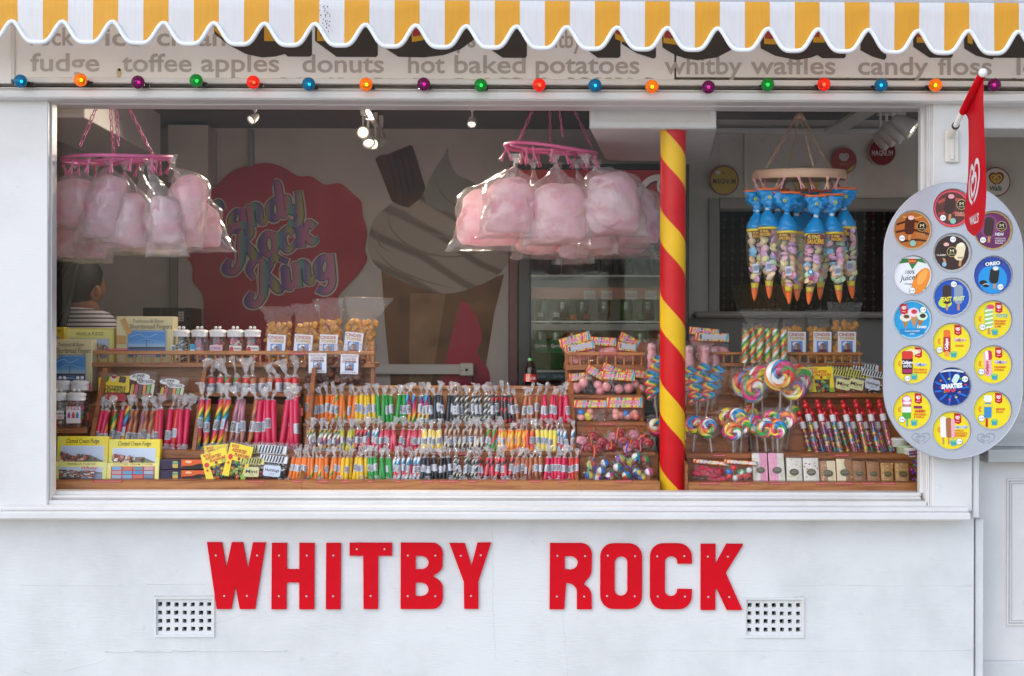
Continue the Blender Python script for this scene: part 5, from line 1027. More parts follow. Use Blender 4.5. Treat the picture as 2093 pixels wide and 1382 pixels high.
def soft(w, h): return [('r', -w*.34+w*.135*i, h*.36, w*.1, h*.46, 2, -.12, ['#d0a830', '#c84a58', '#6a4a48', '#e08a3a', '#8ab870', '#d8d8b0'][i]) for i in range(6)]+[('e', -w*.1, h*.82, w*.34, h*.13, '#e4e0dc'), ('e', w*.12, h*.66, w*.3, h*.1, '#e4e0dc'), ('t', 'SUPER', -w*.14, h*.86, w*.42, h*.1, '#5a4a2c', .03, .2), ('t', 'SIX', -w*.08, h*.75, w*.22, h*.09, '#5a4a2c', .03), ('t', 'SOFT ROCK', w*.12, h*.66, w*.48, h*.1, '#5a3a24', .03), ('e', -w*.28, h*.12, w*.16, h*.11, '#e09aa0'), ('p', [(-w*.2, h*.12), (w*.2, h*.1), (w*.3, h*.24), (w*.05, h*.22), (-w*.1, h*.3)], '#6a5434'), ('r', w*.22, h*.22, w*.22, h*.07, 1, .2, '#c82c34')]
sbag('super six soft rock bag in the left compartment, taller', 292, 823, .43, 62, 62, soft, None, 2, -.02, .25); sbag('super six soft rock bag right of its twin, lower', 352, 823, .43, 60, 50, soft, None, 3, .02, .25)
asst = ['#d83a2c', '#7ab83a', '#e8d030', '#3a2a24', '#1a8a7a', '#e8742a']
def assorted(w, h): return [('p', [(-w*.48, h*.5), (w*.48, h*.5), (w*.48, h*.98), (-w*.48, h*.98)], '#f0d41c'), ('p', [(-w*.48, h*.02), (-w*.2, h*.02), (-w*.25, h*.5), (-w*.48, h*.5)], '#f0d41c'), ('p', [(w*.3, h*.02), (w*.48, h*.02), (w*.48, h*.5), (w*.34, h*.5)], '#f0d41c'), ('t', 'ROCK', -w*.24, h*.9, w*.3, h*.09, '#c8381c', .03, .2), ('t', 'ASSORTED', -w*.05, h*.79, w*.6, h*.1, '#c8381c', .03, .2), ('t', 'FLAVOURS', w*.1, h*.67, w*.6, h*.1, '#c8381c', .03, .2), ('e', -w*.34, h*.58, w*.09, h*.08, '#d8281c'), ('e', w*.02, h*.57, w*.05, h*.05, '#8a1c24'), ('e', w*.3, h*.56, w*.09, h*.06, '#b0b428'), ('e', -w*.36, h*.4, w*.04, h*.04, '#d8281c'), ('e', w*.38, h*.1, w*.1, h*.08, '#8ab02c')]
am = (mc(*asst), 'disc')
sbag('assorted flavours rock bag leaning left, bottom tray', 452, 981, .18, 56, 62, assorted, am, 4, -.3, .25, sz=4.2); sbag('assorted flavours rock bag standing tall, bottom tray', 478, 979, .165, 50, 72, assorted, am, 5, .22, .25, sz=4.2); sbag('assorted flavours rock bag half hidden at the back', 446, 975, .21, 50, 66, assorted, am, 6, -.1, .25, sz=4.2)
def humbug(c0, c1, bgc):
    return lambda w, h: [('r', 0, h*.8, w*.96, h*.28, 0, 0, c1)]+[('p', [(-w*.46+w*.105*i, h*.68), (-w*.41+w*.105*i, h*.68), (-w*.36+w*.105*i, h*.93), (-w*.41+w*.105*i, h*.93)], c0) for i in range(8)]+[('r', 0, h*.32, w*.6, h*.44, 4, 0, bgc), ('t', 'Humbugs' if c1 != '#d8cf6a' else 'Mint', 0, h*.34, w*.5, h*.16, '#2a2624', .02, .1), ('t', '125g', 0, h*.2, w*.16, h*.05, '#4a4440')]
BWb = ([BWS, M('#26231f', .3)], 'hum')
sbag('striped top humbug bag at the right of the bottom tray', 555, 981, .17, 58, 52, humbug('#1c1a1a', '#e4e4e4', '#c8d0dc'), BWb, 7, .1, .25, sz=3.6); sbag('yellow striped humbug bag between the rock bags', 515, 981, .165, 50, 46, humbug('#22201c', '#d8cf6a', '#cfc98a'), (mc('#b8442c', '#a8341c', '#c86a3c'), 'disc'), 8, .02, .25, sz=3.6); sbag('humbug bag with black stripes at the back of the tray', 553, 970, .21, 60, 62, humbug('#1c1a1a', '#e4e4e4', '#c8ccd4'), BWb, 9, .06, .25, sz=3.6); sbag('pale green humbug bag at the back of the tray', 520, 968, .215, 50, 60, humbug('#2c2a22', '#c8c882', '#c8c49a'), (mc('#b8442c', '#a8341c'), 'disc'), 10, -.05, .25, sz=3.6)
# right shelf
sbag('yellow assorted sweets bag on the right shelf', 1678, 805, .45, 54, 56, assorted, am, 11, -.02, .3, sz=4.2)
for i, (x, c, lab_) in enumerate(((1640, 0, 'black striped humbug bag beside the big lollipop'), (1718, 1, 'yellow striped mint bag, front of right shelf'), (1745, 1, 'yellow striped mint bag, second on right shelf'), (1778, 0, 'black striped humbug bag, nearest the menu board'))):
    sbag(lab_, x, 804, .45-.004*i, 50, 50, humbug('#1c1a1a', ('#dedede', '#d8cf6a')[c], ('#c8ccd4', '#d8d49a')[c]), (BWb, (mc('#a8442c', '#c8703c', '#8a2c1c'), 'disc'))[c], 12+i, .2 if i else -.1, .3, sz=3.6)
for i, (x, c, lab_) in enumerate(((1712, 1, 'rear yellow striped bag on the right shelf'), (1765, 0, 'rear grey striped bag on the right shelf'))): sbag(lab_, x, 800, .52, 54, 60, humbug('#24221e', ('#dedede', '#cfc87a')[c], '#c8c8c0'), None, 20+i, .12, .3)
# ---- header-card novelties
CARDS = ['#d8342c', '#e8a82c', '#3aa8c0', '#7a3a8a', '#8ab83a', '#e8d040']
def header(w, h, txt, z, tc='#d8286a', hc=None, rot_=0):
    o = [('r', 0, z, w, h, 0, 0, '#c8202c'), ('r', 0, z, w-2, h-2, 0, 0, '#e8dc4a')]
    n = 9
    for i in range(n): a = -w/2+1+(w-2)*i/n; o.append(('p', [(a, z-h/2+1), (a+(w-2)/n*.6, z-h/2+1), (min(a+(w-2)/n*1.1, w/2-1), z+h/2-1), (a+(w-2)/n*.4, z+h/2-1)], CARDS[i % 6]))
    if txt: o += [('t', txt, .3, z-.5, w*.84, h*.52, '#f4e8f0', .06), ('t', txt, 0, z, w*.82, h*.46, tc, .02)]
    else: o += [('r', 0, z, w*.8, h*.6, 0, 0, '#b8b4b8'), ('r', -w*.34, z, w*.06, h*.5, 0, 0, '#4a464c')]
    return o
def novelty(label, x, yb, Y, w, h, txt, cols, seed, tilt=0., hh=16, sz=7., shp='ball', tc='#d8286a'):
    t = Thing('novelty_sweet_bag', label, 'sweet bag', x, yb, Y, 'sweet bags with header cards', (-.2, tilt, 0)); q = random.Random(seed)
    b_ = B(); draw(b_, header(w, hh, txt, h-hh/2, tc), 0, 0, 1, -4, .2); b_.box(-w/2, w/2, -3.9, -3, h-hh, h, M('#c8202c')); t.part('header_card', b_)
    b_ = B(); b_.pouch([(0, -w*.4, w*.4, 4), (4, -w*.47, w*.47, 9), ((h-hh)*.6, -w*.48, w*.48, 9), (h-hh, -w*.48, w*.48, 3)], FILM, 10, 3, 3, .1, seed); t.part('film', b_)
    b_ = B()
    for i in range(max(3, int(w*(h-hh)/(sz*sz*4.2)))):
        c = q.choice(cols); xx, zz = q.uniform(-.36, .36)*w, sz+q.random()*max(1, h-hh-2*sz)
        if shp == 'ball': b_.sph((xx, q.uniform(-4, 2), zz), sz, c, 10, 7)
        else: b_.tube([(xx-sz*1.4, 0, zz), (xx, -3, zz+q.uniform(-3, 3)), (xx+sz*1.4, -1, zz)], [sz*.8, sz*.9, sz*.6], c, 8)
    t.part('sweets', b_, kind='stuff')
pk = mc('#e09a98', '#d88a8c'); pkb = pk+mc('#2c1c18')
novelty('wobbly header card bag tilted, top of the narrow stand', 1190, 744, .60, 66, 62, 'WOBBLY W', pk, 1, -.28, 20, 8, 'rod'); novelty('header card bag with its back turned, top of narrow stand', 1192, 744, .57, 62, 44, None, pk, 2, -.2, 18, 7, 'rod'); novelty('header card bag right of the back-turned one, narrow stand', 1262, 742, .6, 44, 62, 'WOBBLY', pk, 3, .5, 20, 7, 'rod'); novelty('bag with a pale back label at the right of narrow stand', 1278, 744, .57, 40, 44, None, pk, 4, .12, 18, 7, 'rod')
novelty('big boy card bag tilted left, narrow stand', 1205, 806, .48, 60, 54, 'BIG BOY', pkb, 5, .5, 18, 10); novelty('big boy card bag behind the middle, narrow stand', 1238, 806, .5, 56, 60, 'BIG BOY', pkb, 6, .4, 18, 10); novelty('big boy card bag upright on the right, narrow stand', 1262, 806, .47, 70, 46, 'BIG BOY', pkb, 7, .05, 18, 10)
novelty('big boy card bag half behind, nearest the left divider', 1190, 806, .5, 46, 44, 'BIG BOY', pkb, 31, -.1, 16, 10); novelty('big boy card bag at the far right of its shelf', 1296, 806, .5, 44, 50, 'BIG BOY', pkb, 32, .1, 16, 10); novelty('middle wobbly header card bag, top of narrow stand', 1232, 743, .585, 52, 54, 'WOBBLY', pk, 33, .05, 18, 8, 'rod')
wee = mc('#e8806a', '#e8d040', '#3a7ac0', '#f0a090')
novelty('wee card bag on the left, narrow stand', 1208, 862, .39, 70, 44, '5 WEE WILLIES', wee, 8, 0, 16, 7.5); novelty('wee card bag on the right, nearer the pole', 1277, 862, .385, 74, 50, '5 WEE WILLIES', wee, 9, 0, 22, 7.5)
novelty('red liquorice bag with header card right of the pole', 1450, 987, .19, 74, 46, '10 BLACK LIQUORICE', mc('#c8283c', '#b81c34', '#d84a5a'), 10, .1, 9, 7, 'rod', '#f0d0d0'); novelty('striped sweets bag with header card beside the nougat', 1512, 987, .18, 70, 46, '10 RAINBOW SWEETS', mc('#d83a30', '#e8d040', '#3a7ac0', '#f0eee8', '#2a9a5a'), 11, .08, 9, 6.5, 'ball', '#f0d0d0')
# ---- piles of wrapped sweets in the narrow stand
RB = {'orange': '#f0703a', 'green': '#2ab08a', 'blue': '#2a50c0', 'pink': '#f080a0', 'red': '#c8141c'}
def wrapped(label, x, y, Y, r, mats, seed, ribbon=None, kind='ball'):
    t = Thing('wrapped_sweet', label, 'wrapped sweet', x, y, Y, 'cellophane wrapped novelty sweets', (RN.uniform(-.3, .3), RN.uniform(-.6, .6), 0)); q = random.Random(seed)
    b_ = B()
    if kind == 'ball':
        n = len(mats)
        for i, m_ in enumerate(mats):
            v = []; f = []
            for a in range(7):
                for j in range(5): th = 2*pi*(i+j/4)/n; ph = pi*a/6; v.append((r*.75*sin(ph)*cos(th), r*.75*sin(ph)*sin(th), r*.75*cos(ph)))
            for a in range(6):
                for j in range(4): f.append((a*5+j, a*5+j+1, a*5+j+6, a*5+j+5))
            b_.add(v, f, m_, True, Matrix.Rotation(q.uniform(0, 3), 4, 'X') if i == 0 and False else Matrix.Rotation(seed, 4, 'X'))
        b_.lathe([(1.2, 0), (1.2, r*1.3)], mats[0], 6, T=Matrix.Rotation(2+seed, 4, 'Y'))
    else:
        b_.tube([(-r*.6, 0, -r*.4), (-r*.5, -2, r*.3), (0, -3, r*.5), (r*.5, -2, r*.3), (r*.6, 0, -r*.4)], [r*.3, r*.42, r*.3, r*.42, r*.3], mats[0], 8); b_.sph((0, -1, -r*.2), r*.45, mats[0], 8, 6)
    t.part('sweet', b_)
    b_ = B(); b_.pouch([(-r*1.1, -r*.7, r*.7, r*.5), (-r*.5, -r*1.05, r*1.05, r*.9), (r*.4, -r, r, r*.8), (r*.9, -r*.3, r*.3, r*.3), (r*1.3, -r*.7, r*.6, r*.3)], FILM, 8, 3, r*.35, .15, seed); t.part('wrapper', b_)
    if ribbon:
        b_ = B(); p = Vector((0, -r*.5, r*.9)); pts = [tuple(p)]
        d = Vector((q.uniform(-1, 1), -.5, q.uniform(-.2, .7)))
        for i in range(7): p = p+d*r*.42; d = (d+Vector((q.uniform(-.6, .6), 0, -.42))).normalized(); pts.append(tuple(p))
        b_.tube(cat(pts, 4), 1.5, M(RB[ribbon], .35), 4, flat=.25); t.part('ribbon', b_)
rmm = [M('#b81a24', .25, coat=.6)]; pmm = [M('#e08a94', .3, coat=.4)]
RX = [(1190, 902), (1212, 893), (1232, 905), (1204, 915), (1252, 894), (1248, 914), (1275, 902), (1268, 886), (1296, 890), (1314, 898), (1300, 910), (1325, 905), (1285, 917), (1222, 918)]
for i, (x, y) in enumerate(RX): wrapped(f'red wrapped dummy sweet with ribbon, {ORD[i]} counted from the left of the upper heap', x, y, .27-.002*i+(.03 if y < 900 else 0), 13, rmm if i % 4 else pmm, i, ['orange', 'red', 'orange', 'pink', 'green', 'blue', 'orange'][i % 7], 'dummy')
hue = [mc('#2a7ac8', '#f0f0ec', '#e8d040', '#d83a30'), mc('#1a9aa0', '#f0e8d8', '#2a50b0', '#e8d040'), mc('#2aa04a', '#d83a30', '#f0f0ec', '#2a7ac8'), mc('#d84a90', '#f0f0ec', '#8a3ab0', '#e8d040')]
RX = [(1208, 950), (1204, 972), (1228, 962), (1246, 974), (1236, 948), (1262, 955), (1280, 972), (1268, 938), (1290, 945), (1302, 966), (1318, 940), (1326, 965), (1222, 976), (1312, 977), (1300, 935)]
for i, (x, y) in enumerate(RX): wrapped(f'multicoloured wrapped ball sweet, {ORD[i]} counted from the left of the lower heap', x, y, .175-.002*(i % 5)+(.03 if y < 950 else 0), 12.5, hue[i % 4], 30+i, ['green', None, 'blue', 'green', None, 'pink', 'blue'][i % 7])
# ================================================================== LOLLIPOPS
LC = [M(c, .25, coat=.6) for c in ('#d8342c', '#ee8a28', '#e8d23a', '#3aa848', '#1e86c0', '#f0ece0', '#d83a78')]
def swirl(r, turns, k, seed):
    q = random.Random(seed); b_ = B(); N = int(turns*22); tw_ = r/(turns*2.05); n = 10; cols = LC[:]; q.shuffle(cols); v = []
    for i in range(N+1):
        u = i/N; a = 2*pi*turns*u+seed; R_ = tw_*.55+(r-tw_)*u; cx, cz = R_*cos(a), R_*sin(a); e = Vector((cos(a), 0, sin(a))); f_ = Vector((0, -1, 0)); tt = tw_*1.12*(1 if u < .93 else 1-.5*(u-.93)/.07)
        for j in range(n):
            ph = 2*pi*j/n+i*.33; p = Vector((cx, 0, cz))+e*(cos(ph)*tt)+f_*(sin(ph)*tt*1.15); v.append(tuple(p))
    for c in range(len(cols)):
        fs = [(i*n+j, i*n+(j+1) % n, (i+1)*n+(j+1) % n, (i+1)*n+j) for i in range(N) for j in range(n) if (j*7//n) % 7 == c]
        if fs: b_.add(v, fs, cols[c], True)
    return b_.mesh('swirl', k)
def lolly(label, x, y, Y, r, ybot, seed, turns=2.6, tilt=0., stick_l=True):
    t = Thing('swirl_lollipop', label, 'lollipop', x, y, Y, 'round swirl lollipops', (RN.uniform(-.1, .1), tilt, RN.uniform(-.35, .35)))
    link('swirl', swirl(r, turns, t.k, seed), t.o)
    b_ = B(); b_.tube([(0, 2, -r*.8), (0, 2, -(ybot-y))], 1.9, M('#e8ddcc', .6), 7); t.part('stick', b_)
    b_ = B(); b_.pouch([(r*1.12, -r*.8, r*.8, 2), (r*.9, -r*.95, r*.95, r*.25), (0, -r*1.13, r*1.13, r*.36), (-r*.8, -r*.95, r*.95, r*.28), (-r*1.3, -5, 5, 5), (-r*1.6, -4, 4, 4), (-(ybot-y)*.96, -8, 8, 3)], FILM, 10, 4, 3, .1, seed); t.part('wrapper', b_)
for i, (x, y, r, Y, lb) in enumerate(((1523, 783, 32, .40, 'big swirl lollipop at the left back of the large group'), (1556, 778, 30, .36, 'big swirl lollipop second from left in the large group'), (1632, 775, 31, .40, 'big swirl lollipop at the right back of the large group'), (1597, 767, 34, .33, 'biggest front swirl lollipop with red and green coils'), (1541, 796, 26, .34, 'medium swirl lollipop low at left of the large group'), (1620, 792, 26, .35, 'medium swirl lollipop low at right of the large group'))): lolly(lb, x, y, Y, r, y+70, i+1, 2.1, RN.uniform(-.1, .1))
for i, (x, y, Y, lb) in enumerate(((1484, 856, .36, 'small swirl lollipop at the far left of the lower group'), (1507, 856, .33, 'small swirl lollipop second in the lower group'), (1518, 872, .29, 'small swirl lollipop hanging low in the lower group'), (1545, 866, .30, 'small swirl lollipop in the middle of the lower group'), (1577, 856, .31, 'small swirl lollipop right of middle in the lower group'), (1605, 856, .29, 'small front swirl lollipop at the right of the lower group'), (1530, 848, .38, 'small swirl lollipop at the back left of lower group'), (1620, 850, .38, 'small swirl lollipop at the back right of lower group'),
                              (1421, 871, .32, 'small swirl lollipop just right of the pole, left one'), (1448, 874, .29, 'small swirl lollipop right of the pole, front one'), (1400, 880, .36, 'swirl lollipop half hidden behind the pole, right side'), (1341, 872, .38, 'swirl lollipop peeking out left of the pole'), (1561, 876, .27, 'small low swirl lollipop between the middle pair'), (1588, 878, .27, 'small low swirl lollipop under the right-hand ones'), (1498, 884, .27, 'lowest small swirl lollipop at the left of the group'))): lolly(lb, x, y, Y, 20.5, 926, i+11, 1.6, RN.uniform(-.15, .15))
TWS = spiral('twist_lolly', ['#d8342c', '#e8d23a', '#3aa848', '#f0ece0', '#ee8a28', '#2a9a5a'], 12, 1)
for i, x in enumerate((1522, 1538, 1553, 1568, 1585, 1601)):
    t = Thing('twist_lolly', f'upright rainbow twist lolly behind the big swirls, {ORD[i]} from left', 'lollipop', x, 742, .46+.01*(i % 2), 'upright rainbow twist lollies', (0, RN.uniform(-.04, .04), i))
    b_ = B(); n = 40; tp = 70 if i != 2 else 72; b_.lathe([((7.2 if i != 2 else 7)*(1+.07*sin(j*1.25))*(1 if j < n else .6), tp*j/n) for j in range(n+1)], TWS, 12); t.part('candy', b_)
    b_ = B(); b_.tube([(0, 0, 0), (0, 0, -60)], 1.8, M('#e8ddcc', .6), 6); t.part('stick', b_)
    b_ = B(); b_.pouch([(-6, -7, 7, 7), (0, -8.6, 8.6, 8.6), (60, -8.6, 8.6, 8.6), (tp+5, -6, 7, 4), (tp+11, -8, 6, 1)], FILM, 8, 3, 1.5, .2, i); t.part('wrapper', b_)
RBW = [M(c, .3, coat=.5) for c in ('#d8242c', '#ee8a28', '#e8d23a', '#2a9a4a', '#1c5ab0', '#1a9ac8')]
for i, (x, y, Y, lb) in enumerate(((1408, 782, .40, 'rainbow zigzag lolly nearest the pole on the right'), (1437, 775, .38, 'rainbow zigzag lolly in the middle, right of pole'), (1464, 780, .40, 'rainbow zigzag lolly furthest right of the pole'), (1336, 790, .40, 'rainbow zigzag lolly left of the pole'), (1424, 800, .36, 'rainbow zigzag lolly hanging lowest, right of pole'), (1451, 798, .36, 'rainbow zigzag lolly low between the other two, right of pole'), (1344, 760, .44, 'rainbow zigzag lolly higher up, left of the pole'))):
    t = Thing('zigzag_lolly', lb, 'lollipop', x, y, Y, 'rainbow zigzag lollies', (.1, RN.uniform(-.2, .2), 0)); b_ = B()
    for c, m_ in enumerate(RBW):
        pts = []
        for j in range(7): u = j/6; pts.append((-15+c*2.3*1+16*(j % 2)-2, -3+1.5*cos(j+c*.4), 24-48*u+c*1.6))
        b_.tube(cat(pts, 4), 3.2, m_, 6)
    t.part('candy', b_)
    b_ = B(); b_.tube([(0, 1, -20), (0, 1, -72)], 1.9, M('#e8ddcc', .6), 6); t.part('stick', b_)
    b_ = B(); b_.pouch([(36, -10, 10, 2), (28, -18, 18, 7), (0, -21, 21, 10), (-26, -17, 17, 8), (-36, -5, 5, 4), (-46, -8, 8, 3)], FILM, 10, 3, 4, .1, i); t.part('wrapper', b_)
# pink jelly figures in film
for i, (x, y, Y, ti, lb) in enumerate(((1440, 735, .50, .05, 'pink jelly figure with a painted face right of the pole'), (1409, 735, .48, 0, 'pink jelly figure nearest the pole on the right'), (1335, 730, .47, -.05, 'pink jelly figure left of the pole'), (1462, 738, .54, -.06, 'pink jelly figure furthest right of the pole'))):
    t = Thing('jelly_figure', lb, 'jelly sweet', x, y+28, Y, 'pink jelly figures in film', (-.1, ti, 0)); b_ = B(); b_.lathe([(0, 0), (9, 1), (11.5, 8), (10, 20), (11, 30), (8, 38), (9.5, 46), (7.5, 55), (0, 58)], M('#e39a9a', .4, coat=.4), 14); t.part('body', b_)
    b_ = B(); draw(b_, [('e', -3, 49, 1.7, 2.4, '#f4f0ee'), ('e', 3, 49, 1.7, 2.4, '#f4f0ee'), ('e', -2.8, 48.5, .9, 1.2, '#1a1614'), ('e', 3.2, 48.5, .9, 1.2, '#1a1614'), ('e', 0, 45, 1.6, 1.4, '#d8342c'), ('s', [(-3.5, 43), (0, 41.4), (3.5, 43)], 1, '#b8242c')], 0, 0, 1, -10, .3); t.part('face', b_)
    b_ = B(); b_.pouch([(-6, -10, 10, 5), (0, -15, 15, 12), (30, -16, 16, 13), (56, -14, 14, 10), (66, -18, 18, 2)], FILM, 10, 3, 3, .1, i); t.part('film', b_)
novelty('header card bag on the railed shelf right of the pole', 1455, 742, .58, 70, 62, None, pk, 21, .03, 18, 8, 'rod'); novelty('rear header card bag right of the pole, lying higher', 1436, 720, .62, 62, 50, 'WOBBLY', pk, 22, .1, 16, 8, 'rod')
# ================================================================== SWEET TUBES WITH RED HANDLES
TC = mc('#e8c830', '#d83a78', '#2a90c8', '#8a3a8a', '#e87a2c', '#3aa060', '#f0a0b8', '#b82a4a')
HR = M('#c8141c', .35, coat=.4)
TB = [(1655, 846, 1670, 928, .33), (1681, 846, 1696, 928, .33), (1705, 847, 1719, 928, .33), (1733, 847, 1748, 928, .33), (1759, 846, 1772, 928, .33), (1784, 846, 1797, 928, .33), (1808, 845, 1824, 928, .33), (1642, 862, 1656, 925, .36), (1667, 862, 1683, 925, .36), (1693, 862, 1708, 925, .36), (1718, 862, 1734, 925, .36), (1745, 862, 1758, 925, .36), (1770, 862, 1783, 925, .36), (1795, 862, 1808, 925, .36)]
for i, (x0, y0, x1, y1, Y) in enumerate(TB):
    fr_ = i < 7; t = Thing('sweet_tube', f'sweet tube with red handle, {ORD[i if fr_ else i-7]} from left in the {"front" if fr_ else "back"} row', 'sweet tube', x1, y1, Y, 'bead sweet tubes with red handles', (-.22, 0, 0)); q = random.Random(i)
    d = Vector((x0-x1, 0, y1-y0)); Lh = d.length; T = d.to_track_quat('Z', 'Y').to_matrix().to_4x4()
    b_ = B(); b_.lathe([(5.4, 0), (5.8, 1), (5.8, Lh-1), (4.5, Lh)], CLEAR, 10, T=T); t.part('tube', b_)
    b_ = B(); z = 4
    while z < Lh-4: b_.sph((q.uniform(-1.2, 1.2), q.uniform(-1, 1), z), (4.4, 4.4, 3), q.choice(TC), 8, 5, T=T); z += 5
    t.part('sweets', b_)
    b_ = B(); b_.lathe([(6.1, Lh-14), (6.2, Lh-13), (6.2, Lh-1), (6, Lh)], M('#d8d4d4', .4), 10, T=T); t.part('paper_label', b_)
    b_ = B(); b_.lathe([(5, Lh), (5.8, Lh+2), (4.6, Lh+14), (5.2, Lh+22)], HR, 8, T=T); b_.tube([T @ Vector((0, 0, Lh+20)), T @ Vector((1, 0, Lh+27)), T @ Vector((6, -2, Lh+28)), T @ Vector((10, -3, Lh+24))], [5, 5, 4.4, 3.5], HR, 8); t.part('handle', b_)
    b_ = B(); b_.sph(tuple(T @ Vector((14, -4, Lh+17))), 6.8, HR, 12, 8); t.part('knob', b_)
# ================================================================== NOUGAT BARS
BR = [(1555, 30, 62, '#ece2d0', '#f098b8', 'pink and white nougat bar, left of the pair', 1), (1590, 32, 62, '#ece2d0', '#f098b8', 'pink and white nougat bar, right of the pair', -1), (1625, 32, 52, '#e8e2d2', '#d8c850', 'white nougat bar with yellow flecks', 0), (1660, 32, 52, '#e8e2d2', '#c02a5a', 'white nougat bar with red fruit pieces', 0), (1694, 32, 46, '#a87646', '#e8d4a8', 'half brown half cream bar, cream side right', 1), (1728, 33, 50, '#a87646', '#e8d4a8', 'half brown half cream bar, cream side left', -1), (1758, 28, 46, '#9a6636', '#9a6636', 'plain brown fudge bar, left one', 0), (1787, 27, 44, '#a87040', '#a87040', 'plain brown fudge bar, right one', 0), (1815, 26, 42, '#c08a4a', '#e0b870', 'nut brittle bar, left one', 2), (1845, 28, 42, '#c08a4a', '#e0b870', 'nut brittle bar, right one', 2)]
for i, (x, w, h, c0, c1, lb, md) in enumerate(BR):
    t = Thing('nougat_bar', lb+' in the bottom tray', 'sweet bar', x, 987, .18, 'wrapped nougat and fudge bars', (-.28, RN.uniform(-.03, .03), 0)); q = random.Random(i+3)
    b_ = B(); b_.box(-w/2, w/2, 0, 12, 0, h, M(c0, .6, var=.1, bump=.4, scale=70), 1.5); t.part('bar', b_)
    b_ = B(); it = []
    if abs(md) == 1: s_ = md; e = [(s_*w*.49, .6), (s_*w*.49, h-.6)]+[(s_*(-.02+.05*q.uniform(-1, 1))*w, h-.6-(h-1.2)*j/5) for j in range(6)]; it.append(('p', e, c1))
    for j in range(9 if md == 0 else 26 if md == 2 else 6):
        if md == 0 and c0 == c1: continue
        it.append(('e', q.uniform(-.42, .42)*w, q.uniform(.05, .95)*h, q.uniform(1, 2.4), q.uniform(.8, 2), c1 if md != 1 and md != -1 else '#d8c090'))
    it += [('e', q.uniform(-2, 2), h*.42, w*.3, w*.23, '#6a5c34'), ('e', 0, h*.42, w*.27, w*.2, '#4e4428'), ('t', 'NOUGAT' if i < 4 else 'FUDGE', 0, h*.42, w*.4, 2.6, '#b0a060'), ('t', 'TRADITIONAL', 0, h*.42+4, w*.3, 1.8, '#b0a060')]
    draw(b_, it, 0, 0, 1, -.2, .12); t.part('label', b_)
    b_ = B(); b_.pouch([(-3, -w*.52, w*.52, 2), (1, -w*.55, w*.55, 8), (h*.5, -w*.55, w*.55, 9), (h-1, -w*.55, w*.55, 8), (h+5, -w*.53, w*.53, 1)], FILM, 8, 3, 1.5, .12, i, y=5); t.part('wrapper', b_)
t = Thing('flower_garland', 'purple and green foil sweet bag beside the right jamb', 'sweet bag', 1872, 986, .2); b_ = B()
for i in range(26): b_.sph((RN.uniform(-8, 8), RN.uniform(-5, 5), RN.uniform(2, 46)), RN.uniform(3, 5), M(RN.choice(['#8a1a9a', '#7a2ac0', '#4aa03a', '#c82a8a', '#5a1a7a']), .3, coat=.4), 6, 4)
t.part('sweets', b_, kind='stuff')
for i, (x, y, c) in enumerate(((1838, 905, '#d8d8d0'), (1848, 920, '#b8c8a0'), (1862, 925, '#e0d8d0'))):
    t = Thing('round_tin', ['white lidded tub behind the menu board, upper', 'green rimmed tub behind the menu board', 'union flag tub behind the menu board, lowest'][i], 'tub', x, y+8, .30-.02*i, 'tubs behind the menu board'); b_ = B(); b_.lathe([(13, 0), (15, 2), (15, 12), (16, 13), (16, 17), (14, 18), (0, 18)], M(c, .4), 18); t.part('tub', b_)
    if i == 2: b_ = B(); draw(b_, [('r', 2, 8, 22, 9, 0, .1, '#2a3a7a'), ('r', 2, 8, 22, 2.4, 0, .1, '#e8e4e0'), ('r', 2, 8, 22, 1.4, 0, .1, '#c8242c'), ('r', 2, 8, 2, 9, 0, .1, '#c8242c')], 0, 0, 1, -16, .3); t.part('flag_print', b_)
# ================================================================== MENU BOARD
mb = Thing('menu_board', 'tall rounded silver menu board with sixteen round ice cream pictures', 'menu board', 1945.5, 937, -.075)
mb.o['label'] = 'tall rounded silver menu board with sixteen round ice cream pictures'
SILV = M('#b8babf', .38, .3, var=.05, scale=8); SILD = M('#8f939b', .4, .35)
R_ = 142.5; zc = 937-373
out = [(R_*cos(a), R_+R_*sin(a)) for a in [pi+pi*i/36 for i in range(37)]]+[(R_*cos(a), zc-R_+R_*sin(a)) for a in [pi*i/36 for i in range(37)]]
DS = [('L', 470), ('L', 562), ('L', 653), ('L', 745), ('L', 839), ('C', 425), ('C', 516), ('C', 607), ('C', 699), ('C', 790), ('C', 880), ('R', 470), ('R', 562), ('R', 653), ('R', 745), ('R', 838)]
CX = {'L': 1862-1945.5, 'C': 1943-1945.5, 'R': 2027-1945.5}
b_ = B(); b_.shape([out]+[ell(CX[c], 937-y, 40.5, 40.5, 0, 32) for c, y in DS], -9, -1, SILV)
for c, y in DS: b_.tube([(x, -9, z) for x, z in ell(CX[c], 937-y, 40.8, 40.8, 0, 32)], .9, SILV, 6, closed=True)
b_.tube([(x*.995, -8, z) for x, z in out], 1.6, SILV, 6, closed=True); mb.part('panel', b_)
b_ = B(); b_.shape([[(x*.985, zc/2+(z-zc/2)*.993) for x, z in out]], -1, 2, SILD); mb.part('back_plate', b_)
for x in (1877, 2010):
    b_ = B()
    for h in HEART: b_.tube(cat([(xx*27, 0, zz*19) for xx, zz in h], 5), 1.2, M('#a6a9b0', .35, .4), 6)
    mb.part('embossed_heart', b_, loc=(x-1945.5, -9, 937-895))
Ye = '#f0d81c'
def price(x, z, t='£1.50'): return [('e', x, z, .17, .17, '#1c1c1c'), ('e', x, z, .155, .155, '#f2f2f0'), ('t', t, x, z, .22, .08, '#222222')]
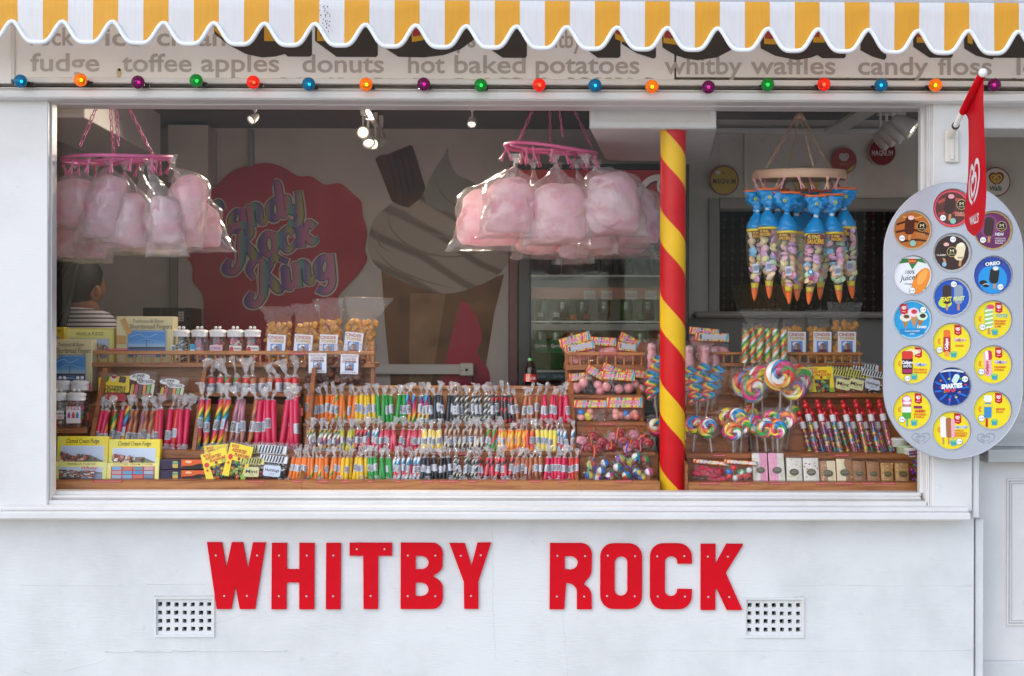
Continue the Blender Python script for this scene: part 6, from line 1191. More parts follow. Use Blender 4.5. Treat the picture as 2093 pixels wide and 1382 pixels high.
def tagh(x=.32, z=.62): return [('p', [(x-.18, z+.3), (x+.14, z+.26), (x+.2, z+.1), (x+.2, z-.2), (x+.05, z-.28), (x-.18, z-.2)], '#c8141c'), ('h', x, z+.06, .16, .03, '#f4e8e8'), ('t', "WALL'S", x, z-.13, .2, .05, '#f4e8e8')]
def bowl(x=.1, z=-.62): return [('e', x, z, .19, .19, '#e8d86a'), ('p', [(x-.18, z+.1), (x+.18, z+.1), (x+.12, z-.16), (x-.12, z-.16)], '#3aa0a8'), ('e', x, z+.1, .17, .06, '#8ac86a')]
def hot(x=-.66, z=.05): return [('s', [(x, z-.14), (x-.05, z), (x, z+.14)], .04, '#e8702c'), ('s', [(x+.07, z-.14), (x+.02, z), (x+.07, z+.14)], .04, '#e8702c')]
def bar(x, z, w, h, c, a=0., bite=None): return [('r', x-.1*a, z-h*.62, w*.26, h*.42, .03, a, '#c88a5a'), ('r', x, z, w, h, w*.42, a, c)]+([('e', x+w*.15, z+h*.42, w*.32, h*.12, bite)] if bite else [])
def mlogo(x, z): return [('e', x, z, .27, .27, '#c8a860'), ('e', x, z, .24, .24, '#2a1810'), ('t', 'M', x, z+.04, .2, .17, '#f0e0b0', .0), ('t', 'MAGNUM', x, z-.12, .3, .05, '#e8d8a0')]
def yel(extra): return [('e', 0, 0, .97, .97, Ye)]+tagh()+hot()+extra+bowl()
SPEC = {
 'L470': [('e', 0, 0, 1, 1, '#c8ac7a'), ('e', 0, 0, .93, .93, '#b8692a'), ('s', [(-.8, .3), (0, .5), (.8, .2)], .1, '#3a1c10'), ('s', [(-.85, -.1), (0, .02), (.85, -.2)], .12, '#4a2412'), ('s', [(-.6, -.6), (.1, -.5), (.7, -.55)], .1, '#3a1c10'), ('s', [(-.5, .7), (.1, .62), (.5, .72)], .08, '#e09a4a')]+bar(-.15, .25, .5, .95, '#4a2418', -.08, '#e8c8b8')+mlogo(.5, .2)+[('t', 'DOUBLE', .42, -.2, .45, .1, '#d8a060'), ('t', 'CARAMEL', .42, -.33, .5, .1, '#d8a060'), ('e', .02, -.68, .16, .16, '#8ac0b0')]+price(-.55, -.42),
 'C425': [('e', 0, 0, 1, 1, '#c83a24'), ('e', 0, 0, .93, .93, '#e8506a'), ('e', 0, 0, .86, .86, '#5a2a20'), ('s', [(-.7, .3), (-.2, .5), (.6, .4)], .16, '#b8463a'), ('s', [(-.7, -.3), (0, -.2), (.7, -.4)], .14, '#a83a34')]+bar(-.12, .2, .52, 1., '#3a1c14', -.1, '#e89aa0')+mlogo(.5, .2)+[('t', 'DOUBLE', .4, -.24, .45, .1, '#e8a890'), ('t', 'RASPBERRY', .42, -.36, .5, .09, '#e8a890'), ('e', .05, -.66, .15, .15, '#8ac0b0')]+price(-.48, -.5),
 'R470': [('e', 0, 0, 1, 1, '#c8a04a'), ('e', 0, 0, .93, .93, '#6a1f56'), ('e', -.2, .2, .5, .6, '#8a3a70')]+bar(-.2, .2, .5, 1., '#3c2018', -.08)+mlogo(.46, .22)+[('t', 'NEW', .35, -.2, .45, .16, '#f4eef0', .03), ('t', 'CHOCOLATE', .38, -.42, .55, .09, '#f0e0ec'), ('t', '& HAZELNUT', .38, -.54, .55, .09, '#f0e0ec'), ('t', 'PRALINE', .32, -.66, .4, .09, '#f0e0ec')]+price(-.52, -.5),
 'C516': [('e', 0, 0, 1, 1, '#b4b2ac'), ('e', 0, 0, .9, .9, '#3a1a16')]+bar(-.36, .1, .46, .8, '#2a120e', .25, '#e8b0a8')+bar(.42, .05, .5, .9, '#ecd9b0', -.2, '#f4ead0')+mlogo(0, .05)+[('t', 'CLASSIC', -.55, -.12, .5, .09, '#f0e8d0', .02), ('t', 'WHITE', .48, -.26, .36, .09, '#4a2c20', .02), ('e', -.4, -.6, .12, .12, '#8ab8d0')]+price(.05, .7),
 'L562': [('e', 0, 0, 1, 1, '#e6e8e8'), ('p', [(-.5, .86), (.5, .86), (.75, .6), (.3, .72), (0, .3), (-.2, .66), (-.7, .6)], '#2c7a34'), ('r', 0, .74, .42, .24, .08, 0, '#c8202c'), ('t', 'Del Monte', 0, .74, .36, .09, '#f0e040'), ('p', [(-.1, -.95), (.7, -.7), (.9, -.2), (.86, .3), (.5, -.4)], '#3a8a3a'), ('e', .45, -.3, .38, .75, -.5, '#ee8a22'), ('e', .52, -.1, .2, .45, -.5, '#f4a84a'), ('t', '100%', -.12, .16, .5, .2, '#2a2a2a', .0, .25), ('t', 'Juice!', -.2, -.16, .95, .36, '#222222', .0, .3, .1), ('t', 'Orange', -.2, -.46, .42, .12, '#4a3a2a', 0, .3)]+price(0, -.8),
 'R562': [('e', 0, 0, .98, .98, '#2a4aa8'), ('e', .0, -.2, .76, .76, '#1f94d8'), ('r', .0, .62, .95, .26, .1, .12, '#1a2a70'), ('t', 'OREO', 0, .62, .8, .2, '#f4f4f4', .05, 0, .12)]+bar(.08, .0, .48, .86, '#1e1a1a', -.12, '#e8e8e4')+[('e', -.5, -.38, .2, .13, '#1a1616'), ('e', -.36, -.5, .16, .08, '#d8d8d8'), ('e', -.36, -.54, .16, .08, '#1a1616')]+price(.4, -.6),
 'C607': [('e', 0, 0, 1, 1, '#b8b8bc'), ('e', 0, 0, .92, .92, '#1c50b0'), ('e', -.35, -.3, .35, .25, '#c8d83a')]+bar(-.25, .15, .46, 1., '#3a2820', 0)+bar(.35, .15, .46, 1., '#8a98a8', 0)+[('t', 'FEAST', -.3, -.1, .6, .24, '#f0e040', .04, .15, .08), ('t', 'FEAST', .38, -.06, .6, .22, '#d8e090', .04, .15, .08)]+price(.1, .68),
 'L653': [('e', 0, 0, 1, 1, '#a8d0e0'), ('e', 0, 0, .93, .93, '#1f9ad0'), ('r', 0, -.62, 1.3, .3, .1, 0, '#1682b8'), ('p', [(-.6, .1), (-.1, .2), (-.35, -.5)], '#b07a3a'), ('p', [(-.2, .3), (.3, .3), (.1, -.45)], '#c08a4a'), ('p', [(.25, .2), (.75, .1), (.3, -.45)], '#a8703a'), ('e', -.35, .12, .3, .22, '#e8dcc8'), ('e', -.3, .16, .16, .1, '#6a4028'), ('e', .06, .38, .3, .24, '#f0d0d0'), ('e', .1, .42, .16, .12, '#c8344a'), ('e', .52, .18, .28, .22, '#d0e8c8'), ('e', .55, .2, .16, .12, '#3a2a24'), ('t', 'Cornetto', .5, -.36, .5, .18, '#f0f0f0', .04, .3), ('t', 'CLASSICO, STRAWBERRY', 0, -.6, .8, .08, '#f0f4f8'), ('t', '& MINT', 0, -.74, .26, .08, '#f0f4f8')]+tagh(-.45, .55)+price(.56, .52),
 'R653': yel(bar(-.2, .2, .44, 1.15, '#9cc86a', 0)+[('r', -.2, .5-.22*i, .44, .09, .03, .2, '#f0f0e0') for i in range(5)]+[('e', -.12, .68, .2, .12, '#e0486a'), ('t', 'TWISTER', .45, .22, .66, .2, '#e8f4e8', .08, .1), ('t', 'TWISTER', .45, .22, .64, .18, '#5aa03a', .02, .1), ('t', 'STRAWBERRY', .4, -.06, .62, .1, '#d8402c', .03), ('t', 'PINEAPPLE', .38, -.2, .56, .1, '#d8402c', .03), ('t', '& LIME', .26, -.34, .34, .1, '#d8402c', .03)])+price(-.55, -.38, '£1.80'),
 'C699': yel([('r', -.25, .1, .36, 1.1, .12, 0, '#e8702a'), ('r', -.25, -.12, .38, .8, .05, 0, '#b8302a'), ('t', 'Calippo', -.25, -.1, .6, .24, '#f4f4f4', .04, .2, 1.57), ('e', -.25, -.6, .14, .14, '#f0a040'), ('t', 'Calippo', .42, .12, .66, .24, '#f4f4f4', .1, .25), ('t', 'Calippo', .42, .12, .64, .22, '#c83a2c', .01, .25), ('t', 'ORANGE', .4, -.18, .44, .1, '#d8402c', .03)])+price(-.64, -.4, '£1.30'),
 'L745': yel([('e', .0, .66, .35, .16, '#f0e0b0'), ('r', -.25, .1, .56, 1.2, .08, .0, '#3a1a24'), ('r', -.25, .5, .58, .42, .12, 0, '#d8342c'), ('t', 'Calippo', -.25, .1, .6, .22, '#f4f0f0', .04, .2), ('t', 'SHOTS', -.25, -.08, .44, .14, '#f0f0f0', .03), ('r', -.25, -.34, .5, .2, .05, 0, '#a82a5a'), ('t', 'Calippo', .45, .0, .62, .22, '#f0f4ff', .1, .25), ('t', 'Calippo', .45, .0, .6, .2, '#2a6ac0', .01, .25), ('t', 'STRAWBERRY &', .42, -.26, .7, .1, '#d8402c', .03), ('t', 'LEMON FLAVOUR', .42, -.4, .7, .09, '#d8402c', .03)])+price(-.25, -.72, '£1.30'),
 'R745': yel([('r', -.25, .05, .38, 1.3, .14, .08, '#e8b0b8'), ('r', -.2, .5, .34, .5, .14, .08, '#c82c50'), ('r', -.3, .5, .16, .5, .08, .08, '#f0ece4'), ('t', 'Calippo', -.27, -.15, .7, .2, '#c8283c', .04, .2, 1.6), ('t', 'Calippo', .42, .14, .66, .22, '#f4f4ff', .1, .25), ('t', 'Calippo', .42, .14, .64, .2, '#8a3ab0', .01, .25), ('t', 'STRAWBERRY', .4, -.12, .62, .1, '#d8402c', .03), ('t', '& VANILLA', .34, -.26, .5, .1, '#d8402c', .03)])+price(-.6, -.36, '£1.30'),
 'C790': [('e', 0, 0, 1, 1, '#26408a'), ('e', 0, 0, .93, .93, '#172a78')]+[('s', [(.75*cos(a)*.5, .75*sin(a)*.5-.1), (.9*cos(a), .9*sin(a))], .1, '#1f6ac8') for a in [2*pi*i/11 for i in range(11)]]+[('e', .8*cos(a*1.9)*(.5+.04*a), .8*sin(a*1.9)*(.5+.04*a), .06, .045, ['#e8402c', '#f0d030', '#3ab04a', '#e87a2c', '#d84a9a'][a % 5]) for a in range(11)]+[('r', .2, .42, .3, .5, .12, -.5, '#c8e0dc'), ('r', 0, -.05, 1.1, .3, .1, .08, '#16308a'), ('t', 'SMARTIES', 0, .04, 1.1, .26, '#f4f8ff', .06, 0, .08), ('t', 'POP UP', -.1, -.2, .6, .18, '#f04a3a', .06, 0, .08), ('s', [(-.6, .78), (0, .86), (.6, .78)], .1, '#d8e0e4')]+price(.68, .4),
 'L839': yel([('r', -.28, -.05, .46, .75, .08, 0, '#4aa03a'), ('r', -.28, .05, .48, .3, .03, 0, '#e8e8d8'), ('e', -.28, .5, .26, .3, '#e8708a'), ('e', -.28, .62, .2, .12, '#f4e4e4'), ('e', -.26, .4, .22, .08, '#f4e4e4'), ('r', -.26, -.62, .08, .4, .02, 0, '#3aa0a0'), ('t', 'HARIBO', .42, -.02, .54, .16, '#d8342c', .05), ('r', .3, .18, .44, .14, .04, 0, '#8a2c5a'), ('t', 'STRAWBERRY', .42, -.2, .66, .1, '#d8402c', .03), ('t', '& VANILLA', .36, -.33, .52, .1, '#d8402c', .03)])+price(-.54, -.46, '£1.30'),
 'R838': yel([('r', -.24, .0, .4, .8, .1, 0, '#3a8ac0'), ('r', -.24, .62, .42, .34, .12, -.1, '#f0f0ec'), ('r', -.24, .25, .42, .16, .03, 0, '#e8d040'), ('r', -.3, -.64, .12, .46, .03, 0, '#c8201c'), ('t', 'MINIONS', .42, .06, .46, .1, '#d8402c', .03), ('t', 'BELLO!', .38, -.08, .36, .1, '#d8402c', .03)])+price(-.58, -.42),
 'C880': yel(bar(-.42, .2, .34, 1.1, '#efe9dc', .04)+bar(-.14, .16, .3, 1.05, '#a86a42', .04)+bar(.08, .12, .2, 1., '#f0a8b0', .04)+[('t', 'mini milk', .5, .2, .7, .16, '#f0f4ff', .1, .1), ('t', 'mini milk', .5, .2, .68, .14, '#3a80c0', .02, .1), ('t', 'VANILLA,', .4, 0, .48, .1, '#d8402c', .03), ('t', 'CHOCOLATE &', .48, -.13, .66, .1, '#d8402c', .03), ('t', 'STRAWBERRY', .46, -.26, .62, .1, '#d8402c', .03)])+price(.4, -.56, '£1.00')}
for c, y in DS:
    pl = mb.part('picture_disc', (lambda bb: (bb.lathe([(0, 0), (40, 0), (40.3, .5), (40, 1)], M('#d8d8da', .3), 28, T=Matrix.Rotation(pi/2, 4, 'X')), bb)[1])(B()), loc=(CX[c], -3, 937-y))
    b_ = B(); draw(b_, SPEC[f'{c}{y}'], 0, 0, 39.2, -1.2, .09, .25); mb.part('print', b_, pl)
# ================================================================== FLAG
fl = Thing('banner_flag', 'red hanging banner on a white wall pole above the menu board', 'flag', 1945, 300, -.035)
b_ = B(); b_.box(-14, 14, -5, 0, -33, 35, M('#d8d0c6', .4), 3); b_.box(-4, 4, -9, -4, -28, 30, M('#d8d0c6', .4), 2); fl.part('wall_plate', b_)
def FV(px, py, Y): return (P(px, py, Y)-fl.o.location)/fl.k
p0, p1 = FV(1944, 275, -.06), FV(2009, 149, -.62)
b_ = B(); b_.tube([p0+(p0-p1)*.06, p0+(p1-p0)*.16], 7.2, M('#d8d0c6', .4), 12); b_.tube([p0+(p1-p0)*.15, p0+(p1-p0)*.17], 7.6, M('#3a3634', .4), 12); fl.part('socket', b_)
b_ = B(); b_.tube([p0, p1], 5.2, M('#e4dfd8', .4), 12); b_.sph(tuple(p1), 8, M('#e4dfd8', .4), 14, 10); fl.part('pole', b_)
FCL = cloth('red_flag_cloth', '#dc0a1c', '#e81828', .3)
b_ = B(); b_.tube([p0+(p1-p0)*.4, p0+(p1-p0)*.7, p0+(p1-p0)*.985], [7, 7.6, 7], FCL, 12); fl.part('sleeve', b_)
yl_ = [(228, 1968, -.27), (240, 1978, -.28), (300, 1978.5, -.28), (360, 1977, -.28), (420, 1971.5, -.28), (455, 1971, -.285), (472, 1978, -.32), (482, 1990, -.4)]
yr_ = [(152, 2012, -.615), (200, 2011, -.61), (260, 2012, -.6), (330, 2014, -.595), (390, 2015, -.59), (430, 2013, -.58), (465, 2007, -.55), (482, 1994, -.44)]
def fpt(u, v):
    def samp(L, v):
        x = v*(len(L)-1); i = min(int(x), len(L)-2); f = x-i; return tuple(L[i][q]*(1-f)+L[i+1][q]*f for q in range(3))
    a, c = samp(yl_, v), samp(yr_, v); y, x, Y = (a[q]*(1-u)+c[q]*u for q in range(3))
    return FV(x+1.5*sin(u*5+v*4), y, Y)
b_ = B(); nu, nv = 12, 26; b_.add([tuple(fpt(i/nu, j/nv)) for j in range(nv+1) for i in range(nu+1)], [(j*(nu+1)+i, j*(nu+1)+i+1, (j+1)*(nu+1)+i+1, (j+1)*(nu+1)+i) for j in range(nv) for i in range(nu)], FCL, True)
fl.part('cloth', b_)
FW = M('#e8e0e4', .6)
FCL.node_tree.nodes['Principled BSDF'].inputs['Specular IOR Level'].default_value = .15
def onflag(u, v, off=.9):
    a = fpt(u, v); e = fpt(u+.03, v)-fpt(u-.03, v); g = fpt(u, v+.03)-fpt(u, v-.03); n_ = e.cross(g).normalized()
    if n_.x*.37+n_.y > 0: n_ = -n_
    return a+n_*off
b_ = B(); tmp = B()
for h in HEART: tmp.stroke([(x, z) for x, z in h], .13, 0, FW, n=5)
b_.add([tuple(onflag(.42+x*.42, .5-z*.19)) for x, y, z in tmp.v], tmp.f, FW); fl.part('heart_print', b_)
v, f, x0, x1, y0, y1 = text_geo("WALL'S", .03, 0, 3); b_ = B(); b_.add([tuple(onflag(.3+(a[0]-x0)/(x1-x0)*.42, .8-(a[1]-y0)/(y1-y0)*.1)) for a in v], f, FW); fl.part('lettering', b_)

# ================================================================== WALL PICTURES IN THE SHOP
def mural_mat(name, cs, scale=6.):
    m, n, l, p = newmat(name); p.inputs['Roughness'].default_value = .65
    tc = n.new('ShaderNodeTexCoord'); nz = n.new('ShaderNodeTexNoise'); nz.inputs['Scale'].default_value = scale; nz.inputs['Detail'].default_value = 5; l.new(tc.outputs['Object'], nz.inputs['Vector'])
    r = ramp(n, [(.3, cs[0]), (.5, cs[1]), (.7, cs[2])], 'EASE'); l.new(nz.outputs[0], r.inputs[0]); l.new(r.outputs[0], p.inputs['Base Color']); return m
PINKM = mural_mat('mural_crimson', ['#a01c34', '#b02a42', '#bc4656'], 3.)
BL = [(429, 392), (473, 351), (508, 339), (546, 334), (580, 344), (608, 360), (635, 361), (663, 377), (694, 375), (718, 394), (737, 413), (740, 441), (749, 472), (745, 510), (749, 530), (733, 558), (711, 582), (690, 609), (694, 650), (672, 705), (600, 745), (500, 745), (440, 710), (418, 670), (415, 606), (394, 575), (393, 544), (370, 511), (350, 470), (375, 425)]
mu = Thing('wall_sign', 'crimson cloud-shaped wall sign with Candy Rock King lettering', 'wall sign', 560, 745, 1.885)
b_ = B(); b_.prism([(x-560, 745-y) for x, y in cat(BL, 5, True)], 0, 4, PINKM); mu.part('board', b_)
GL = {'C': [[(.95, 1.35, .8), (.75, 1.75, 1.1), (.3, 1.5, 1.2), (.1, .7, 1.5), (.3, .1, 1.3), (.75, .0, 1), (1.0, .3, .7)]], 'a': [[(.78, .8, .8), (.5, 1., 1), (.15, .65, 1.4), (.2, .1, 1.3), (.5, .05, 1), (.75, .5, .8)], [(.82, 1., 1.2), (.78, .3, 1.4), (.92, .02, 1), (1.15, .25, .6)]],
      'n': [[(0, .9, .7), (.16, .95, 1.2), (.14, .0, 1.4)], [(.16, .6, .7), (.42, 1., 1.1), (.64, .8, 1.4), (.62, .2, 1.3), (.78, .0, 1), (1., .25, .6)]], 'd': [[(.78, .8, .8), (.5, 1., 1), (.15, .65, 1.4), (.2, .1, 1.3), (.5, .05, 1), (.75, .5, .8)], [(.7, 1.9, .8), (.84, 1.7, 1.3), (.78, .3, 1.4), (.92, .02, 1), (1.15, .25, .6)]],
      'y': [[(0, .9, .7), (.14, .9, 1.2), (.15, .3, 1.4), (.4, .02, 1.1), (.7, .3, .8)], [(.8, 1., 1.2), (.76, .2, 1.3), (.68, -.4, 1.2), (.35, -.65, 1.1), (.05, -.45, 1.2)]], 'R': [[(.5, 1.6, 1), (.42, .8, 1.5), (.28, .1, 1.3), (-.1, -.35, 1.1), (-.5, -.15, 1.4), (-.3, .25, .8)], [(-.1, .95, .8), (-.25, 1.4, 1.1), (.15, 1.8, 1.1), (.75, 1.75, 1.2), (.95, 1.3, 1.3), (.6, .95, .8)], [(.6, .95, .8), (.85, .4, 1.5), (1.1, .02, 1.2), (1.35, .2, .6)]],
      'o': [[(.6, .95, .9), (.35, 1., 1), (.1, .55, 1.4), (.3, .02, 1.1), (.65, .1, 1.1), (.8, .6, 1.3), (.6, .95, .9), (.95, .85, .5)]], 'c': [[(.75, .75, 1.2), (.5, 1., 1), (.14, .6, 1.4), (.3, .04, 1.2), (.65, .05, .9), (.9, .35, .6)]], 'k': [[(.0, 1.9, .8), (.18, 1.75, 1.3), (.14, .0, 1.4)], [(.85, .8, 1.2), (.65, 1., 1), (.4, .6, .8), (.2, .5, .7)], [(.35, .6, .8), (.65, .1, 1.3), (1., .1, .6)]],
      'i': [[(0, .9, .7), (.18, .95, 1.3), (.16, .25, 1.4), (.3, .0, 1), (.55, .25, .6)], [(.14, 1.35, 1.3), (.2, 1.45, 1.3)]], 'g': [[(.78, .8, .8), (.5, 1., 1), (.15, .65, 1.4), (.2, .15, 1.3), (.5, .1, 1), (.75, .5, .8)], [(.85, 1., 1.2), (.8, .2, 1.3), (.72, -.4, 1.2), (.38, -.65, 1.1), (.05, -.45, 1.2)]]}
GL['K'] = [GL['R'][0], [(-.1, .95, .8), (-.25, 1.4, 1.1), (.15, 1.8, 1.1), (.5, 1.6, .9)], [(1.2, 1.55, 1.3), (1.0, 1.75, 1), (.8, 1.3, 1), (.5, .95, .8)], GL['R'][2]]
ADV = {'C': 1.15, 'R': 1.35, 'K': 1.35, 'i': .58, 'k': 1.05, 'c': .95, 'o': .95}
def rainbow_x(name):
    m, n, l, p = newmat(name); p.inputs['Roughness'].default_value = .35; tc = n.new('ShaderNodeTexCoord'); sx = n.new('ShaderNodeSeparateXYZ'); l.new(tc.outputs['Object'], sx.inputs[0]); mu_ = n.new('ShaderNodeMath'); mu_.operation = 'MULTIPLY_ADD'; mu_.inputs[1].default_value = 6.; mu_.inputs[2].default_value = 10.3; fr = n.new('ShaderNodeMath'); fr.operation = 'FRACT'
    l.new(sx.outputs[0], mu_.inputs[0]); l.new(mu_.outputs[0], fr.inputs[0]); r = ramp(n, [(0, '#5a3a8a'), (.2, '#b85a88'), (.4, '#b86a80'), (.5, '#2a9a84'), (.62, '#6a4a9a'), (.8, '#a89a2c'), (.95, '#5a3a8a')], 'LINEAR'); l.new(fr.outputs[0], r.inputs[0]); l.new(r.outputs[0], p.inputs['Base Color']); return m
RBX = rainbow_x('rainbow_lettering'); OUTL, BLKL = M('#c8b4b0', .4), M('#1c1820', .4)
for wd, x, y, sc_, an in (('Candy', 432, 488, 37, .30), ('Rock', 482, 540, 41, .27), ('King', 528, 606, 41, .27)):
    for nm, wdt, mt, yy in (('letter_outline', .50, OUTL, -1.), ('letter_shadow', .36, BLKL, -2.), ('letter_fill', .28, RBX, -3.)):
        b_ = B(); adv = 0
        for ch in wd:
            for q, st_ in enumerate(GL[ch]):
                pts = [((adv+a+.12*b2)*sc_, b2*sc_, c) for a, b2, c in st_]; pts = [(*rot2(a, b2, an), c) for a, b2, c in pts]; b_.stroke(pts, wdt*sc_, yy-.12*q, mt, n=6, jit=.008)
            adv += ADV.get(ch, 1.08)
        mu.part(nm, b_, loc=(x-560, 0, 745-y))
# painted cornet
cn = Thing('wall_poster', 'large wall poster of a whipped ice cream cone with chocolate flake', 'poster', 900, 790, 1.89)
X9 = lambda L: [(x-900, 790-y) for x, y in L]
CRM, CR2, CR3, CR4 = (mural_mat('mural_cream%d' % i, c, 5) for i, c in enumerate((['#9a8a78', '#aa9c8a', '#b5a998'], ['#7c6d5a', '#8a7b68', '#988a76'], ['#8f8070', '#9f9282', '#aca192'], ['#87887e', '#97988e', '#a4a59c'])))
def swirl_mat(name, c0, c1):
    m, n, l, p = newmat(name); p.inputs['Roughness'].default_value = .6; tc = n.new('ShaderNodeTexCoord'); mp = n.new('ShaderNodeMapping'); mp.inputs['Rotation'].default_value = (0, radians(62), 0); l.new(tc.outputs['Object'], mp.inputs[0])
    w = n.new('ShaderNodeTexWave'); w.wave_profile = 'SIN'; w.inputs['Scale'].default_value = 2.6; w.inputs['Distortion'].default_value = 3.; w.inputs['Detail'].default_value = 1; w.inputs['Detail Scale'].default_value = .8; l.new(mp.outputs[0], w.inputs['Vector'])
    r = ramp(n, [(0, c0), (.35, c1), (1, c1)], 'EASE'); l.new(w.outputs[0], r.inputs[0]); l.new(r.outputs[0], p.inputs['Base Color']); return m
CRM = swirl_mat('mural_swirl', '#75675a', '#ab9d8e'); CR3 = swirl_mat('mural_swirl_light', '#82746a', '#b3a798')
CONE, FLK = mural_mat('mural_cone', ['#5a3a20', '#7a5230', '#8f6440'], 7), mural_mat('mural_flake', ['#3a2012', '#4e2c18', '#643e22'], 9)
b_ = B(); q = 0
def lay(pts, mt, n=5):
    global q
    q += 1; b_.poly(X9(cat(pts, n, True) if n else pts), 3-.25*q, mt)
lay([(778, 540), (930, 590), (1030, 560), (1010, 640), (985, 800), (800, 800), (786, 660)], CONE, 0)
lay([(838, 600), (910, 600), (880, 800), (835, 800)], mural_mat('mural_cone_light', ['#7a5a38', '#94704a', '#a5845c'], 7), 0)
lay([(945, 615), (970, 640), (985, 690), (975, 720), (1000, 760), (990, 800), (905, 800), (920, 700), (935, 640)], PINKM, 4)
lay([(770, 440), (752, 490), (758, 530), (790, 560), (860, 590), (910, 600), (960, 590), (1020, 560), (1045, 510), (1035, 430), (990, 380), (900, 380), (820, 410)], CRM)
lay([(870, 385), (885, 350), (905, 320), (914, 302), (918, 330), (935, 358), (965, 372), (985, 400), (950, 450), (890, 440), (868, 410)], CR4)
lay([(790, 425), (840, 405), (900, 430), (990, 450), (1040, 455), (1030, 490), (940, 480), (850, 455)], CR3)
for pts, w in (([(795, 430), (800, 470), (850, 510), (930, 525), (1020, 500)], 9), ([(822, 420), (835, 450), (890, 480), (970, 485), (1035, 465)], 8), ([(760, 500), (800, 545), (870, 575), (930, 590)], 8), ([(890, 370), (905, 400), (940, 425), (985, 430)], 7), ([(770, 455), (775, 500), (810, 520)], 7)):
    q += 1; b_.stroke([(x-900, 790-y, .1+.7*sin(pi*i/(len(pts)-1))) for i, (x, y) in enumerate(pts)], w*.6, 3-.25*q, CR2, n=6)
cn.part('cone_print', b_)
b_ = B(); b_.poly(X9([(766, 326), (776, 318), (790, 317), (838, 297), (843, 301), (869, 385), (860, 405), (835, 425), (815, 420), (800, 412)]), -2, FLK)
for i in range(4): b_.stroke([(x-900, 790-y) for x, y in ((790+13*i, 318-5*i), (803+12*i, 360-5*i), (812+12*i, 410-5*i))], 2.4, -2.3, M('#1c110c', .6), n=4)
cn.part('flake_print', b_)
# ---- round stickers
def sticker(label, x, y, Y, r, items):
    t = Thing('round_sticker', label, 'sticker', x, y, Y, 'round brand stickers'); b_ = B(); b_.lathe([(0, 1), (r*.99, 1), (r, .5), (r, 0)], M('#a8a4a0', .4), 28, T=Matrix.Rotation(pi/2, 4, 'X')); t.part('disc', b_); b_ = B(); draw(b_, items, 0, 0, r, -1.2, .15); t.part('print', b_)
sticker('yellow round sticker with red rim on the right back wall', 1480, 369, 1.58, 31, [('e', 0, 0, .98, .98, '#8a2430'), ('e', 0, 0, .9, .9, '#b89a2c'), ('h', -.42, .5, .2, .07, '#e8e0d0'), ('t', 'IS...', 0, .5, .3, .14, '#8a2430'), ('t', 'MAGNUM', 0, -.06, 1.5, .36, '#3a3020', .01)])
sticker('red round sticker with a pale heart behind the beige chains', 1724, 329, 1.58, 28, [('e', 0, 0, .96, .96, '#9a2c24'), ('p', [(.0, -.9), (.6, -.7), (.9, -.2), (.5, -.5)], '#b8a83a'), ('h', 0, .25, .46, .12, '#c8b8b0'), ('t', "WALL'S", 0, -.25, .6, .14, '#c88a80')])
sticker('dark red round sticker below the right spot lamps', 1803, 311, 1.58, 28, [('e', 0, 0, .96, .96, '#7a1018'), ('t', 'MAGNUM', 0, -.08, 1.55, .4, '#d8d4d0', .01), ('h', -.1, .5, .26, .08, '#c8a8a0')])
sticker('yellow round sticker half hidden behind the beige hanger', 1650, 368, 1.58, 28, [('e', 0, 0, .96, .96, '#b8a040'), ('t', 'MAGNUM', 0, 0, 1.5, .4, '#4a3a24')])
sticker('white round sticker with red rim in the service hatch', 2035, 372, 1.55, 31, [('e', 0, 0, .98, .98, '#8a2420'), ('e', 0, 0, .9, .9, '#c8c0b4'), ('h', 0, .22, .6, .22, '#8a2420', 1.), ('h', 0, .2, .5, .1, '#c8a83a'), ('t', "Walls", 0, -.42, .8, .34, '#2a2c3a', .02, .25)])
# kitchen hatch: strings of beads
bc = Thing('bead_curtain', 'dark wooden bead curtain in the kitchen hatch', 'curtain', 1670, 640, 1.72)
BD = M('#5a4430', .5, var=.3)
b_ = B()
for j in range(13): b_.sph((0, 0, 206-j*16-RN.uniform(0, 6)), RN.choice([2.2, 3, 3.6]), BD, 7, 5)
b_.tube([(0, 0, 212), (0, 0, 2)], .6, BD, 4); bm_ = b_.mesh('bead_string', bc.k)
for i in range(22): link('bead_string', bm_, bc.o, ((-190+i*18+RN.uniform(-4, 4))*bc.k, RN.uniform(-6, 6)*bc.k, RN.uniform(-2, 4)*bc.k), (0, 0, RN.uniform(0, 6)))
bk = Thing('wicker_basket', 'dim wicker basket behind the bead curtain', 'basket', 1560, 640, 1.95); b_ = B(); b_.lathe([(52, 0), (60, 30), (64, 52), (60, 54), (50, 6)], M('#6a5030', .7, var=.4, bump=.8, scale=60), 20); bk.part('body', b_); b_ = B(); b_.tube([(62*cos(a), 62*sin(a), 54) for a in [2*pi*i/24 for i in range(24)]], 3.5, M('#6a5030', .7), 6, closed=True); bk.part('rim', b_)
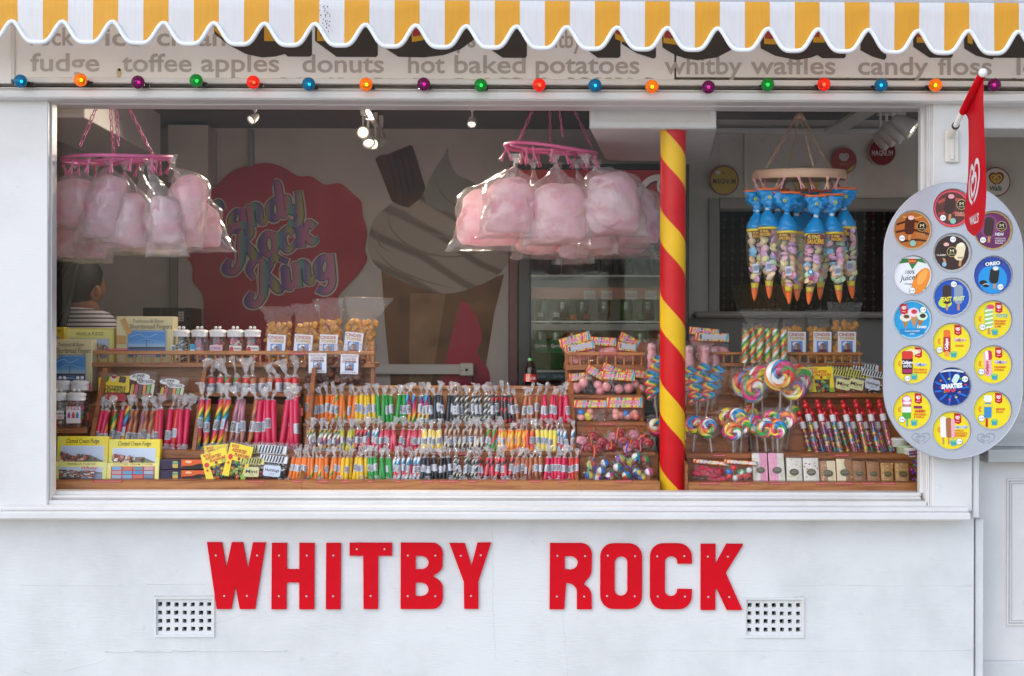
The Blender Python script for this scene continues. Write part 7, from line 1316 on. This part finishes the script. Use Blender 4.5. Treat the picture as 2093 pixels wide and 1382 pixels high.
# ---- drinks fridge
fg = Thing('drinks_fridge', 'tall black drinks fridge with a red header panel behind the pole', 'fridge', 1222, 1130, 1.3)
fg.o.location.z = FLOOR; FB_ = lambda nm, x0, y0, x1, y1, Y, dep, mat, c=.002: pbox(nm, x0, y0, x1, y1, Y, dep, mat, fg.o, c)
yb = 691+(1.55-FLOOR)/S(1.3)
BKP = M('#191715', .35); FB_('side_panel', 1040, 335, 1058, yb, 1.34, .5, M('#5a2420', .45, var=.25, scale=14)); FB_('side_panel', 1395, 335, 1408, yb, 1.34, .5, BKP); FB_('top_panel', 1058.5, 335, 1394.5, 346, 1.34, .5, BKP); FB_('back_panel', 1059, 347, 1394, yb, 1.78, .02, M('#c4c8c0', .5)); FB_('base_panel', 1059, yb-90, 1394, yb-1, 1.33, .4, BKP)
hd = FB_('header_panel', 1059, 347, 1394, 486, 1.31, .06, M('#a80d14', .3, coat=.3))
b_ = B(); k = S(1.3)
def cstroke(dx, dy, m_, y):
    for q, (pts, w) in enumerate((([(-44, 8, .4), (-55, -4, .9), (-48, -28, 1.2), (-22, -46, 1.1), (8, -44, .8), (22, -30, .4)], 10), ([(-52, -2, .8), (-44, 30, 1.2), (-18, 62, 1.4), (14, 66, 1.2), (24, 48, .9), (10, 36, .8), (0, 46, .6), (6, 70, .7), (26, 80, .9), (44, 80, 1.)], 9), ([(14, 2, .9), (2, -16, 1.3), (14, -36, 1.1), (34, -26, 1), (38, -4, 1.1), (24, 10, 1), (14, 2, .8), (46, 6, .5)], 9))): b_.stroke([(a+dx, c+dy, e) for a, c, e in pts], w, y-.3*q, m_, n=6, jit=.01)
cstroke(2.5, -2.5, M('#3a0a0a', .4), -.6); cstroke(0, 0, M('#e8e0e0', .35), -2.4); link('script_lettering', b_.mesh('script_lettering', k), hd, P(1345, 430, 1.305)-P((1059+1394)/2, (347+486)/2, 1.31))
FB_('door_frame', 1059, 487, 1083, yb-92, 1.30, .05, BKP); FB_('door_frame', 1380, 487, 1394, yb-92, 1.30, .05, BKP); FB_('door_frame', 1083.5, 487, 1379.5, 500, 1.30, .05, BKP); FB_('door_frame', 1083.5, yb-110, 1379.5, yb-92, 1.30, .05, BKP)
FB_('door_glass', 1083.5, 500.5, 1379.5, yb-111, 1.315, .006, film('fridge_glass', .0, .5, 2, .05, (.9, .92, .9), .03))
for i, y in enumerate((562, 656, 757, 850)):
    FB_('wire_shelf', 1085, y, 1378, y+4, 1.39, .36, M('#b8bcb8', .35, .5))
    FB_('price_rail', 1085, y+26 if i == 0 else y+6, 1378, y+50 if i == 0 else y+20, 1.385, .004, M(['#b0705a', '#8a8a86', '#1e4a5a', '#5a2420'][i], .4))
    for j in range(4 if i == 0 else 0): b_ = B(); draw(b_, [('r', 0, 0, 24, 18, 1, 0, '#c8c0c0'), ('t', 'Coca-Cola', 0, 0, 20, 8, '#a82430', .0, .3)], 0, 0, 1, 0, .2); link('price_card', b_.mesh('price_card', S(1.38)), fg.o, P((1205, 1240, 1290, 1330)[j], 603, 1.383)-fg.o.location)
for x in (1105, 1140): b_ = B(); b_.text('Sprite', 0, 0, 21, 8, 0, M('#8aa0a8', .4), .02, .2); link('shelf_lettering', b_.mesh('shelf_lettering', S(1.38)), fg.o, P(x, 770, 1.382)-fg.o.location)
def bottle(label, x, yb_, Y, h, r, glass, cap, lab_, group='bottles in the drinks fridge', txt=None):
    t = Thing('drink_bottle', label, 'bottle', x, yb_, Y, group); b_ = B(); b_.lathe([(r*.8, 0), (r, 2), (r, h*.5), (r*.94, h*.56), (r, h*.62), (r*.8, h*.74), (r*.42, h*.88), (r*.36, h*.93)], glass, 14); t.part('body', b_)
    b_ = B(); b_.lathe([(r*.42, h*.92), (r*.42, h), (0, h)], cap, 10); t.part('cap', b_)
    if lab_: b_ = B(); b_.lathe([(r*1.02, h*.3), (r*1.02, h*.52)], lab_, 14); txt and b_.text(txt, 0, h*.41, r*1.5, r*.55, -r*1.06, M('#e8e4e0'), .02, .25); t.part('label', b_)
GRN, COLA, ORG = M('#2f7a3c', .12, trans=.5, coat=.5), M('#1c0e0a', .12, coat=.6), M('#c86a1a', .15, trans=.3, coat=.5)
gc, wc, rc, oc = M('#1f8a4a', .4), M('#d8d8d8', .4), M('#a8141c', .4), M('#e06a1a', .4)
rl, bl_, sl2 = M('#a8141c', .35), M('#2a2624', .35), M('#3a8a5a', .35)
for i, x in enumerate((1104, 1137)): bottle(f'green lemonade bottle in the fridge, {("left", "right")[i]} one', x, 755, 1.46, 116, 17, GRN, (wc, wc)[i], sl2, txt='Sprite')
for i, x in enumerate((1170, 1200, 1310, 1350)): bottle(['brown bottle with orange cap in the lower fridge row', 'dark cola bottle behind the header card bag', 'clear green bottle behind the hanging bags, lower row', 'orange drink bottle with green cap near the pole'][i], x, 755, 1.46, 112, 15, (ORG, COLA, GRN, ORG)[i], (oc, rc, gc, gc)[i], (None, rl, None, None)[i])
for i, x in enumerate((1102, 1132, 1163, 1205, 1240, 1277, 1314, 1350)): bottle(f'dark cola bottle in the upper fridge row, {ORD[i]} from the left', x, 561, 1.5, 100, 15, COLA, rc, (rl, rl, rl, bl_, bl_, bl_, rl, rl)[i], txt='Coca-Cola')
for i, x in enumerate((1110, 1150, 1190, 1235, 1280, 1325)): bottle(f'bottle in the middle fridge row, {ORD[i]} from the left', x, 655, 1.5, 62, 13, (GRN, COLA, COLA, COLA, GRN, COLA)[i], (gc, rc, wc, rc, gc, rc)[i], None)
for i, (x, y) in enumerate(((1106, 785), (1135, 785), (1106, 805), (1135, 805))):
    t = Thing('drink_can', f'dark drinks can in the fridge bottom, {("upper left", "upper right", "lower left", "lower right")[i]}', 'can', x, y, 1.47, 'cans in the drinks fridge'); b_ = B(); b_.lathe([(10, 0), (12.5, 3), (12.5, 14), (11, 17), (10.5, 17.5), (10.5, 16.5), (0, 16.5)], M('#3a3836', .25, .7), 14); t.part('body', b_); b_ = B(); b_.lathe([(12.6, 4), (12.6, 12)], M('#6a1c1c', .3), 14); t.part('label', b_)
bottle('small dark glass bottle with green cap before the fridge', 1084, 800, 1.0, 68, 13, COLA, gc, rl, 'bottles by the fridge', 'Coca-Cola')
bx = Thing('cabinet', 'black metal cash cabinet on the back counter', 'cabinet', 340, 745, 1.5); b_ = B(); b_.box(-48, 48, 0, 110, -40, 116, M('#1d1a19', .45), 1.5); bx.part('case', b_); b_ = B(); b_.box(-13, -11.5, -.6, 0, 40, 114, M('#4a4644', .4)); bx.part('seam', b_); b_ = B(); draw(b_, [('r', 30, 98, 11, 20, 0, 0, '#b8b4b0')]+[('r', 30, 104-6*j, 6, 1.6, 0, 0, '#3a3836') for j in range(3)], 0, 0, 1, -.3, .2); bx.part('switch_plate', b_)
b_ = B(); b_.sph((44, -3, 94), 4, M('#0e0d0d', .3), 8, 6); bx.part('knob', b_)
cb = Thing('back_counter', 'plain counter under the cash cabinet along the back wall', 'counter', 420, 790, 1.45); b_ = B(); b_.box(-300, 170, 0, 190, -16, 0, M('#6a5c50', .5), 1); cb.part('top', b_); b_ = B(); b_.box(-295, 165, 6, 188, -210, -16.5, M('#57504a', .6), 1); cb.part('cupboard', b_)

# ================================================================== PERSON AT THE BACK
HC = P(166, 588, 1.0); pe = Thing('person', 'person with long dark ponytail in a striped top, seen from behind', 'person', 172, 590, 1.0); pe.o.location = (HC.x, HC.y, FLOOR); hz = HC.z-FLOOR
def skin_mesh(verts, edges, levels=2):
    me = bpy.data.meshes.new('sk'); me.from_pydata([v[0] for v in verts], edges, []); o = bpy.data.objects.new('sk', me); COL.objects.link(o); o.modifiers.new('s', 'SKIN'); sv = me.skin_vertices[0].data
    for i, v in enumerate(verts): sv[i].radius = v[1] if isinstance(v[1], tuple) else (v[1], v[1]); sv[i].use_root = (i == 0)
    u = o.modifiers.new('u', 'SUBSURF'); u.levels = levels; u.render_levels = levels
    dg = bpy.context.evaluated_depsgraph_get(); m2 = bpy.data.meshes.new_from_object(o.evaluated_get(dg)); r = ([tuple(x.co) for x in m2.vertices], [tuple(p.vertices) for p in m2.polygons]); bpy.data.objects.remove(o); bpy.data.meshes.remove(me); return r
fx, fy_ = .42, .91; sx_, sy_ = .91, -.42      # facing (right and away), right-hand side
def pv(f_, s_, z): return (f_*fx+s_*sx_, f_*fy_+s_*sy_, z)
sh = hz-.135
V = [(pv(-.02, 0, .80), .125), (pv(-.03, 0, 1.0), .105), (pv(-.03, 0, sh-.08), .09), (pv(-.03, 0, sh-.01), .05), (pv(-.01, 0, hz-.12), .048), (pv(.0, 0, hz-.07), .06), (pv(.01, 0, hz-.02), .08), (pv(.0, 0, hz+.04), .085), (pv(-.005, 0, hz+.085), .06), (pv(.085, 0, hz-.03), .02), (pv(.06, 0, hz-.075), .03)]
Eg = [(0, 1), (1, 2), (2, 3), (3, 4), (4, 5), (5, 6), (6, 7), (7, 8), (6, 9), (5, 10)]
for s_ in (-1, 1):
    i = len(V); V += [(pv(-.03, s_*.14, sh-.045), .038), (pv(-.02, s_*.19, sh-.28), .036), (pv(.17, s_*.16, sh-.36), .03), (pv(.25, s_*.15, sh-.36), .028)]; Eg += [(3, i), (i, i+1), (i+1, i+2), (i+2, i+3)]
    for f_ in range(4): V += [(pv(.29+.01*f_*(3-f_)*.5, s_*(.13+.018*f_), sh-.37), .009), (pv(.33+.006*f_*(3-f_), s_*(.13+.02*f_), sh-.39), .008)]; Eg += [(i+3, i+4+2*f_), (i+4+2*f_, i+5+2*f_)]
    V += [(pv(.27, s_*.115, sh-.365), .01)]; Eg += [(i+3, len(V)-1)]
    i = len(V); V += [(pv(-.02, s_*.09, .72), .085), (pv(.0, s_*.10, .42), .055), (pv(-.02, s_*.10, .09), .04), (pv(.12, s_*.11, .035), .035)]; Eg += [(0, i), (i, i+1), (i+1, i+2), (i+2, i+3)]
SKN = M('#a8735a', .55, sub=.15); v, f = skin_mesh(V, Eg); b_ = B(); b_.add(v, f, SKN, True)
er = pv(-.015, .083, hz-.02); T = Matrix.Translation(er) @ Matrix.Rotation(.35, 4, 'Z'); b_.sph((0, 0, 0), (.022, .012, .034), SKN, 10, 8, T=T); b_.sph((.004, -.008, .002), (.012, .006, .022), M('#8a5442', .6), 8, 6, T=T)
for s_ in (-1, 1): b_.sph(pv(.075, s_*.035, hz+.012), .011, M('#e8e0d8', .3), 8, 6)
b_.sph(pv(.082, 0, hz-.075), (.018, .018, .007), M('#9a5048', .5), 8, 5); pe.part('body', B()) if False else link('body', b_.mesh('body'), pe.o)
STR = bpy.data.materials.new('striped_jersey'); STR.use_nodes = True; n = STR.node_tree.nodes; l = STR.node_tree.links; p = n['Principled BSDF']; p.inputs['Roughness'].default_value = .8
tc = n.new('ShaderNodeTexCoord'); s3 = n.new('ShaderNodeSeparateXYZ'); l.new(tc.outputs['Object'], s3.inputs[0]); m1 = n.new('ShaderNodeMath'); m1.operation = 'MULTIPLY'; m1.inputs[1].default_value = 62; l.new(s3.outputs[2], m1.inputs[0]); m2 = n.new('ShaderNodeMath'); m2.operation = 'FRACT'; l.new(m1.outputs[0], m2.inputs[0]); r = ramp(n, [(0, '#cfc8cc'), (.7, '#1e1a20')]); l.new(m2.outputs[0], r.inputs[0]); l.new(r.outputs[0], p.inputs['Base Color'])
V2 = [(pv(-.02, 0, .78), .145), (pv(-.03, 0, 1.0), .12), (pv(-.03, 0, sh-.07), .135), (pv(-.03, 0, sh+.01), .1), (pv(-.02, 0, sh+.035), .075)]; E2 = [(0, 1), (1, 2), (2, 3), (3, 4)]
for s_ in (-1, 1): i = len(V2); V2 += [(pv(-.03, s_*.15, sh-.02), .075), (pv(-.02, s_*.2, sh-.28), .052), (pv(.12, s_*.17, sh-.345), .042)]; E2 += [(3, i), (i, i+1), (i+1, i+2)]
v, f = skin_mesh(V2, E2); b_ = B(); b_.add(v, f, STR, True); link('striped_top', b_.mesh('striped_top'), pe.o)
V3 = [(pv(-.02, 0, .80), .14)]; E3 = []
for s_ in (-1, 1): i = len(V3); V3 += [(pv(-.02, s_*.09, .72), .1), (pv(.0, s_*.10, .42), .07), (pv(-.02, s_*.10, .1), .055)]; E3 += [(0, i), (i, i+1), (i+1, i+2)]
v, f = skin_mesh(V3, E3); b_ = B(); b_.add(v, f, M('#22242c', .8), True); link('trousers', b_.mesh('trousers'), pe.o)
HAIR = mural_mat('dark_hair', ['#120c0a', '#1c1310', '#2a1c16'], 30); HAIR.node_tree.nodes['Principled BSDF'].inputs['Roughness'].default_value = .6; b_ = B()
b_.sph(pv(-.018, 0, hz+.035), (.096, .096, .104), HAIR, 20, 14, lump=.06, ls=2.)
b_.v = [(x, y, z) if not ((x*fx+y*fy_) > .035 and z < hz+.045) else (x-.07*fx, y-.07*fy_, z) for x, y, z in b_.v]
b_.v = [(x, y, max(z, hz-.065)) for x, y, z in b_.v]
for i in range(190):
    a = RN.uniform(-.115, .062); u = RN.random(); st = Vector(pv(RN.uniform(-.03, .05), a*.5, hz+.142-.25*abs(a))); m1_ = Vector(pv(-.128+.35*abs(a+.02), a*.98, hz+.065)); m2_ = Vector(pv(-.14+.25*abs(a+.02), a*1.05-.012, hz-.04)); e = Vector(pv(-.15-.02*RN.random(), a*.9-.035, hz-.16-.13*u))
    b_.tube(cat([tuple(st), tuple(m1_), tuple(m2_), tuple((m2_+e)/2+Vector((RN.uniform(-.008, .008), 0, 0))), tuple(e)], 3), [.003]+[RN.uniform(.005, .009)]*10+[.004, .002], HAIR, 5)
link('hair', b_.mesh('hair'), pe.o)
